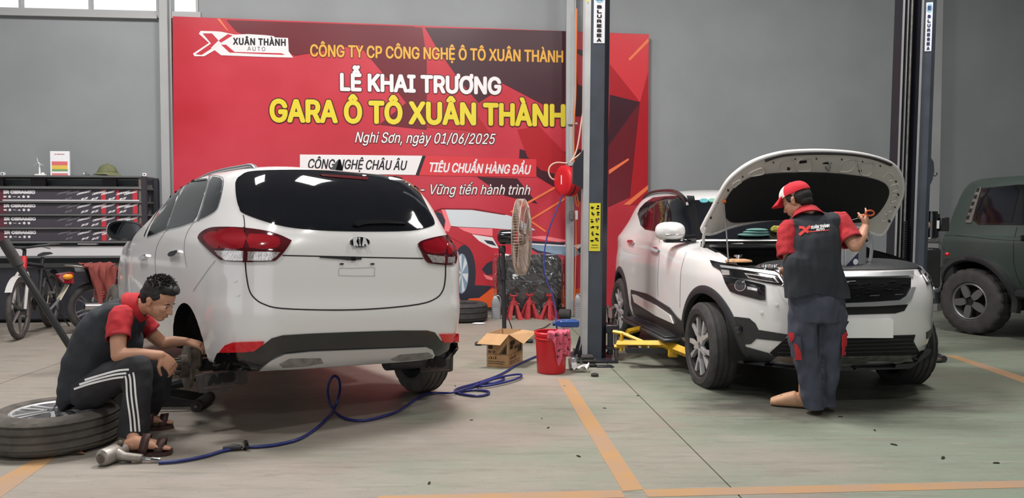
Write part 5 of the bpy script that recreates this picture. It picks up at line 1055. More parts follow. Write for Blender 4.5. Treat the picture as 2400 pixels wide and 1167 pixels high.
def drape(name, label, c, a0, a1, drop, m, inner=.10, r=.156, top=.372, n=40, folds=.012, cat='rag'):
    rows = []; rnd = random.Random(5)
    for i in range(n+1):
        a = a0+(a1-a0)*i/n; d = drop(i/n); row = []; L_ = inner+d
        for j in range(25):
            s_ = L_*j/24; w = folds*math.sin(i*.9+1.2)*min(1, max(0, s_-inner)/.08)+.004*math.sin(i*2.3+j*.5)
            if s_ < inner: rr = r-(inner-s_); z = top+.010*math.sin(i*.8+j*.9)-.12*max(0, (.05-s_))
            else: rr = r+.004+w; z = top-(s_-inner)
            row.append((c.x+rr*math.cos(a), c.y+rr*math.sin(a), z))
        rows.append(row)
    mb = MB(); mb.loft(rows, cap=False, closed=False); o = mb.build(name, m, None, 60)
    md = o.modifiers.new('thickness', 'SOLIDIFY'); md.thickness = .003; return tag(o, label, cat)
drape('rag', 'pink rag with dark oil stains hanging over the red bucket', bk, R(-105), R(15), lambda t: .055+.24*math.exp(-((t-.30)/.10)**2)+.17*max(0, math.sin(min(1, max(0, (t-.36)/.6))*PI))**.5, M_['rag'])
jg = Vector((bk.x+.135, bk.y+.06, .392)); JG = thing('oil_jug', 'blue oil jug lying flat across the red bucket', 'jug', jg, R(6))
M_['blue_plastic'] = mat('blue_plastic', C(34, 74, 138), .3, coat=.2)
mb = MB(); mb.box((.02, 0, .03), (.17, .13, .06), bev=.010); mb.loft([[(-.064, y*.055, .03+z*.026) for y, z in ((-1, -1), (1, -1), (1, 1), (-1, 1))], [(-.10, y*.02, .03+z*.018) for y, z in ((-1, -1), (1, -1), (1, 1), (-1, 1))]]); mb.build('jug_body', M_['blue_plastic'], JG, 20); mb = MB(); mb.tube([(-.10, 0, .028), (-.122, 0, .028)], .019, 14); mb.build('cap', M_['blue_plastic'], JG); mb = MB(); mb.box((.02, 0, .0605), (.12, .09, .004), bev=.001); mb.build('pressed_panel', M_['blue_plastic'], JG)
# litter beside the post
t_ = thing('foil_pack', 'crumpled silver foil pack on the floor behind the red bucket', 'packet', fl(1342, 866), R(20)); mb = MB(); mb.box((0, 0, .055), (.075, .05, .11), bev=.015, rot=RX(R(-12))); mb.build('pack_body', mat('foil', C(190, 190, 192), .3, .7, var=.3, scale=40, bump=.6, bscale=40), t_); mb = MB(); mb.box((.0, -.035, .045), (.05, .004, .05), rot=RX(R(-12))); mb.build('pack_label', M_['white_plain'], t_, 0)
t_ = thing('paper_scrap', 'crumpled white paper scrap on the floor by the lift post', 'paper', fl(1362, 872)); rnd = random.Random(2); mb = MB(); rows = [[(-.07+.14*i/6, -.035+.07*j/4, .012+.05*abs(math.sin(i*1.3+j*.9))*(.4+i/6)+.01*rnd.random()) for j in range(5)] for i in range(7)]; mb.loft(rows, cap=False, closed=False); mb.build('paper_sheet', M_['white_plain'], t_, 20)
t_ = thing('rubber_pad', 'stack of black rubber lift pads at the foot of the left post', 'rubber pad', fl(1378, 858)); 
for k, (dx, dz, s_) in enumerate(((0, .02, 1), (.01, .055, .9), (-.005, .085, .8))): mb = MB(); mb.box((dx, 0, dz), (.14*s_, .13*s_, .032), bev=.01); mb.build('pad', M_['rubber'], t_)
for j, (u0_, u1_, top) in enumerate(((1348, 1360, 788), (1356, 1369, 797))):
    p = fl(u0_, 838+j*6); q = atY(u1_, top, p.y+.04); t_ = thing('steel_strip', ['taller', 'shorter'][j]+' dark steel blade leaning beside the left lift post', 'steel plate', p); d = q-p; mb = MB(); s_ = Vector((.028, .012, 0)); mb.add([-s_, s_, d+s_*.35, d-s_*.35, -s_+Vector((0, .008, 0)), s_+Vector((0, .008, 0)), d+s_*.35+Vector((0, .008, 0)), d-s_*.35+Vector((0, .008, 0))], [(0, 1, 2, 3), (7, 6, 5, 4), (0, 4, 5, 1), (1, 5, 6, 2), (2, 6, 7, 3), (3, 7, 4, 0)]); mb.build('strip', M_['post_dark'], t_, 0)
t_ = thing('rubber_puck', 'black rubber puck on the floor right of the bucket', 'rubber pad', fl(1394, 882)); mb = MB(); mb.lathe([(.03, 0), (.032, .004), (.032, .022), (.027, .026), (.018, .026), (.016, .02), (.002, .02)], 24); mb.build('puck', M_['rubber'], t_)
t_ = thing('flat_bar', 'flat black steel bars on the floor in front of the left post', 'steel plate', fl(1405, 858), R(4))
for k in range(3): mb = MB(); mb.box((.02*k, -.035*k, .006), (.22-.03*k, .025, .010), bev=.002); mb.build('bar', M_['post_dark'], t_)
# pedestal fan
FN = thing('pedestal_fan', 'tall black pedestal fan with a rusty wire cage behind the cardboard box', 'fan', fl(1182, 806)); fy = FN.location.y; kf = fy/FPX; zf = lambda y: (518.5-y)*kf+HC
mb = MB(); mb.tube([(0, 0, .03), (-.004, 0, zf(690))], .024, 14); mb.tube([(-.004, 0, zf(690)), (-.012, 0, zf(575))], .020, 14); mb.tube([(-.006, 0, zf(655)), (-.006, 0, zf(630))], .03, 12); mb.build('pole', M_['black_plastic'], FN)
mb = MB(); [mb.tube([(0, 0, .03), (.29*math.cos(a), .29*math.sin(a), .02)], [.026, .02], 8, flat=.7) for a in (.3, .3+PI/2, .3+PI, .3+1.5*PI)]; [mb.box((.29*math.cos(a), .29*math.sin(a), .018), (.07, .07, .036), bev=.01) for a in (.3, .3+PI/2, .3+PI, .3+1.5*PI)]; mb.build('base', M_['black_plastic'], FN)
ca_ = Vector((.985, -.17, .0)).normalized(); fc_ = Vector((.135, -.02, zf(555))); Mf = frame(fc_, (0, 0, 1), ca_)
mb = MB(); mb.tube([fc_-ca_*.20, fc_-ca_*.18, fc_-ca_*.06, fc_-ca_*.02], [.055, .078, .082, .07], 18); mb.build('motor', M_['gloss_black'], FN, 40); mb = MB(); mb.box((-.02, 0, zf(585)), (.07, .06, .08), bev=.015); mb.build('tilt_bracket', M_['black_plastic'], FN)
M_['cage_wire'] = mat('rusty_cage', C(178, 160, 148), .6, .3, var=.2, scale=8); M_['fan_blade'] = mat('fan_blade', C(170, 152, 140), .45, .3)
RC = .405; mb = MB()
for zc, rr in ((0.0, .10), (.0, .2), (.0, .3), (.012, RC), (.085, RC), (.115, .32), (.13, .2), (.135, .1)): mb.tube([Mf @ Vector((rr*math.cos(a), rr*math.sin(a), zc)) for a in [2*PI*k/56 for k in range(56)]], .0045 if rr == RC else .003, 4, closed=True)
for k in range(84):
    a = 2*PI*k/84; mb.tube([Mf @ Vector((r_*math.cos(a), r_*math.sin(a), z_)) for r_, z_ in ((.07, 0), (.3, 0), (.385, .004), (RC, .03), (RC, .085), (.36, .107), (.2, .13), (.07, .137))], .0024, 4)
g_ = mb.build('guard', M_['cage_wire'], FN, 60); g_['kind'] = 'stuff'
for k in range(3):
    a0 = 2*PI*k/3+.5; rows = [[Mf @ Vector((r_*math.cos(a0+t), r_*math.sin(a0+t), .07+.05*(t-.45)/.45*(1-.3*r_/RC))) for t in [.9*j/8 for j in range(9)]] for r_ in (.06, .12, .2, .28, .35, .375)]; mb = MB(); mb.loft(rows, cap=False, closed=False); o = mb.build('blade', M_['fan_blade'], FN, 60); md = o.modifiers.new('t', 'SOLIDIFY'); md.thickness = .003
mb = MB(); mb.lathe([(.06, .03), (.06, .10), (.03, .12), (.001, .12)], 20, Mf); mb.build('hub', M_['fan_blade'], FN)
mb = MB(); p = atY(1208, 645, fy)-FN.location; mb.box(tuple(p), (.06, .004, .028), rot=RY(R(-8))); mb.build('paper_tag', M_['white_plain'], FN, 0)
cable('fan_cable', [atY(u, v, fy) for u, v in ((1170, 575), (1171, 620), (1180, 690), (1188, 735), (1198, 764))]+[flz(1206, 790), flz(1225, 800), flz(1252, 776), flz(1275, 768), flz(1290, 758)], .006, M_['black_cable'], 'black fan cable trailing behind the cardboard box')
# wrapped machine, jack stands, jugs, loose tyres by the banner
MC = thing('wrapped_machine', 'black machine under clear plastic sheet at the foot of the banner', 'machine', fl(1240, 742)+Vector((0, .15, 0))); km = MC.location.y/FPX
M_['film'] = clear_film('plastic_film', .07, .12)
mb = MB(); mb.box((0, .02, .45), (.90, .20, .80), bev=.06); mb.box((0, -.08, .3), (.6, .04, .4), bev=.015); [mb.tube([(x, 0, 0), (x, 0, .1)], .03, 8) for x in (-.35, .35)]; mb.build('machine_body', mat('machine_black', C(34, 35, 38), .5, var=.15, scale=6), MC)
from mathutils import noise as mnoise
def film_pt(u, v):
    # u across 0..1 over front and sides, v height 0..1
    w, d = .96, .25; per = [(-w/2, d/2), (-w/2, -d/2), (w/2, -d/2), (w/2, d/2)]; ln = [d, w, d]; s_ = u*sum(ln); k = 0
    while k < 2 and s_ > ln[k]: s_ -= ln[k]; k += 1
    a, b = Vector(per[k]), Vector(per[k+1]); p = a+(b-a)*(s_/ln[k]); n = mnoise.noise(Vector((p.x*4+v*3, p.y*4-v*1.5, v*2.5)))*.05+abs(mnoise.noise(Vector((p.x*9+v*6, p.y*9, v*5+3))))*.06
    q = Vector((p.x, p.y)); q.x *= 1+n*.7; q.y *= 1+n*4.5+.1*(1-v); return (q.x, q.y, .01+.86*v+.04*mnoise.noise(Vector((u*5, v*2, 9))))
rows = [[film_pt(i/60, j/36) for j in range(37)] for i in range(61)]; mb = MB(); mb.loft(rows, cap=False, closed=False)
rows = [[(-.47+.94*i/24, -.12+.24*j/12, .86+.03*mnoise.noise(Vector((i*.35, j*.35, 1)))) for j in range(13)] for i in range(25)]; mb.loft(rows, cap=False, closed=False); mb.build('plastic_sheet', M_['film'], MC, 60)
def jack_stand(x, label, rz):
    p = fl(*x); t_ = thing('jack_stand', label, 'jack stand', p, rz, 'red jack stands along the wrapped machine')
    for k in range(4):
        a = PI/4+k*PI/2; mb = MB(); c_, s_ = math.cos(a), math.sin(a); mb.loft([[(c_*.11+dx*w_, s_*.11+dy*w_, 0.0) for dx, dy, w_ in ((-.03, -.03, 1), (.03, -.03, 1), (.03, .03, 1), (-.03, .03, 1))], [(c_*.04+dx, s_*.04+dy, .20) for dx, dy in ((-.018, -.018), (.018, -.018), (.018, .018), (-.018, .018))]]); mb.build('leg', M_['red_faded'], t_, 20)
    mb = MB(); mb.lathe([(.055, .19), (.05, .235), (.03, .24), (.028, .26)], 16); mb.build('collar', M_['red_faded'], t_); mb = MB(); mb.tube([(0, 0, .22), (0, 0, .31)], .02, 10); mb.box((0, 0, .315), (.10, .045, .02), bev=.006); mb.box((-.045, 0, .33), (.015, .045, .03)); mb.box((.045, 0, .33), (.015, .045, .03)); mb.build('saddle_post', M_['red_faded'], t_); mb = MB(); mb.tube([(.03, -.02, .22), (.08, -.03, .205)], .008, 6); mb.build('ratchet_handle', M_['red_faded'], t_)
M_['red_faded'] = mat('faded_red_paint', C(160, 46, 52), .55, var=.15, scale=12)
jack_stand((1204, 748), 'red jack stand nearest the fan pole', .2); jack_stand((1241, 746), 'red jack stand in the middle, in front of the wrapped machine', .5); jack_stand((1288, 748), 'red jack stand by the hanging blue hose', .9)
M_['silver_plastic'] = mat('silver_plastic', C(150, 152, 156), .35, .4)
def jug(name, label, p, rz, h, w, d, front=None):
    t_ = thing(name, label, 'jug', p, rz); mb = MB(); rr = [(1, 0), (1, .04), (1, .55), (.95, .66), (.62, .84), (.34, .93)]
    mb.loft([[(x*w/2*s_-(w*.10*(z_ > .6)*(z_-.6)/.3), y*d/2*min(1, s_+.1), z_*h) for x, y in ((-1, -.8), (-.8, -1), (.8, -1), (1, -.8), (1, .8), (.8, 1), (-.8, 1), (-1, .8))] for s_, z_ in rr]); o = mb.build('jug_body', M_['silver_plastic'], t_, 25)
    for k in range(5): mb = MB(); z_ = h*(.10+.08*k); mb.box((0, 0, z_), (w*1.03, d*1.03, h*.022), bev=.004); mb.build('rib', M_['silver_plastic'], t_) if not front else None
    mb = MB(); mb.tube(smoothline([(w*.40, 0, h*.06), (w*.80, 0, h*.10), (w*.92, 0, h*.40), (w*.86, 0, h*.74), (w*.62, 0, h*.96), (w*.10, 0, h*.97)] if front else [(w*.46, 0, h*.5), (w*.50, 0, h*.72), (w*.36, 0, h*.92), (w*.06, 0, h*.95)], 5), d*.13, 8, flat=.8); mb.build('handle', M_['silver_plastic'], t_); mb = MB(); mb.lathe([(w*.15, h*.92), (w*.15, h*.995), (.001, h*.997)], 16, Matrix.Translation((-w*.11, 0, 0))); mb.build('cap', M_['red_plastic'] if front else M_['silver_plastic'], t_)
    return t_
jug('oil_jug', 'grey ribbed oil jug left of the fan pole on the floor', fl(1163, 747), 0, .33, .12, .10); jug('oil_jug', 'grey ribbed oil jug between the steel pole and the lift post', fl(1355, 744), 0, .335, .105, .10)
t_ = thing('black_can', 'round black can on the floor at the foot of the steel pole', 'can', fl(1326, 748)); mb = MB(); mb.tube([(-.08, .02, .07), (.06, -.02, .07)], .068, 20); mb.build('can_body', M_['rubber'], t_); mb = MB(); mb.tube([(-.088, .022, .07), (-.08, .02, .07)], .05, 20); mb.build('can_end', M_['black_plastic'], t_)
tp = Vector((atY(1085, 735, 10.2).x, 10.2, 0)); TY = thing('loose_tyre', 'old black tyre lying flat in front of the banner, right of the white hatchback', 'tyre', tp); mb = tyre_mb(.33, .20, .235, grooves=3); mb.v = [(x, y, z+.1235) for x, y, z in mb.v]; mb.build('tyre', M_['rubber'], TY, 30)
t_ = thing('flat_stone', 'pale flat scrap on the floor beside the loose tyre', 'scrap', fl(1122, 760)); mb = MB(); mb.ball((0, 0, .012), (.085, .035, .012), 8); mb.build('scrap', M_['sticker_white'], t_)
# ------------------------------------------------------------------ trolley jack with its long handle
JK = thing('trolley_jack', 'low black trolley jack under the raised corner, long handle leaning left', 'jack', fl(372, 955), R(3)); jx = JK.location
M_['jack_black'] = mat('jack_black', C(26, 27, 30), .4, var=.1, scale=10)
for s_ in (-1, 1):
    mb = MB(); mb.prism([(-.40, .03), (.30, .025), (.30, .07), (.1, .105), (-.25, .13), (-.40, .11)], .012, Matrix.Translation((0, s_*.11+.006, 0)) @ Matrix.Rotation(PI/2, 4, 'X')); mb.build('side_plate', M_['jack_black'], JK, 0)
    mb = MB(); mb.box((-.05, s_*.12, .026), (.66, .008, .012)); mb.build('bright_edge', M_['steel'], JK, 0)
mb = MB(); mb.tube([(.31, -.14, .04), (.31, .14, .04)], .04, 18); mb.build('front_roller', M_['rubber'], JK); mb = MB(); mb.tube([(.31, -.15, .04), (.31, .15, .04)], .012, 8); mb.build('axle', M_['steel'], JK)
for s_ in (-1, 1): mb = MB(); mb.tube([(-.36, s_*.15-.02, .035), (-.36, s_*.15+.02, .035)], .035, 16); mb.build('castor', M_['rubber'], JK)
mb = MB(); mb.tube([(-.22, 0, .09), (.22, 0, .19)], .035, 8); mb.lathe([(.05, .19), (.055, .21), (.02, .215)], 16, Matrix.Translation((.22, 0, 0))); mb.build('lift_arm', M_['jack_black'], JK)
Ji = (Matrix.Translation(jx) @ Matrix.Rotation(R(3), 4, 'Z')).inverted()
h0 = Ji @ atY(236, 926, jx.y+.02); h1 = Ji @ atY(40, 617, jx.y-.10); h2 = Ji @ atY(8, 564, jx.y-.12)
mb = MB(); mb.tube([h0, h1], .0235, 12); mb.build('handle_tube', M_['jack_black'], JK, 60); mb = MB(); mb.tube([h1+(h0-h1)*.02, h2], .036, 14); mb.build('grip', M_['rubber'], JK, 50); mb = MB(); mb.box(tuple(h0+Vector((.03, 0, -.04))), (.12, .12, .12), bev=.02); mb.build('handle_yoke', M_['jack_black'], JK)
# removed wheel he sits on
WH = thing('car_wheel', 'alloy wheel with dusty tyre lying flat under the sitting man', 'wheel', ((122-1200)/FPX*4.52, 4.52, 0)); wheel(WH, (0, 0, .113), (0, 0, 1), .345, .240, .215, 'split', M_['machined'], M_['dark_alloy'], M_['dusty_rubber'], spin=.5)
# dry leaves and crumbs on the floor
M_['leaf'] = mat('dry_leaf', C(112, 84, 60), .8)
t_ = thing('dry_leaf', 'dry brown leaf on the floor beside the flat wheel', 'leaf', fl(180, 1066)); mb = MB(); rows = [[(-.05+.1*i/6, .022*math.sin(PI*i/6)*j, .004+.014*abs(j)*math.sin(PI*i/6)) for j in (-1, 0, 1)] for i in range(7)]; mb.loft(rows, cap=False, closed=False); mb.build('leaf_blade', M_['leaf'], t_, 30)
crumb = None
spots = ((1285, 1003, 1.0, 'dark crumb left of the orange bay line'), (1006, 1133, 1.2, 'dark crumb alone near the bottom edge, centre left'), (1417, 957, .8, 'dark crumb just right of the orange bay line'), (1495, 928, .8, 'dark crumb beside the long floor joint'), (1356, 1070, 1.1, 'dark crumb touching the left edge of the orange bay line'), (1970, 977, 1.1, 'dark crumb just right of the standing man'), (2050, 1009, 1.1, 'dark crumb in front of the white SUV number plate'), (2210, 1074, 1.6, 'longest dark scrap on the right of the floor'), (2335, 1086, 1.2, 'dark scrap nearest the right edge of the floor'), (1105, 985, .8, 'dark crumb in front of the hatchback right rear wheel'), (1270, 981, .7, 'dark crumb below the red bucket'), (2095, 1043, 1.3, 'dark scrap left of the longest one on the right'), (1067, 905, .8, 'dark crumb beside the blue hose coil'), (1323, 905, .7, 'dark crumb at the foot of the red bucket'))
for (u, v, s_, lab) in spots:
    p = fl(u, v)
    if crumb is None:
        mb = MB(); mb.ball((0, 0, .004), (.013, .009, .006), 5); o = crumb = tag(mb.build('dirt_crumb', M_['joint'], None, 20, loc=p), lab, 'dirt', 'crumbs of dirt on the floor')
    else:
        o = crumb.copy(); COL.objects.link(o); o.location = p; o['label'] = lab
    o.scale = (s_*1.3, s_*.6, s_*.7); o.rotation_euler.z = u*.37
# ------------------------------------------------------------------ rack with film boxes along the left wall
RO = .48; RW = WM(RO)
ru = lambda u, v: wall_uv(u, v, RO)
rx1 = ru(343, 500)[0]; rx0 = ru(-420, 500)[0]; rl = ru(333, 500)[0]; rz = lambda v: ru(170, v)[1]
RK = thing('storage_rack', 'grey steel rack of long film boxes against the left wall', 'rack'); RK.matrix_world = WM(0)
def rb(name, xa, xb, za_, zb_, ya, yb, m, bev=.003): mb = MB(); mb.box(((xa+xb)/2, (za_+zb_)/2, (ya+yb)/2), (xb-xa, zb_-za_, yb-ya), bev=bev); return mb.build(name, m, RK, 0)
M_['rack_grey'] = mat('rack_grey', C(96, 97, 98), .5, var=.06, scale=4); M_['rack_dark'] = mat('rack_dark', C(44, 44, 52), .5)
top = rz(411)
for x in (rx1-.03, rx0+.03): rb('upright', x-.03, x+.03, 0, top-.01, RO-.05, RO, M_['rack_dark']); rb('upright', x-.03, x+.03, 0, top-.01, .02, .07, M_['rack_dark'])
rb('inner_post', rl-.045, rl-.01, 0, top, RO-.06, RO-.02, mat('rack_brown', C(112, 96, 86), .6)); rb('shelf', rx0, rl-.0, top-.025, top, .02, RO, M_['rack_grey'])
shelves = [(437, 443), (471.5, 475.5), (501.5, 506), (532.5, 537.5), (565, 570)]
for a, b_ in shelves: rb('shelf', rx0, rl, rz(b_), rz(a), .02, RO, M_['rack_grey'])
for xa, xb in ((72, 107), (240, 273), (-100, -60), (-20, 8)): rb('back_bracket', wall_uv(xa, 425, .2)[0], wall_uv(xb, 425, .2)[0], rz(438), rz(413), .16, .2, mat('bracket_brown', C(74, 68, 70), .6))
rb('back_rail', rx0, rl, rz(438), rz(430), .1, .14, M_['rack_grey'])
rb('white_panel', rx0, rl, rz(600), rz(577), RO-.10, RO-.04, mat('panel_white', C(206, 204, 206), .6)); rb('lower_shelf', rx0, rl, rz(605), rz(600), .02, RO, M_['rack_grey'])
rb('base_panel', rx0, rl, .05, rz(628), RO-.16, RO-.12, M_['rack_dark']); rb('lower_rail', rx0, rl, rz(628), rz(617), RO-.16, RO-.10, M_['rack_grey'])
for xa, xb, v, m in ((100, 150, 572, M_['rack_dark']), (146, 182, 573, M_['rack_dark']), (180, 225, 571, M_['white_plain'])): rb('loose_strip', ru(xa, v)[0], ru(xb, v)[0], rz(v+3), rz(v-1), RO-.1, RO-.02, m)
M_['carton_black'] = mat('carton_black', C(62, 58, 66), .55, var=.06, scale=3); M_['carton_red'] = mat('carton_red', C(186, 44, 58), .5); M_['carton_maroon'] = mat('carton_maroon', C(92, 42, 56), .55); M_['carton_white'] = mat('carton_white', C(222, 218, 222), .5); M_['carton_fade'] = mat('carton_fade', C(116, 112, 120), .5)
names = ['uppermost', 'second from the top', 'third from the top', 'lowest']
for j in range(4):
    za_, zb_ = rz(shelves[j+1][0]-.3), rz(shelves[j][1]+.8)
    bx1 = ru(325-(j % 2)*1.5, 480)[0]; bx0 = ru(-330, 480)[0]; c0 = Vector(((bx0+bx1)/2, za_, .28)); bt = thing('film_box', 'long black carton of window film, '+names[j]+' on the rack', 'box', WM(0) @ c0, WYAW, 'film cartons on the rack')
    w, h = bx1-bx0, zb_-za_; mb = MB(); mb.box((0, 0, h/2), (w, .34, h), bev=.003); mb.build('carton', M_['carton_black'], bt, 0); fy_ = -.171
    X = lambda u: ru(u, 480)[0]-c0.x
    def flat(name, pts, m, dd=0.0): k_ = MB(); k_.add([(x, fy_-dd, z) for x, z in pts], [tuple(range(len(pts)))]); return k_.build(name, m, bt, 0)
    flat('maroon_band', [(X(-14), .002), (X(14), .002), (X(9), h-.002), (X(-14), h-.002)], M_['carton_maroon'])
    mb = MB(); text_fit(mb, 'IR CERAMIC', lambda a, b: (a, fy_-.002, b), (X(5), h*.62, X(81), h*.90), .08); mb.build('lettering', M_['carton_white'], bt, 0)['label'] = 'white lettering along the carton front'
    for i in range(6):
        x = X(9+11*i); sh = [(x-.018, h*.30), (x+.018, h*.30), (x+.018, h*.44), (x-.018, h*.44)] if i in (0,) else ([(x-.02, h*.35), (x+.02, h*.35), (x+.02, h*.39), (x-.02, h*.39)] if i == 2 else ([(x-.02, h*.30), (x+.02, h*.30), (x, h*.45)] if i == 3 else [(x+.017*math.cos(a), h*.37+.017*math.sin(a)) for a in [2*PI*q/10 for q in range(10)]]))
        flat('icon', sh, M_['carton_white'], .001)
    for xa, xb in ((235, 246), (271, 277), (309, 320)): flat('red_band', [(X(xa), .002), (X(xb), .002), (X(xb), h-.002), (X(xa), h-.002)], M_['carton_red'], .0006)
    for i, (u_, row, m) in enumerate([(130, 1, 'carton_fade'), (152, 1, 'carton_fade'), (177, 1, 'carton_white'), (213, 1, 'carton_white'), (234, 1, 'carton_white'), (270, 1, 'carton_white'), (288, 1, 'carton_white'), (148, 0, 'carton_fade'), (186, 0, 'carton_white'), (210, 0, 'carton_white'), (250, 0, 'carton_white'), (276, 0, 'carton_white')]):
        s_ = 'CERAMIC' if row else 'IR CE'; L_ = .17 if row else .085; mb = MB(); x0 = X(u_); z0 = h*(.50 if row else .05); text_fit(mb, s_, lambda a, b: (x0+a+b*.6, fy_-.002, z0+b+a*.25), (0, 0, L_, .028), .05); mb.build('slanted_lettering', M_[m], bt, 0)
    if j == 0: mb = MB(); mb.tube([(X(6), fy_-.02, .008), (X(326), fy_-.02, .008)], .009, 6); mb.build('clear_tube', M_['carton_white'], bt)
# things on top of the rack
tz = top+.001
def on_rack(u): return WM(.30) @ Vector((wall_uv(u, 405, .30)[0], tz, 0))
kr = on_rack(95).y/FPX
t_ = thing('wind_turbine_model', 'small white wind turbine model on top of the rack', 'model', on_rack(95), WYAW); mb = MB(); mb.box((0, 0, .012), (.125, .06, .024), bev=.004); mb.build('base', M_['white_plain'], t_); mb = MB(); mb.tube([(-.01, 0, .02), (-.012, 0, .165)], [.012, .007], 10); mb.build('mast', M_['white_plain'], t_); mb = MB(); mb.ball((-.012, -.012, .165), (.010, .02, .010), 6); mb.build('nacelle', M_['white_plain'], t_)
for a in (100, 215, 335): mb = MB(); d = Vector((math.cos(R(a)), 0, math.sin(R(a)))); mb.tube([Vector((-.012, -.03, .165)), Vector((-.012, -.03, .165))+d*.03, Vector((-.012, -.03, .165))+d*.075], [.004, .008, .002], 6, flat=.4); mb.build('rotor_blade', M_['white_plain'], t_)
mb = MB(); mb.box((.03, -.0, .034), (.03, .03, .02), bev=.003); mb.build('plaque', M_['white_plain'], t_)
t_ = thing('colour_card', 'white framed card with red, yellow and green bands on the rack', 'sign', on_rack(140), WYAW); cw, chh = 43*kr, 58*kr; mb = MB(); mb.box((0, .02, chh/2), (cw, .03, chh), bev=.003); mb.build('frame', M_['sticker_white'], t_, 0)
for z0, z1, m in ((.60, .44, C(214, 110, 112)), (.44, .28, C(224, 190, 84)), (.28, .20, C(110, 160, 96)), (.12, .02, C(214, 120, 122))): mb = MB(); mb.box((0, .004, chh*(z0+z1)/2-.002), (cw*.82, .002, chh*(z0-z1)*.96)); mb.build('colour_band', mat('card_ink', m, .5), t_, 0)
mb = MB(); text_fit(mb, 'IR CERAMIC', lambda a, b: (a, .003, b), (-cw*.26, chh*.86, cw*.26, chh*.90), .04); mb.build('lettering', mat('card_pink', C(206, 130, 136), .5), t_, 0)
t_ = thing('sun_helmet', 'olive green sun helmet on the right end of the rack', 'hat', on_rack(252), WYAW); M_['olive'] = mat('olive_cloth', C(98, 102, 72), .8, var=.08, scale=20, bump=.2, bscale=120); mb = MB()
rings = []
for r_, z_, dz in ((.165, .012, .02), (.172, .006, .022), (.14, .035, .014), (.118, .055, .006), (.112, .085, 0), (.092, .125, 0), (.055, .152, 0), (.006, .160, 0)): rings.append([(r_*1.02*math.cos(a), r_*.8*math.sin(a), z_-dz*math.cos(a)*-1*(1 if r_ > .13 else .3)*0+(-dz*.5 if math.cos(a) > .3 else 0)+dz*.5) for a in [2*PI*q/32 for q in range(32)]])
mb.loft(rings); mb.build('crown', M_['olive'], t_, 70); mb = MB(); mb.ball((0, 0, .162), .010, 5); mb.build('button', M_['olive'], t_); mb = MB(); mb.tube([(.119*1.02*math.cos(a), .119*.8*math.sin(a), .058) for a in [2*PI*q/32 for q in range(32)]], .006, 6, closed=True); mb.build('band', M_['olive'], t_)
t_ = thing('plastic_wrap', 'crumpled clear plastic wrap on the rack beside the helmet', 'plastic', on_rack(200), WYAW); mb = MB(); rows = [[(.055*math.cos(a)*s_*(1+.2*math.sin(3*a+i)), .04*math.sin(a)*s_, .01+.045*(1-s_)*(1+.3*math.sin(5*a+i))) for a in [2*PI*q/18 for q in range(18)]] for i, s_ in enumerate((1, .8, .5, .15))]; mb.loft(rows); mb.build('wrap', M_['film'], t_, 20); mb = MB(); mb.box((.06, 0, .006), (.10, .03, .008)); mb.build('dark_strip', M_['rack_dark'], t_)
for u, lab in ((7, 'small white cube at the left of the rack top'), (339, 'small white cube on the right post of the rack')):
    p = on_rack(u); t_ = thing('price_cube', lab, 'cube', p, WYAW); mb = MB(); mb.box((0, 0, .022), (.042, .042, .042), bev=.003); mb.build('cube', M_['white_plain'], t_, 0); mb = MB(); mb.box((.002, -.0215, .024), (.018, .002, .018)); mb.build('print', M_['rack_dark'], t_, 0)
# ------------------------------------------------------------------ mountain bike
BXf = fl(46, 795); BXf.z = 0; bd_ = Vector((.256, -.967, 0)); BXr = BXf-bd_*1.06
BI = thing('mountain_bike', 'dusty red and black mountain bike standing by the rack', 'bicycle', BXr, math.atan2(bd_.y, bd_.x)); M_['bike_red'] = mat('bike_red', C(188, 44, 50), .4); M_['bike_tyre'] = mat('bike_tyre', C(66, 63, 62), .85, var=.2, scale=30); M_['mag_grey'] = mat('mag_grey', C(104, 100, 98), .5, .3); M_['fender_pale'] = mat('fender_pale', C(176, 174, 172), .5)
def bwheel(x, dark):
    mb = MB(); n = 60; rr = []
    for q in range(10): a = 2*PI*q/10; rr.append((.335-.026+.028*math.cos(a)*1.0, .028*math.sin(a)))
    rr.append(rr[0]); rings = [[((r_+(.004 if (j % 3 == 0 and r_ > .32) else 0))*math.cos(2*PI*j/n)+x, z_, (r_+(.004 if (j % 3 == 0 and r_ > .32) else 0))*math.sin(2*PI*j/n)+.337) for j in range(n)] for r_, z_ in rr]; mb.loft(rings, cap=False); ty = mb.build('tyre', M_['bike_tyre'], BI, 60)
    mb = MB(); mb.tube([(x+.282*math.cos(a), 0, .337+.282*math.sin(a)) for a in [2*PI*q/40 for q in range(40)]], .014, 6, closed=True); mb.build('rim', M_['mag_grey'], ty, 60)
    for k in range(6): a = 2*PI*k/6+.3; mb = MB(); mb.tube([(x+.03*math.cos(a), 0, .337+.03*math.sin(a)), (x+.28*math.cos(a+.12), 0, .337+.28*math.sin(a+.12))], [.022, .010], 6, flat=.6); mb.build('spoke', M_['mag_grey'], ty, 60)
    mb = MB(); mb.tube([(x, -.05, .337), (x, .05, .337)], .03, 12); mb.build('hub', M_['black_plastic'], ty); mb = MB(); mb.lathe([(.085, -.03), (.085, -.026), (.03, -.026)], 24, frame((x, 0, .337), (1, 0, 0), (0, 1, 0))); mb.build('brake_disc', M_['steel'], ty)
bwheel(0, 0); bwheel(1.06, 0)
FB = lambda nm, pts, r, m, **kw: (lambda mb: (mb.tube(pts, r, 8, **kw), mb.build(nm, m, BI, 60))[1])(MB())
FB('frame_tube', [(.40, 0, .34), (.86, 0, .76)], .036, M_['black_plastic']); FB('frame_tube', [(.28, 0, .78), (.88, 0, .84)], .026, M_['black_plastic']); FB('frame_tube', [(.40, 0, .33), (.24, 0, .88)], .022, M_['black_plastic'])
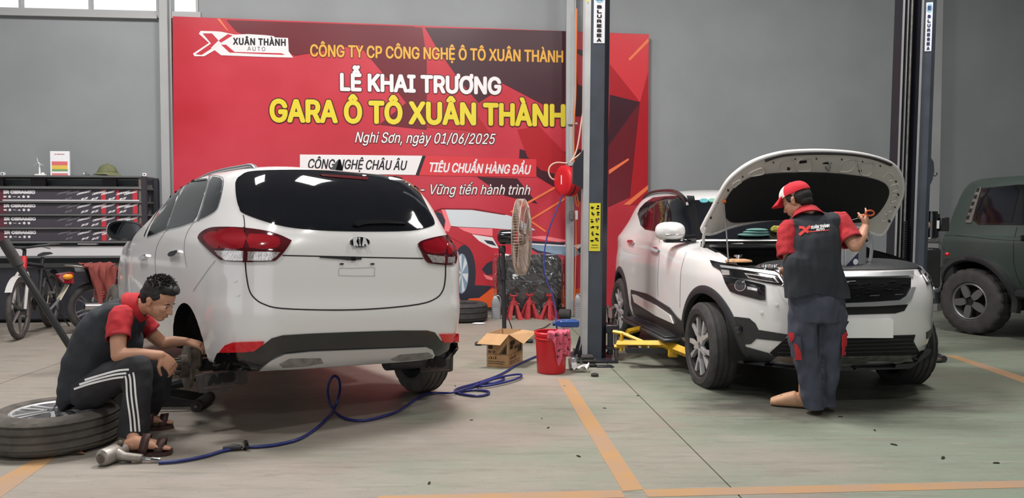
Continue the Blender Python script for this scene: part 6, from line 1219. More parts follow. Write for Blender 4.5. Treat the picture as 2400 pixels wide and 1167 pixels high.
for s_ in (-1, 1): FB('stay', [(0, s_*.06, .337), (.40, s_*.04, .33)], .012, M_['black_plastic']); FB('stay', [(0, s_*.06, .337), (.29, s_*.03, .74)], .011, M_['black_plastic']); FB('fork_leg', [(1.06, s_*.06, .337), (.94, s_*.06, .70), (.92, s_*.04, .74)], .018, M_['fender_pale'])
FB('head_tube', [(.92, 0, .72), (.86, 0, .92)], .034, M_['bike_red']); FB('stem', [(.86, 0, .92), (.84, 0, .99), (.91, 0, 1.02)], .02, M_['black_plastic'])
hbr = FB('handlebar', smoothline([(.84, -.34, 1.06), (.90, -.16, 1.04), (.91, 0, 1.02), (.90, .16, 1.04), (.84, .34, 1.06)], 4), .014, M_['black_plastic'])
for s_ in (-1, 1): mb = MB(); mb.tube([(.865, s_*.25, 1.053), (.835, s_*.36, 1.062)], .019, 10); mb.build('grip', M_['rubber'], hbr); mb = MB(); mb.tube([(.88, s_*.20, 1.03), (.95, s_*.29, 1.01)], .008, 6); mb.build('brake_lever', M_['alloy'], hbr)
mb = MB(); mb.loft([[(x, -w, z), (x, -w*.5, z+.02), (x, w*.5, z+.02), (x, w, z)] for x, w, z in ((.06, .07, .92), (.16, .075, .915), (.28, .04, .905), (.36, .025, .90))], closed=True); mb.build('saddle', M_['black_plastic'], BI)
mb = MB(); rows = [[(1.06+.375*math.cos(a), s_, .337+.375*math.sin(a)) for s_ in (-.035, -.02, 0, .02, .035)] for a in [R(35+10*q) for q in range(9)]]; mb.loft(rows, cap=False, closed=False); mb.build('front_mudguard', M_['fender_pale'], BI, 60); mb = MB(); rows = [[(.385*math.cos(a), s_, .337+.385*math.sin(a)) for s_ in (-.04, -.02, 0, .02, .04)] for a in [R(30+10*q) for q in range(14)]]; mb.loft(rows, cap=False, closed=False); mb.build('rear_mudguard', M_['black_plastic'], BI, 60)
mb = MB(); mb.lathe([(.09, -.005), (.09, .005), (.02, .006)], 24, frame((.40, -.06, .33), (1, 0, 0), (0, 1, 0))); mb.build('chainring', M_['steel'], BI); [(lambda mb: (mb.tube([(.40, s_*.09, .33), (.40-s_*.07, s_*.09, .33+s_*.13)], .010, 6), mb.box((.40-s_*.07, s_*.13, .33+s_*.13), (.09, .08, .02)), mb.build('pedal_crank', M_['steel'], BI)))(MB()) for s_ in (-1, 1)]; FB('kickstand', [(.10, .06, .30), (.02, .22, .0)], .008, M_['black_plastic'])
# ------------------------------------------------------------------ motorcycle behind the sitting man
mp = fl(222, 778); MT = thing('motorcycle', 'motorcycle seen from behind, red spring and rear lamp, by the rack', 'motorcycle', (mp.x, mp.y, 0), R(46)); M_['moto_black'] = mat('moto_black', C(28, 24, 34), .2, coat=.4)
def mwheel(x):
    mb = MB(); n = 48; rr = [(.255+.045*math.cos(2*PI*q/10), .042*math.sin(2*PI*q/10)) for q in range(10)]; rr.append(rr[0]); mb.loft([[(x+r_*math.cos(2*PI*j/n), z_, .30+r_*math.sin(2*PI*j/n)) for j in range(n)] for r_, z_ in rr], cap=False); ty = mb.build('tyre', M_['rubber'], MT, 60)
    mb = MB(); mb.tube([(x+.215*math.cos(a), 0, .30+.215*math.sin(a)) for a in [2*PI*q/40 for q in range(40)]], .014, 6, closed=True); mb.build('rim', M_['alloy'], ty, 60)
    mb = MB(); [mb.tube([(x+.05*math.cos(2*PI*k/24), .03*(-1)**k, .30+.05*math.sin(2*PI*k/24)), (x+.21*math.cos(2*PI*k/24+.25*(-1)**(k//2)), 0, .30+.21*math.sin(2*PI*k/24+.25*(-1)**(k//2)))], .0022, 4) for k in range(24)]; mb.build('wire_spokes', M_['alloy'], ty, 60)['kind'] = 'stuff'; mb = MB(); mb.tube([(x, -.07, .30), (x, .07, .30)], .06, 16); mb.build('hub', M_['steel'], ty)
mwheel(0); mwheel(1.22)
FM = lambda nm, pts, r, m, **kw: (lambda mb: (mb.tube(pts, r, 10, **kw), mb.build(nm, m, MT, 60))[1])(MB())
for s_ in (-1, 1):
    hx = [(.04+.028*math.cos(a)+.05*a/40, s_*.13+.028*math.sin(a), .40+.19*a/40) for a in [2*PI*q/12 for q in range(77)]]; FM('spring', hx, .007, mat('spring_red', C(196, 40, 44), .35)); FM('damper', [(.02, s_*.13, .33), (.04, s_*.13, .42)], .018, M_['alloy']); FM('damper', [(.04, s_*.13, .40), (.10, s_*.13, .62)], .012, M_['steel'])
FM('exhaust', [(-.16, -.17, .33), (.30, -.16, .30)], .045, M_['alloy']); mb = MB(); mb.tube([(-.163, -.17, .33), (-.15, -.17, .33)], .028, 12); mb.build('exhaust_tip', VO, MT); FM('exhaust_pipe', [(.30, -.16, .30), (.7, -.12, .22), (.85, -.05, .35)], .02, M_['chrome'])
mb = MB(); mb.loft([[(x, -w, z0), (x, -w*.9, z1), (x, w*.9, z1), (x, w, z0)] for x, w, z0, z1 in ((-.30, .06, .66, .72), (-.10, .10, .60, .74), (.3, .12, .55, .76), (.6, .11, .58, .70), (.75, .08, .60, .66))]); mb.build('tail_fairing', M_['moto_black'], MT, 30); mb = MB(); mb.loft([[(x, -w, z), (x, -w*.6, z+.05), (x, w*.6, z+.05), (x, w, z)] for x, w, z in ((-.22, .08, .73), (.1, .12, .75), (.45, .12, .73), (.72, .08, .72))]); mb.build('seat', M_['black_plastic'], MT, 40)
mb = MB(); mb.box((.12, -.118, .655), (.34, .004, .012), rot=RY(R(8))); mb.build('purple_stripe', mat('purple', C(120, 60, 140), .3), MT, 0)
mb = MB(); mb.loft([[(-.40, -.03, .69), (-.40, -.03, .71), (-.40, .03, .71), (-.40, .03, .69)], [(-.34, -.085, .61), (-.34, -.08, .72), (-.34, .08, .72), (-.34, .085, .61)], [(-.24, -.10, .60), (-.24, -.09, .73), (-.24, .09, .73), (-.24, .10, .60)]]); mb.build('rear_lamp', M_['red_lamp'], MT, 40); AMB = mat('amber', C(226, 150, 40), .15); [MB_.ball((-.30, s_*.085, .68), (.055, .03, .035), 8).build('indicator', AMB, MT) for MB_, s_ in ((MB(), -1), (MB(), 1))]
FM('grab_rail', smoothline([(.0, -.12, .76), (-.22, -.12, .80), (-.30, 0, .80), (-.22, .12, .80), (.0, .12, .76)], 4), .013, M_['steel'])
mb = MB(); mb.box((-.33, 0, .50), (.008, .15, .20), rot=RY(R(28)), bev=.003); mb.build('number_plate', mat('plate_cream', C(206, 198, 176), .6), MT, 0); mb = MB(); mb.loft([[(x, -.05, z), (x, 0, z+.015), (x, .05, z), (x, 0, z-.01)] for x, z in ((-.22, .62), (-.34, .46), (-.44, .34), (-.48, .30))]); mb.build('rear_mudguard', mat('mudguard_grey', C(110, 112, 116), .5), MT, 40)
mb = MB(); mb.box((.62, 0, .42), (.5, .2, .28), bev=.05); mb.build('engine', M_['dark_alloy'], MT); FM('fork', [(1.22, .07, .30), (1.0, .07, .85)], .022, M_['steel']); FM('fork', [(1.22, -.07, .30), (1.0, -.07, .85)], .022, M_['steel']); FM('handlebar', [(.98, -.34, .98), (1.0, 0, .92), (.98, .34, .98)], .013, M_['black_plastic']); mb = MB(); mb.box((1.0, 0, .8), (.2, .22, .3), bev=.06); mb.build('front_fairing', M_['moto_black'], MT); FM('side_stand', [(.5, .10, .25), (.45, .26, .0)], .012, M_['steel'])
mb = MB(); mb.box((.5, 0, .62), (.9, .06, .05), bev=.02); mb.build('frame_beam', M_['moto_black'], MT)
# rust red cloth over the seat
M_['rust_cloth'] = mat('rust_cloth', C(128, 62, 56), .95, var=.15, scale=6, bump=.35, bscale=160)
MTm = Matrix.Translation((mp.x, mp.y, 0)) @ Matrix.Rotation(R(46), 4, 'Z'); rows = []
for i in range(45):
    x = -.14+.34*i/44; row = []; drop = (.50*math.sin(PI*min(1, max(0, (i-6)/34)))**.6 if 6 < i < 40 else .06)*(1-.30*math.sin(i*.33+.5)); drop = max(.05, drop)
    for j in range(41):
        s_ = j/40; fold = .016*math.sin(i*.55+.6+j*.03)+.008*math.sin(i*1.3+j*.16)+.010*mnoise.noise(Vector((i*.2, j*.12, 0)))
        if s_ < .42: y = .13-.28*s_/.42; z = .822+.007*math.sin(i*.4+j*.5)+.012*mnoise.noise(Vector((i*.15, j*.2, 4)))
        else: t = (s_-.42)/.58; y = -.152-.028*min(1, t*6)+fold*min(1, t*5); z = .812-drop*t
        row.append(MTm @ Vector((x+.03*math.sin(j*.2)*(s_ > .42), y, z)))
    rows.append(row)
mb = MB(); mb.loft(rows, cap=False, closed=False); o = mb.build('cloth', M_['rust_cloth'], None, 60); md = o.modifiers.new('t', 'SOLIDIFY'); md.thickness = .004; tag(o, 'rust red cloth thrown over the motorcycle seat', 'cloth')
# ------------------------------------------------------------------ things in the engine bay of the white SUV
def cbw(p): return CB.M @ p
def on_cb(u, v, dz=0.0): p, n = CB.at(u, v); return CB.M @ p+Vector((0, 0, dz))
jp = on_cb(2020, 634); jp = cbw(CB.Mi @ jp); jj = jug('oil_jug', 'silver oil jug with dark label standing on the front of the open engine bay', (jp.x-.03, jp.y+.12, .975), R(16), .30, .20, .11, True)
mb = MB(); mb.box((-.035, -.0565, .11), (.115, .003, .19)); mb.build('label_sheet', mat('jug_label', C(186, 188, 194), .4), jj, 0)
mb = MB(); text_fit(mb, 'HELIX', lambda a, b: (a, -.059, b), (-.085, .178, -.03, .195), .06); mb.build('lettering', M_['carton_red'], jj, 0)['label'] = 'red lettering on the jug label'; mb = MB(); text_fit(mb, 'CITY', lambda a, b: (a, -.059, b), (-.085, .157, -.045, .172), .06); mb.build('lettering', M_['black_print'], jj, 0)['label'] = 'dark lettering on the jug label'
mb = MB(); mb.add([(-.09, -.0585, .02), (.02, -.0585, .02), (.02, -.0585, .12)], [(0, 1, 2)]); mb.build('label_wedge', mat('label_navy', C(52, 52, 84), .4), jj, 0); mb = MB(); mb.add([(-.005+.022*math.cos(a), -.0592, .05+.022*math.sin(a)) for a in [2*PI*q/18 for q in range(18)]], [tuple(range(18))]); mb.build('label_seal', M_['sticker_white'], jj, 0)
tw = on_cb(1764, 553, .0); t_ = thing('towel', 'folded teal towel at the foot of the windscreen', 'towel', tw, R(6)); M_['teal'] = mat('teal_towel', C(92, 132, 128), .95, var=.1, scale=12, bump=.4, bscale=200)
for z, w, dx in ((.012, .30, 0), (.034, .24, .02), (.055, .20, .03)): mb = MB(); mb.ball((dx, -.02, z), (w/2, .06, .016), 10); mb.build('fold', M_['teal'], t_)
sp_ = on_cb(1818, 545); t_ = thing('sponge', 'crumpled yellow green netting pad at the foot of the windscreen', 'sponge', sp_); mb = MB(); mb.ball((0, -.02, .03), (.055, .035, .035), 8); [mb.ball((.03*math.cos(k), -.03, .03+.02*math.sin(k*2)), (.02, .02, .015), 6) for k in range(5)]; mb.build('sponge_body', mat('sponge_mat', C(150, 150, 60), .9, var=.4, scale=60), t_)
oc = on_cb(1736, 614); t_ = thing('filler_cap', 'chrome filler cap on an orange disc above the headlight', 'cap', (oc.x, oc.y+.06, oc.z+.0)); mb = MB(); mb.lathe([(.105, 0), (.10, .012), (.05, .022)], 28); mb.build('orange_disc', mat('orange_disc', C(196, 150, 110), .5), t_); mb = MB(); mb.lathe([(.02, .02), (.02, .035), (.034, .037), (.034, .052), (.02, .056)], 24); mb.build('cap_body', M_['chrome'], t_)
for k, (u, lab) in enumerate(((1798, 'left of two chrome rings on the radiator cover'), (1819, 'right of two chrome rings on the radiator cover'))): p = on_cb(u, 629); t_ = thing('metal_ring', lab, 'ring', (p.x, p.y+.03, p.z+.004), 0, 'chrome rings on the radiator cover'); mb = MB(); mb.lathe([(.038, 0), (.041, .002), (.041, .024), (.038, .026), (.034, .024), (.034, .002), (.038, 0)], 28, cap=False); mb.build('ring', M_['chrome'], t_)
# ------------------------------------------------------------------ people: shapes merged into one skin, clothes over it
def merge(name, mb, voxel, m, parent, smooth_it=4, fac=.5, folds=0.0, fscale=9.0, fstretch=(1, 1, 1), seed=0.0, keep=None):
    me = bpy.data.meshes.new('raw'); me.from_pydata(mb.v, [], mb.f); me.update(); bm = bmesh.new(); bm.from_mesh(me); bmesh.ops.recalc_face_normals(bm, faces=bm.faces); bm.to_mesh(me); bm.free()
    o = bpy.data.objects.new('raw', me); COL.objects.link(o)
    r = o.modifiers.new('r', 'REMESH'); r.mode = 'VOXEL'; r.voxel_size = voxel
    s = o.modifiers.new('s', 'SMOOTH'); s.factor = fac; s.iterations = smooth_it
    dg = bpy.context.evaluated_depsgraph_get(); out = bpy.data.meshes.new_from_object(o.evaluated_get(dg)); bpy.data.objects.remove(o); bpy.data.meshes.remove(me)
    out.name = name
    if folds:
        st = Vector(fstretch); vn = [v.normal.copy() for v in out.vertices]
        for v, n in zip(out.vertices, vn):
            q = Vector((v.co.x*st.x, v.co.y*st.y, v.co.z*st.z))*fscale+Vector((seed, 0, 0)); d = mnoise.noise(q)+.5*mnoise.noise(q*2.1+Vector((5, 5, 5))); v.co += n*d*folds
    if keep:
        bm = bmesh.new(); bm.from_mesh(out); bmesh.ops.delete(bm, geom=[v for v in bm.verts if not keep(v.co)], context='VERTS'); bm.to_mesh(out); bm.free()
    out.materials.clear(); out.materials.append(m); out.polygons.foreach_set('use_smooth', [True]*len(out.polygons))
    o = bpy.data.objects.new(name, out); COL.objects.link(o)
    if parent: o.parent = parent
    return o
def limb(mb, pts, radii, n=12, ball=True, curve=0):
    P = [Vector(p) for p in pts]; rr = list(radii)
    if curve:
        Q = smoothline(P, curve); t = np.linspace(0, len(P)-1, len(Q)); rr = list(np.interp(t, range(len(P)), rr)); P = Q
    mb.tube(P, rr, n)
    if ball:
        for p, r in ((P[0], rr[0]), (P[-1], rr[-1])): mb.ball(p, r*.995, 6)
        if not curve:
            for p, r in zip(P[1:-1], rr[1:-1]): mb.ball(p, r, 6)
def slab_limb(mb, secs, n=20):            # sections: (centre, half-width vector, half-depth vector)
    rings = []
    for c, a, b in secs:
        c, a, b = Vector(c), Vector(a), Vector(b); rings.append([c+a*math.copysign(abs(math.cos(t))**.85, math.cos(t))+b*math.copysign(abs(math.sin(t))**.85, math.sin(t)) for t in [2*PI*j/n for j in range(n)]])
    mb.loft(rings)
def ell(mb, M, c, r, n=8):                # ellipsoid in a frame
    mb.ball((0, 0, 0), 1, n, M @ Matrix.Translation(c) @ Matrix.Diagonal((*r, 1)))
def head_frame(c, f, up):
    f = Vector(f).normalized(); up = Vector(up); up = (up-f*up.dot(f)).normalized(); l = up.cross(f); M = Matrix((f, l, up)).transposed().to_4x4(); M.translation = Vector(c); return M   # x forward, y left, z up
def head(mb, M):
    ell(mb, M, (-.012, 0, .035), (.098, .076, .088), 12); ell(mb, M, (.028, 0, -.035), (.062, .060, .072), 10); ell(mb, M, (.050, 0, -.088), (.030, .034, .024), 8); ell(mb, M, (.0, 0, -.06), (.055, .056, .045), 8)
    ell(mb, M, (.068, 0, .012), (.022, .048, .012), 8); ell(mb, M, (.060, .035, -.025), (.025, .022, .022), 6); ell(mb, M, (.060, -.035, -.025), (.025, .022, .022), 6)
    p = lambda x, z: M @ Vector((x, 0, z)); mb.tube([p(.078, .008), p(.096, -.022), p(.104, -.036)], [.009, .012, .013], 8); ell(mb, M, (.104, 0, -.036), (.013, .013, .011), 6)
    for s in (-1, 1): ell(mb, M, (.092, s*.012, -.040), (.011, .009, .009), 6); ell(mb, M, (-.012, s*.078, -.012), (.016, .008, .030), 6); ell(mb, M, (-.020, s*.084, .002), (.014, .007, .018), 6)
    ell(mb, M, (.080, 0, -.062), (.014, .022, .007), 6); ell(mb, M, (.077, 0, -.071), (.013, .020, .007), 6)
def face_bits(M, parent, hairm):
    for s in (-1, 1):
        mb = MB(); ell(mb, M, (.069, s*.031, -.006), (.011, .012, .006), 6); e = mb.build('eye', M_['eye_white'], parent); mb = MB(); ell(mb, M, (.0765, s*.031, -.007), (.0055, .0075, .0055), 5); mb.build('iris', M_['black_print'], e)
        mb = MB(); mb.tube([M @ Vector((.083, s*.015, .012)), M @ Vector((.083, s*.032, .018)), M @ Vector((.072, s*.050, .012))], [.003, .004, .002], 6); mb.build('eyebrow', hairm, parent)
    mb = MB(); mb.tube([M @ Vector((.084, -.022, -.066)), M @ Vector((.0935, 0, -.066)), M @ Vector((.084, .022, -.066))], [.001, .0035, .001], 6); mb.build('lips', M_['lips'], parent)
def hand(mb, w, d, n, side, curl=.5, sc=1.0, spread=.012, point=None):
    # w wrist, d towards the knuckles, n out of the back of the hand, side: thumb direction
    w = Vector(w); d = Vector(d).normalized(); n = Vector(n); n = (n-d*n.dot(d)).normalized(); s = d.cross(n)*(1 if side > 0 else -1)
    k = w+d*.085*sc; slab_limb(mb, [(w, s*.026*sc, n*.020*sc), (w+d*.03*sc, s*.036*sc, n*.018*sc), (w+d*.07*sc, s*.043*sc, n*.016*sc), (w+d*.095*sc, s*.040*sc, n*.011*sc)], 16)
    for i, (o, L) in enumerate(((.033, .072), (.011, .080), (-.011, .074), (-.032, .058))):
        L *= sc; c = curl*(1 if point is None or i != point else .15); p = k+s*o*sc+d*.002; a = .25*c; v = d; P = [p-d*.02]; q = p
        for seg, sl in enumerate((.45, .32, .25)):
            a += (.5 if seg == 0 else .9)*c; v = d*math.cos(a)-n*math.sin(a)+s*o*spread*8; v.normalize(); P.append(q); q = q+v*L*sl
        P.append(q); mb.tube(P, [.0095*sc, .0092*sc, .0085*sc, .0078*sc, .0068*sc], 8); mb.ball(q, .0066*sc, 5)
    t0 = w+d*.022*sc+s*.022*sc; t1 = t0+(s*.8+d*.55-n*.35).normalized()*.042*sc; t2 = t1+(d*.9+s*.25-n*(.3+.3*curl)).normalized()*.032*sc; t3 = t2+(d*.95-n*(.2+.5*curl)).normalized()*.025*sc
    mb.tube([t0, t1, t2, t3], [.016*sc, .0115*sc, .0098*sc, .0078*sc], 8); mb.ball(t3, .0076*sc, 5)
def foot(mb, heel, toe, side, sc=1.0):
    h, t = Vector(heel), Vector(toe); d = (t-h); L = d.length; d.normalize(); s = Vector((-d.y, d.x, 0)); z = Vector((0, 0, 1))
    slab_limb(mb, [(h+z*.035-d*.0, s*.026, z*.030), (h+d*.06+z*.045, s*.034, z*.040), (h+d*L*.45+z*.04, s*.040, z*.034), (h+d*L*.72+z*.024, s*.046, z*.020)], 16)
    for i, (o, l, r) in enumerate(((-.034*side, .245, .0135), (-.014*side, .24, .0105), (.004*side, .228, .010), (.020*side, .215, .0095), (.034*side, .198, .009))):
        mb.tube([h+s*o*.9+d*L*.66+z*.022, h+s*o+d*(L*l/.255-.02)+z*.016, h+s*o+d*L*l/.255+z*.012], [r*1.1, r, r*.9], 8); mb.ball(h+s*o+d*L*l/.255+z*.012, r*.9, 5)
M_['eye_white'] = mat('eye_white', C(220, 214, 208), .2); M_['lips'] = mat('lips', C(160, 92, 84), .5); M_['hair'] = mat('hair', C(26, 23, 22), .6, bump=.4, bscale=150)
M_['trouser_black'] = mat('trouser_black', C(36, 36, 41), .8, bump=.15, bscale=250); M_['trouser_navy'] = mat('trouser_navy', C(66, 70, 84), .9, var=.14, scale=7, bump=.2, bscale=260)
M_['sandal_brown'] = mat('sandal_brown', C(62, 38, 34), .5, var=.15, scale=30); M_['shoe_tan'] = mat('shoe_tan', C(196, 152, 120), .6); M_['vest_black'] = mat('vest_black', C(43, 46, 52), .9, var=.08, scale=8, bump=.2, bscale=300)
class Cloth:                              # marks laid on a finished garment
    def __init__(s, o): s.o = o; s.bvh = BVHTree.FromPolygons([v.co.copy() for v in o.data.vertices], [tuple(p.vertices) for p in o.data.polygons])
    def hit(s, u, v):
        d = ray(u, v).normalized(); h = s.bvh.ray_cast(EYE, d)
        if h[0] is None: h = s.bvh.find_nearest(EYE+d*5)
        n = h[1] if h[1].dot(d) < 0 else -h[1]; return h[0], n
    def ribbon(s, name, px, w, m, off=.002, parent=None, curve=6):
        L = [Vector((p.x, p.y)) for p in smoothline([(a, b, 0) for a, b in px], curve)]; A = []
        for i, p in enumerate(L):
            t = (L[min(i+1, len(L)-1)]-L[max(i-1, 0)]).normalized(); nn = Vector((-t.y, t.x))*w/2; A.append([s.hit(*(p+nn)), s.hit(*(p-nn))])
        vs = [h[0]+h[1]*off for a in A for h in a]; n = len(L); mb = MB(); mb.add(vs, [(2*i, 2*i+1, 2*i+3, 2*i+2) for i in range(n-1)]); return mb.build(name, m, parent or s.o, 60)
    def patch(s, name, px, m, off=.004, parent=None, k=10):
        # quad patch: corners px[0..3]
        a, b, c, d = [Vector(p) for p in px]; rows = []
        for i in range(k+1):
            row = []
            for j in range(k+1):
                p = (a*(1-j/k)+b*(j/k))*(1-i/k)+(d*(1-j/k)+c*(j/k))*(i/k); h = s.hit(p.x, p.y); row.append(h[0]+h[1]*off)
            rows.append(row)
        mb = MB(); mb.loft(rows, cap=False, closed=False); return mb.build(name, m, parent or s.o, 60)
def V3(*a): return Vector(a)
# ---- man sitting on the wheel, working at the bare hub
S = thing('person', 'dark haired man in black and red polo sitting on a wheel by the hub', 'person', (-2.5, 4.6, 0)); SI = Matrix.Translation((2.5, -4.6, 0))
W_ = lambda u, v, Y: SI @ atY(u, v, Y)
class Local(Cloth):
    def __init__(s, o, inv): s.inv = inv; Cloth.__init__(s, o); s.eye = inv @ EYE
    def hit(s, u, v):
        d = ray(u, v).normalized(); h = s.bvh.ray_cast(s.eye, d)
        if h[0] is None:
            best = None
            for k in range(40):
                g = s.bvh.find_nearest(s.eye+d*(3.8+k*.05))
                if g[0] is not None and (best is None or g[3] < best[3]): best = g
            h = best
        n = h[1] if h[1].dot(d) < 0 else -h[1]; return h[0], n
b = MB(); Mh1 = head_frame(W_(372, 704, 4.62), (.88, -.10, -.44), (.40, .0, .92)); head(b, Mh1)
shN, shF = W_(284, 742, 4.50), W_(322, 745, 4.82); elN, wrN = W_(277, 833, 4.40), W_(377, 832, 4.48); elF, wrF = W_(382, 806, 4.92), W_(436, 800, 4.93)
nk = W_(318, 722, 4.65); limb(b, [nk, W_(345, 716, 4.63), W_(364, 712, 4.62)], [.056, .054, .056], 12)
hipc = W_(212, 905, 4.62); chest = W_(286, 770, 4.66); limb(b, [hipc, W_(235, 850, 4.64), chest], [.10, .10, .11], 14)
limb(b, [shN, W_(277, 795, 4.43), elN], [.050, .046, .040]); limb(b, [elN, W_(318, 831, 4.43), wrN], [.041, .040, .027]); limb(b, [shF, W_(350, 778, 4.86), elF], [.048, .045, .040]); limb(b, [elF, W_(410, 800, 4.92), wrF], [.040, .036, .027])
hand(b, wrN, W_(406, 862, 4.52)-wrN, V3(.75, -.55, .35), 1, .55, 1.02); hand(b, wrF, V3(.8, .15, -.25), V3(.1, -.3, .9), -1, .6, 1.0)
knN, anN = W_(326, 858, 4.40), W_(312, 1012, 4.40); knF, anF = W_(378, 856, 4.78), W_(345, 985, 4.86)
limb(b, [hipc+V3(.02, -.10, 0), knN, anN], [.062, .05, .038]); limb(b, [hipc+V3(.02, .10, 0), knF, anF], [.062, .05, .038])
fN0, fN1 = SI @ fl(292, 1058, .03), SI @ fl(390, 1052, .03); fF0, fF1 = SI @ fl(305, 1001, .03), SI @ fl(392, 992, .03)
dN, dF = (fN1-fN0).normalized(), (fF1-fF0).normalized(); foot(b, fN0, fN0+dN*.25, 1); foot(b, fF0, fF0+dF*.25, 1); limb(b, [anN, fN0+dN*.045+V3(0, 0, .04)], [.038, .036]); limb(b, [anF, fF0+dF*.045+V3(0, 0, .04)], [.038, .036])
merge('body', b, .0052, M_['skin'], S, 3); face_bits(Mh1, S, M_['hair'])
hb = MB()
for c, r in (((-.025, 0, .062), (.096, .082, .075)), ((-.055, 0, .02), (.066, .074, .075)), ((.030, 0, .092), (.060, .070, .038)), ((-.06, 0, -.02), (.042, .058, .05))): ell(hb, Mh1, c, r, 10)
for s in (-1, 1): ell(hb, Mh1, (-.012, s*.066, .035), (.045, .018, .035), 8)
rnd = random.Random(11)
st_ = MB()
for k in range(420):
    th, ph = rnd.random()*2*PI, rnd.random()*1.25; dr = V3(math.sin(ph)*math.cos(th), math.sin(ph)*math.sin(th), math.cos(ph)); p = V3(-.02, 0, .055)+V3(dr.x*.095, dr.y*.080, dr.z*.078)
    if p.x > .055 and p.z < .08: continue
    q = p+(dr+V3(.55, 0, .35)+V3(rnd.random()-.5, rnd.random()-.5, rnd.random()-.5)*.35).normalized()*(.012+.026*rnd.random()*max(.25, dr.z)); st_.tube([Mh1 @ (p-dr*.012), Mh1 @ ((p+q)/2+dr*.003), Mh1 @ q], [.0048, .0036, .0008], 5)
hr = merge('hair', hb, .0046, M_['hair'], S, 2, folds=.004, fscale=45); st_.build('hair_tufts', M_['hair'], hr, 60)['kind'] = 'stuff'
# polo: black body, red sleeves and collar
sb = MB(); Yh = V3(0, 1, 0)
slab_limb(sb, [(W_(196, 925, 4.62), V3(0, .185, 0), V3(-.105, 0, -.03)), (W_(208, 880, 4.62), V3(0, .19, 0), V3(-.14, 0, .02)), (W_(226, 830, 4.63), V3(0, .19, 0), V3(-.145, 0, .06)), (W_(252, 785, 4.64), V3(0, .195, 0), V3(-.135, 0, .09)), (W_(280, 748, 4.65), V3(0, .19, 0), V3(-.115, 0, .085)), (W_(300, 727, 4.65), V3(0, .135, 0), V3(-.085, 0, .075)), (W_(316, 716, 4.65), V3(0, .075, 0), V3(-.058, 0, .05))], 28)
limb(sb, [W_(268, 735, 4.52), W_(258, 760, 4.53)], [.075, .085]); limb(sb, [W_(306, 735, 4.80), W_(296, 760, 4.80)], [.07, .08]); limb(sb, [W_(305, 800, 4.66), W_(270, 850, 4.62)], [.08, .10])
shirt = merge('polo_shirt', sb, .009, M_['vest_black'], S, 6, folds=.016, fscale=6, fstretch=(1.3, .6, 1.3)); shirt['label'] = 'black shirt body with red sleeves'
for nm, p0, p1, p2, seed in (('near', shN, W_(276, 770, 4.46), W_(277, 790, 4.435), 1), ('far', shF, W_(342, 766, 4.85), W_(352, 776, 4.86), 3)):
    k = MB(); a, b2, c = p0+V3(-.01, .015, .02), p1, p2; limb(k, [p0+V3(0, .0, .005), p1, p2], [.072, .070, .066], 14); sl = merge('sleeve', k, .007, M_['red_cloth'], S, 4, folds=.007, fscale=13, seed=seed, keep=lambda q, c=c, d=(p2-p1).normalized(): (q-c).dot(d) < .004)
    cf = MB(); d = (p2-p1).normalized(); m_ = frame(c, d.orthogonal(), d); cf.lathe([(.0655, -.014), (.0675, -.012), (.0675, .008), (.0655, .010), (.061, .008), (.061, -.014)], 24, m_, cap=False); cf.build('cuff', mat('cuff_red', C(150, 28, 38), .85) if 'cuff_red' not in bpy.data.materials else bpy.data.materials['cuff_red'], sl, 60)
cm = MB(); ax = (W_(345, 714, 4.63)-nk).normalized(); mcol = frame(nk+ax*.01, Yh, ax); cm.lathe([(.094, -.045), (.096, -.035), (.074, .040), (.066, .044), (.062, .034), (.082, -.045)], 28, mcol @ Matrix.Diagonal((1.0, 1.12, 1, 1)), cap=False); cm.build('collar', M_['red_cloth'], S, 60)
# trousers with white stripes
tb = MB(); hN, hF = W_(205, 922, 4.50), W_(212, 915, 4.74)
slab_limb(tb, [(W_(186, 945, 4.62), V3(0, .17, 0), V3(-.06, 0, -.06)), (W_(200, 925, 4.62), V3(0, .19, 0), V3(-.12, 0, -.02)), (W_(212, 885, 4.62), V3(0, .18, 0), V3(-.13, 0, .0))], 24)
limb(tb, [hN, W_(262, 886, 4.44), W_(318, 862, 4.40)], [.105, .098, .082], 16); limb(tb, [W_(320, 862, 4.40), W_(322, 915, 4.40), W_(316, 975, 4.40), W_(314, 1012, 4.40)], [.080, .082, .082, .084], 16)
limb(tb, [hF, W_(300, 880, 4.77), knF], [.10, .095, .08], 16); limb(tb, [knF, W_(372, 905, 4.80), W_(350, 950, 4.85), W_(340, 985, 4.86)], [.078, .078, .076, .075], 16)
tr = merge('trousers', tb, .008, M_['trouser_black'], S, 5, folds=.014, fscale=8, fstretch=(1, 1, 1), seed=7, keep=lambda q: q.z > .083); TR_ = Local(tr, SI)
PX = lambda pts: cr(0, 640, 2.537, pts)
for k, (dy, dx) in enumerate(((0, 0), (1, 1), (2, 2))):
    st = PX([(505-32*k, 636+27*k), (600-32*k, 606+26*k), (700-22*k, 580+24*k), (768-16*k, 573+22*k)]); TR_.ribbon('white_stripe', st, 4.6, M_['white_plain'])
    st = PX([(792-24*k, 590+10*k), (800-24*k, 640), (808-25*k, 740), (822-24*k, 860), (829-24*k, 942)]); TR_.ribbon('white_stripe', st, 4.4, M_['white_plain'])
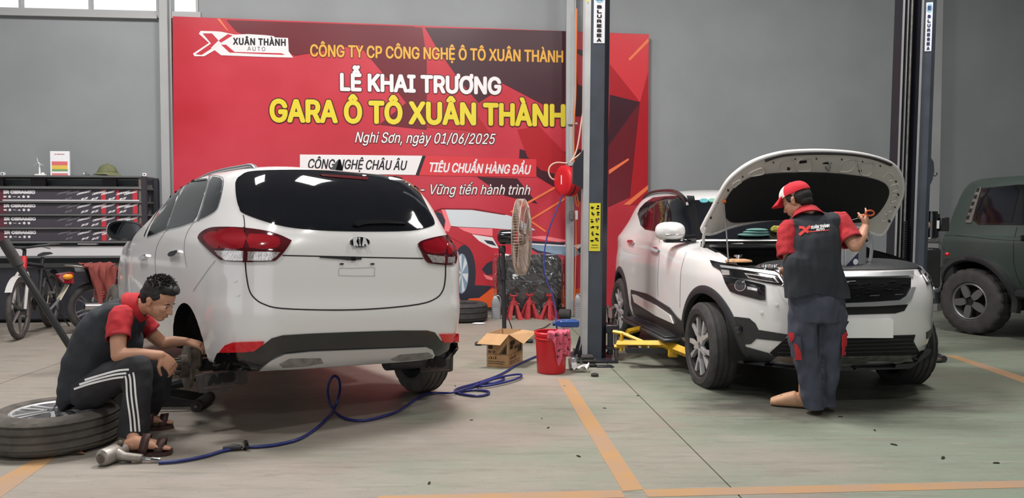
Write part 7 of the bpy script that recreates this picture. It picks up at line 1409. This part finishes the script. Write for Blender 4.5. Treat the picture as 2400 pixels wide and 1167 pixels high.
def sandal(h, d, lbl, side, strap, mm, L=.275):
    s = V3(-d.y, d.x, 0); o = thing_part = None; t = MB(); outl = [(-.03, .030), (.02, .042), (.10, .040), (.18, .052), (.225, .048), (.248, .026)]; poly = [h+d*a+s*w for a, w in outl]+[h+d*a-s*w for a, w in reversed(outl)]
    n = len(poly); t.add([(p.x, p.y, 0) for p in poly]+[(p.x, p.y, .024) for p in poly], [tuple(range(n))[::-1], tuple(range(n, 2*n))]+[(i, (i+1) % n, (i+1) % n+n, i+n) for i in range(n)]); so = t.build('sandal', mm, S, 30)
    for a0, a1, hh in ((.07, .13, .148), (.165, .195, .105)):
        rows = []
        for wv in (-.023, .023):
            rows.append([h+d*((a0+a1)/2+wv+(.02*math.sin(t_)))+s*(.050*math.cos(t_))+V3(0, 0, .02+hh*.72*math.sin(t_)) for t_ in [PI*q/12 for q in range(13)]])
        k = MB(); k.loft(rows, cap=False, closed=False); q_ = k.build('strap', mm, so, 60); md = q_.modifiers.new('t', 'SOLIDIFY'); md.thickness = .004
    return so
g0 = lambda p: V3(p.x, p.y, 0)
sandal(g0(fN0), V3(dN.x, dN.y, 0).normalized(), '', 1, 0, M_['sandal_brown']); sandal(g0(fF0), V3(dF.x, dF.y, 0).normalized(), '', 1, 0, M_['sandal_brown'])

# ---- man standing with his back to us, leaning over the engine bay
T0 = fl(1908, 958); T0.z = 0; T = thing('person', 'man in red and white cap seen from behind, bent over the open engine bay', 'person', T0); TI = Matrix.Translation(-T0); X_ = lambda u, v, Y: TI @ atY(u, v, Y)
b = MB(); Mh2 = head_frame(X_(1866, 470, 5.34), (-.62, .66, -.42), (-.10, .12, .98)); head(b, Mh2)
nk2 = X_(1893, 505, 5.28); limb(b, [X_(1896, 515, 5.28), X_(1885, 494, 5.31), X_(1872, 478, 5.33)], [.050, .052, .055])
limb(b, [X_(1915, 690, 5.20), X_(1912, 600, 5.22), X_(1905, 545, 5.26)], [.09, .09, .06], 14)
sL, sR = X_(1850, 540, 5.27), X_(1967, 522, 5.25); eL, wL = X_(1852, 615, 5.20), X_(1846, 628, 5.42); eR, wR = X_(2004, 577, 5.13), X_(2027, 533, 5.25)
limb(b, [sL, X_(1849, 580, 5.23), eL], [.052, .047, .042]); limb(b, [eL, X_(1850, 624, 5.32), wL], [.042, .036, .027]); limb(b, [sR, X_(1990, 556, 5.18), eR], [.052, .047, .043]); limb(b, [eR, X_(2018, 556, 5.18), wR], [.043, .038, .027])
hand(b, wL, V3(.15, .9, -.2), V3(0, .1, 1), 1, .5); hand(b, wR, X_(2033, 508, 5.30)-wR, V3(.75, -.65, .1), -1, .95, .95, point=0)
hL, hR = X_(1886, 720, 5.20), X_(1948, 720, 5.20); aL, aR = V3(X_(1905, 945, 5.24).x, .02, .09), V3(X_(1938, 945, 5.30).x, .06, .09)
limb(b, [hL, X_(1892, 830, 5.22), aL], [.075, .055, .042]); limb(b, [hR, X_(1940, 830, 5.24), aR], [.075, .055, .042])
fL0 = V3(aL.x+.035, aL.y-.0, .025); dL = V3(-.86, .35, 0).normalized(); fR0 = V3(aR.x+.03, aR.y+.0, .025); dR = V3(-.35, .93, 0).normalized(); foot(b, fL0, fL0+dL*.25, 1); foot(b, fR0, fR0+dR*.25, 1); limb(b, [aL, fL0+dL*.05+V3(0, 0, .035)], [.042, .036]); limb(b, [aR, fR0+dR*.05+V3(0, 0, .035)], [.042, .036])
merge('body', b, .0055, M_['skin'], T, 3); face_bits(Mh2, T, M_['hair'])
hb = MB(); ell(hb, Mh2, (-.045, 0, .01), (.072, .079, .062), 10); ell(hb, Mh2, (-.062, 0, -.035), (.045, .062, .04), 8); [ell(hb, Mh2, (.005, s*.070, .02), (.03, .014, .035), 6) for s in (-1, 1)]; merge('hair', hb, .006, M_['hair'], T, 2)
# cap: red crown, white front panel, red peak
cp_ = MB(); rings = []
for i in range(13):
    ph = PI/2*i/12; rings.append([Mh2 @ V3(-.008+.112*math.cos(ph)**.75*math.cos(a), .090*math.cos(ph)**.75*math.sin(a), .040+.088*math.sin(ph)) for a in [2*PI*q/40 for q in range(40)]])
cp_.loft(rings[:-1], cap=True); 
fs_ = cp_.f; cp_.mi = []
for f in fs_:
    c = Mh2.inverted() @ (sum((Vector(cp_.v[i]) for i in f), V3(0, 0, 0))/len(f)); cp_.mi.append(1 if (c.x > .018) else 0)
M_['cap_red'] = mat('cap_red', C(206, 30, 48), .8, bump=.15, bscale=250); M_['cap_white'] = mat('cap_white', C(226, 218, 212), .8)
red_f = [f for f, k in zip(fs_, cp_.mi) if k == 0]; wh_f = [f for f, k in zip(fs_, cp_.mi) if k == 1]
def submesh(fs): 
    k = MB(); k.v = list(cp_.v); k.f = list(fs); k.mi = [0]*len(fs); return k
cap_ = submesh(red_f).build('cap', M_['cap_red'], T, 60); submesh(wh_f).build('cap_front', M_['cap_white'], cap_, 60)
pk = MB(); rows = []
for i in range(9):
    t = i/8; rows.append([Mh2 @ V3((.085+.0*t)*math.cos(a)*1.12+.085*t*math.cos(a)**.6, (.088-.006*t)*math.sin(a), .046-.035*t+.012*math.cos(a)-.010*math.sin(a)**2*t) for a in [R(-62+124*q/16) for q in range(17)]])
pk.loft(rows, cap=False, closed=False); o = pk.build('peak', M_['cap_red'], cap_, 60); md = o.modifiers.new('t', 'SOLIDIFY'); md.thickness = .004
mb = MB(); mb.ball(Mh2 @ V3(-.008, 0, .130), .008, 5); mb.build('button', M_['cap_red'], cap_); mb = MB(); mb.tube([Mh2 @ V3(-.03+.012*math.sin(q*.5), -.079, -.02-.012*q) for q in range(5)], .003, 5); mb.build('earphone_cord', M_['rust_cloth'], T)
# polo
sb = MB(); Xh = V3(1, 0, 0)
slab_limb(sb, [(X_(1916, 700, 5.20), V3(.186, 0, 0), V3(0, .130, 0)), (X_(1915, 660, 5.20), V3(.176, 0, 0), V3(0, .130, 0)), (X_(1912, 620, 5.20), V3(.170, 0, 0), V3(0, .125, .01)), (X_(1908, 575, 5.22), V3(.176, .0, .01), V3(0, .125, .02)), (X_(1905, 545, 5.24), V3(.180, 0, .02), V3(0, .120, .03)), (X_(1903, 524, 5.255), V3(.178, 0, .025), V3(0, .10, .03)), (X_(1899, 508, 5.27), V3(.135, 0, .020), V3(0, .085, .03)), (X_(1895, 497, 5.28), V3(.075, 0, .010), V3(0, .070, .03))], 32)
limb(sb, [X_(1862, 538, 5.26), X_(1957, 524, 5.25)], [.078, .080]); limb(sb, [X_(1872, 620, 5.17), X_(1880, 705, 5.17)], [.10, .11]); limb(sb, [X_(1950, 640, 5.18), X_(1955, 705, 5.18)], [.085, .10])
sh2 = merge('polo_shirt', sb, .009, M_['vest_black'], T, 5, folds=.018, fscale=6, fstretch=(1.7, 1, .6), seed=2, keep=lambda q: q.z > X_(1915, 693+6*math.sin(q.x*14), 5.2).z); sh2['label'] = 'black shirt body with white and red print'; SH2 = Local(sh2, TI)
for p0, p1, p2, seed in ((sL, X_(1846, 575, 5.24), X_(1848, 598, 5.22), 1), (sR, X_(1983, 548, 5.20), X_(1994, 564, 5.16), 4)):
    k = MB(); limb(k, [p0+V3(0, 0, .005), p1, p2], [.078, .078, .076], 14); d = (p2-p1).normalized(); sl = merge('sleeve', k, .007, M_['red_cloth'], T, 4, folds=.008, fscale=13, seed=seed, keep=lambda q, c=p2, d=d: (q-c).dot(d) < .004)
    cf = MB(); cf.lathe([(.074, -.014), (.077, -.012), (.077, .008), (.074, .010), (.068, .008), (.068, -.014)], 24, frame(p2, d.orthogonal(), d), cap=False); cf.build('cuff', bpy.data.materials['cuff_red'], sl, 60)
cm = MB(); ax = (X_(1878, 485, 5.32)-nk2).normalized(); cm.lathe([(.098, -.020), (.099, -.012), (.070, .045), (.064, .046), (.062, .036), (.085, -.02)], 28, frame(nk2+ax*.0, Xh, ax) @ Matrix.Diagonal((1.1, .95, 1, 1)), cap=False); cm.build('collar', M_['red_cloth'], T, 60)
# print on the back
CT = lambda pts: cr(1760, 400, 2.011, pts)
def onback(s_, x0, y0, x1, y1, skew, m, bold, parent, lab):
    o0 = SH2.hit(*CT([((x0+x1)/2, (y0+y1)/2)])[0]); mb = MB()
    def to(a, c):
        u, v = CT([(x0+a, y0-c+skew*a)])[0]; h = SH2.hit(u, v); return h[0]+h[1]*.004
    text_fit(mb, s_, to, (0, 0, x1-x0, y0-y1), bold); mb.build('lettering', m, parent, 0)['label'] = lab
onback('XUÂN THÀNH', 282, 276, 370, 258, -.10, M_['white_plain'], .04, sh2, 'white lettering across the back'); onback('AUTO', 306, 285, 346, 274, -.06, M_['white_plain'], .04, sh2, 'small white lettering across the back')
M_['logo_red'] = mat('logo_red', C(214, 54, 48), .7)
SH2.ribbon('logo_stroke', CT([(228, 304), (252, 284), (280, 262)]), 6.5, M_['logo_red'], .004, curve=2); SH2.ribbon('logo_stroke', CT([(226, 268), (248, 270), (256, 284), (272, 290)]), 6.5, M_['logo_red'], .005, curve=2); SH2.ribbon('logo_underline', CT([(272, 289), (320, 285), (368, 280)]), 2, M_['logo_red'], .004, curve=2)
# work trousers with red pocket flaps
tb = MB(); slab_limb(tb, [(X_(1913, 668, 5.20), V3(.160, 0, 0), V3(0, .12, 0)), (X_(1914, 715, 5.20), V3(.176, 0, 0), V3(0, .135, 0)), (X_(1916, 752, 5.20), V3(.168, 0, 0), V3(0, .13, 0))], 28)
limb(tb, [X_(1882, 735, 5.20), X_(1887, 800, 5.21), X_(1894, 860, 5.22), X_(1899, 905, 5.23), X_(1902, 935, 5.24), X_(1908, 962, 5.24)], [.102, .100, .086, .074, .072, .078], 16, True, 4); limb(tb, [X_(1945, 735, 5.20), X_(1943, 800, 5.22), X_(1942, 870, 5.25), X_(1937, 925, 5.29), X_(1936, 955, 5.30)], [.100, .094, .078, .066, .066], 16, True, 4)
tr2 = merge('work_trousers', tb, .009, M_['trouser_navy'], T, 4, folds=.022, fscale=7.5, fstretch=(1.5, 1, .7), seed=9, keep=lambda q: q.z > .035); TR2 = Local(tr2, TI)
pk_ = TR2.patch('thigh_pocket', CT([(190, 770), (240, 775), (238, 885), (204, 872)]), M_['trouser_navy'], .022); TR2.patch('pocket_flap', CT([(188, 762), (217, 760), (216, 788), (200, 804)]), M_['red_cloth'], .028, pk_); TR2.patch('pocket_trim', CT([(217, 808), (228, 812), (239, 884), (219, 886)]), M_['red_cloth'], .027, pk_)
TR2.patch('pocket_trim', CT([(422, 770), (438, 752), (437, 868), (418, 868)]), M_['red_cloth'], .022); TR2.ribbon('trouser_seam', CT([(318, 720), (316, 800), (318, 880)]), 1.5, M_['trouser_black'])
for h, d in ((fL0, dL), (fR0, dR)):
    s = V3(-d.y, d.x, 0); t = MB(); slab_limb(t, [(V3(h.x, h.y, .02)-d*.03, s*.030, V3(0, 0, .018)), (V3(h.x, h.y, .035)+d*.03, s*.042, V3(0, 0, .034)), (V3(h.x, h.y, .058)+d*.10, s*.050, V3(0, 0, .058)), (V3(h.x, h.y, .046)+d*.17, s*.056, V3(0, 0, .046)), (V3(h.x, h.y, .034)+d*.225, s*.052, V3(0, 0, .034)), (V3(h.x, h.y, .026)+d*.262, s*.036, V3(0, 0, .025))], 18); so = merge('clog', t, .007, M_['shoe_tan'], T, 3)
    for q in range(5): k = MB(); p = V3(h.x, h.y, .104-.006*q)+d*(.10+.022*q)+s*(.018*(-1)**q); k.ball(p, (.006, .006, .004), 4); k.build('clog_hole', M_['sandal_brown'], so)
# dipstick in his raised hand
hd_ = T0+X_(2030, 507, 5.29); t_ = thing('dipstick', 'oil dipstick with an orange loop handle held in his right hand', 'dipstick', hd_); mb = MB(); mb.tube([(-.02, -.01, .0), (-.09, -.01, -.022), (-.135, -.01, -.032)], .003, 6); mb.build('blade', M_['steel'], t_); mb = MB(); mb.tube([V3(.018+.030*math.cos(a), -.015, .022+.018*math.sin(a)) for a in [2*PI*q/20 for q in range(20)]], .006, 8, closed=True); mb.tube([(-.01, -.012, .012), (-.035, -.01, -.005)], .008, 8); mb.build('handle', mat('orange_handle', C(190, 84, 50), .4), t_)
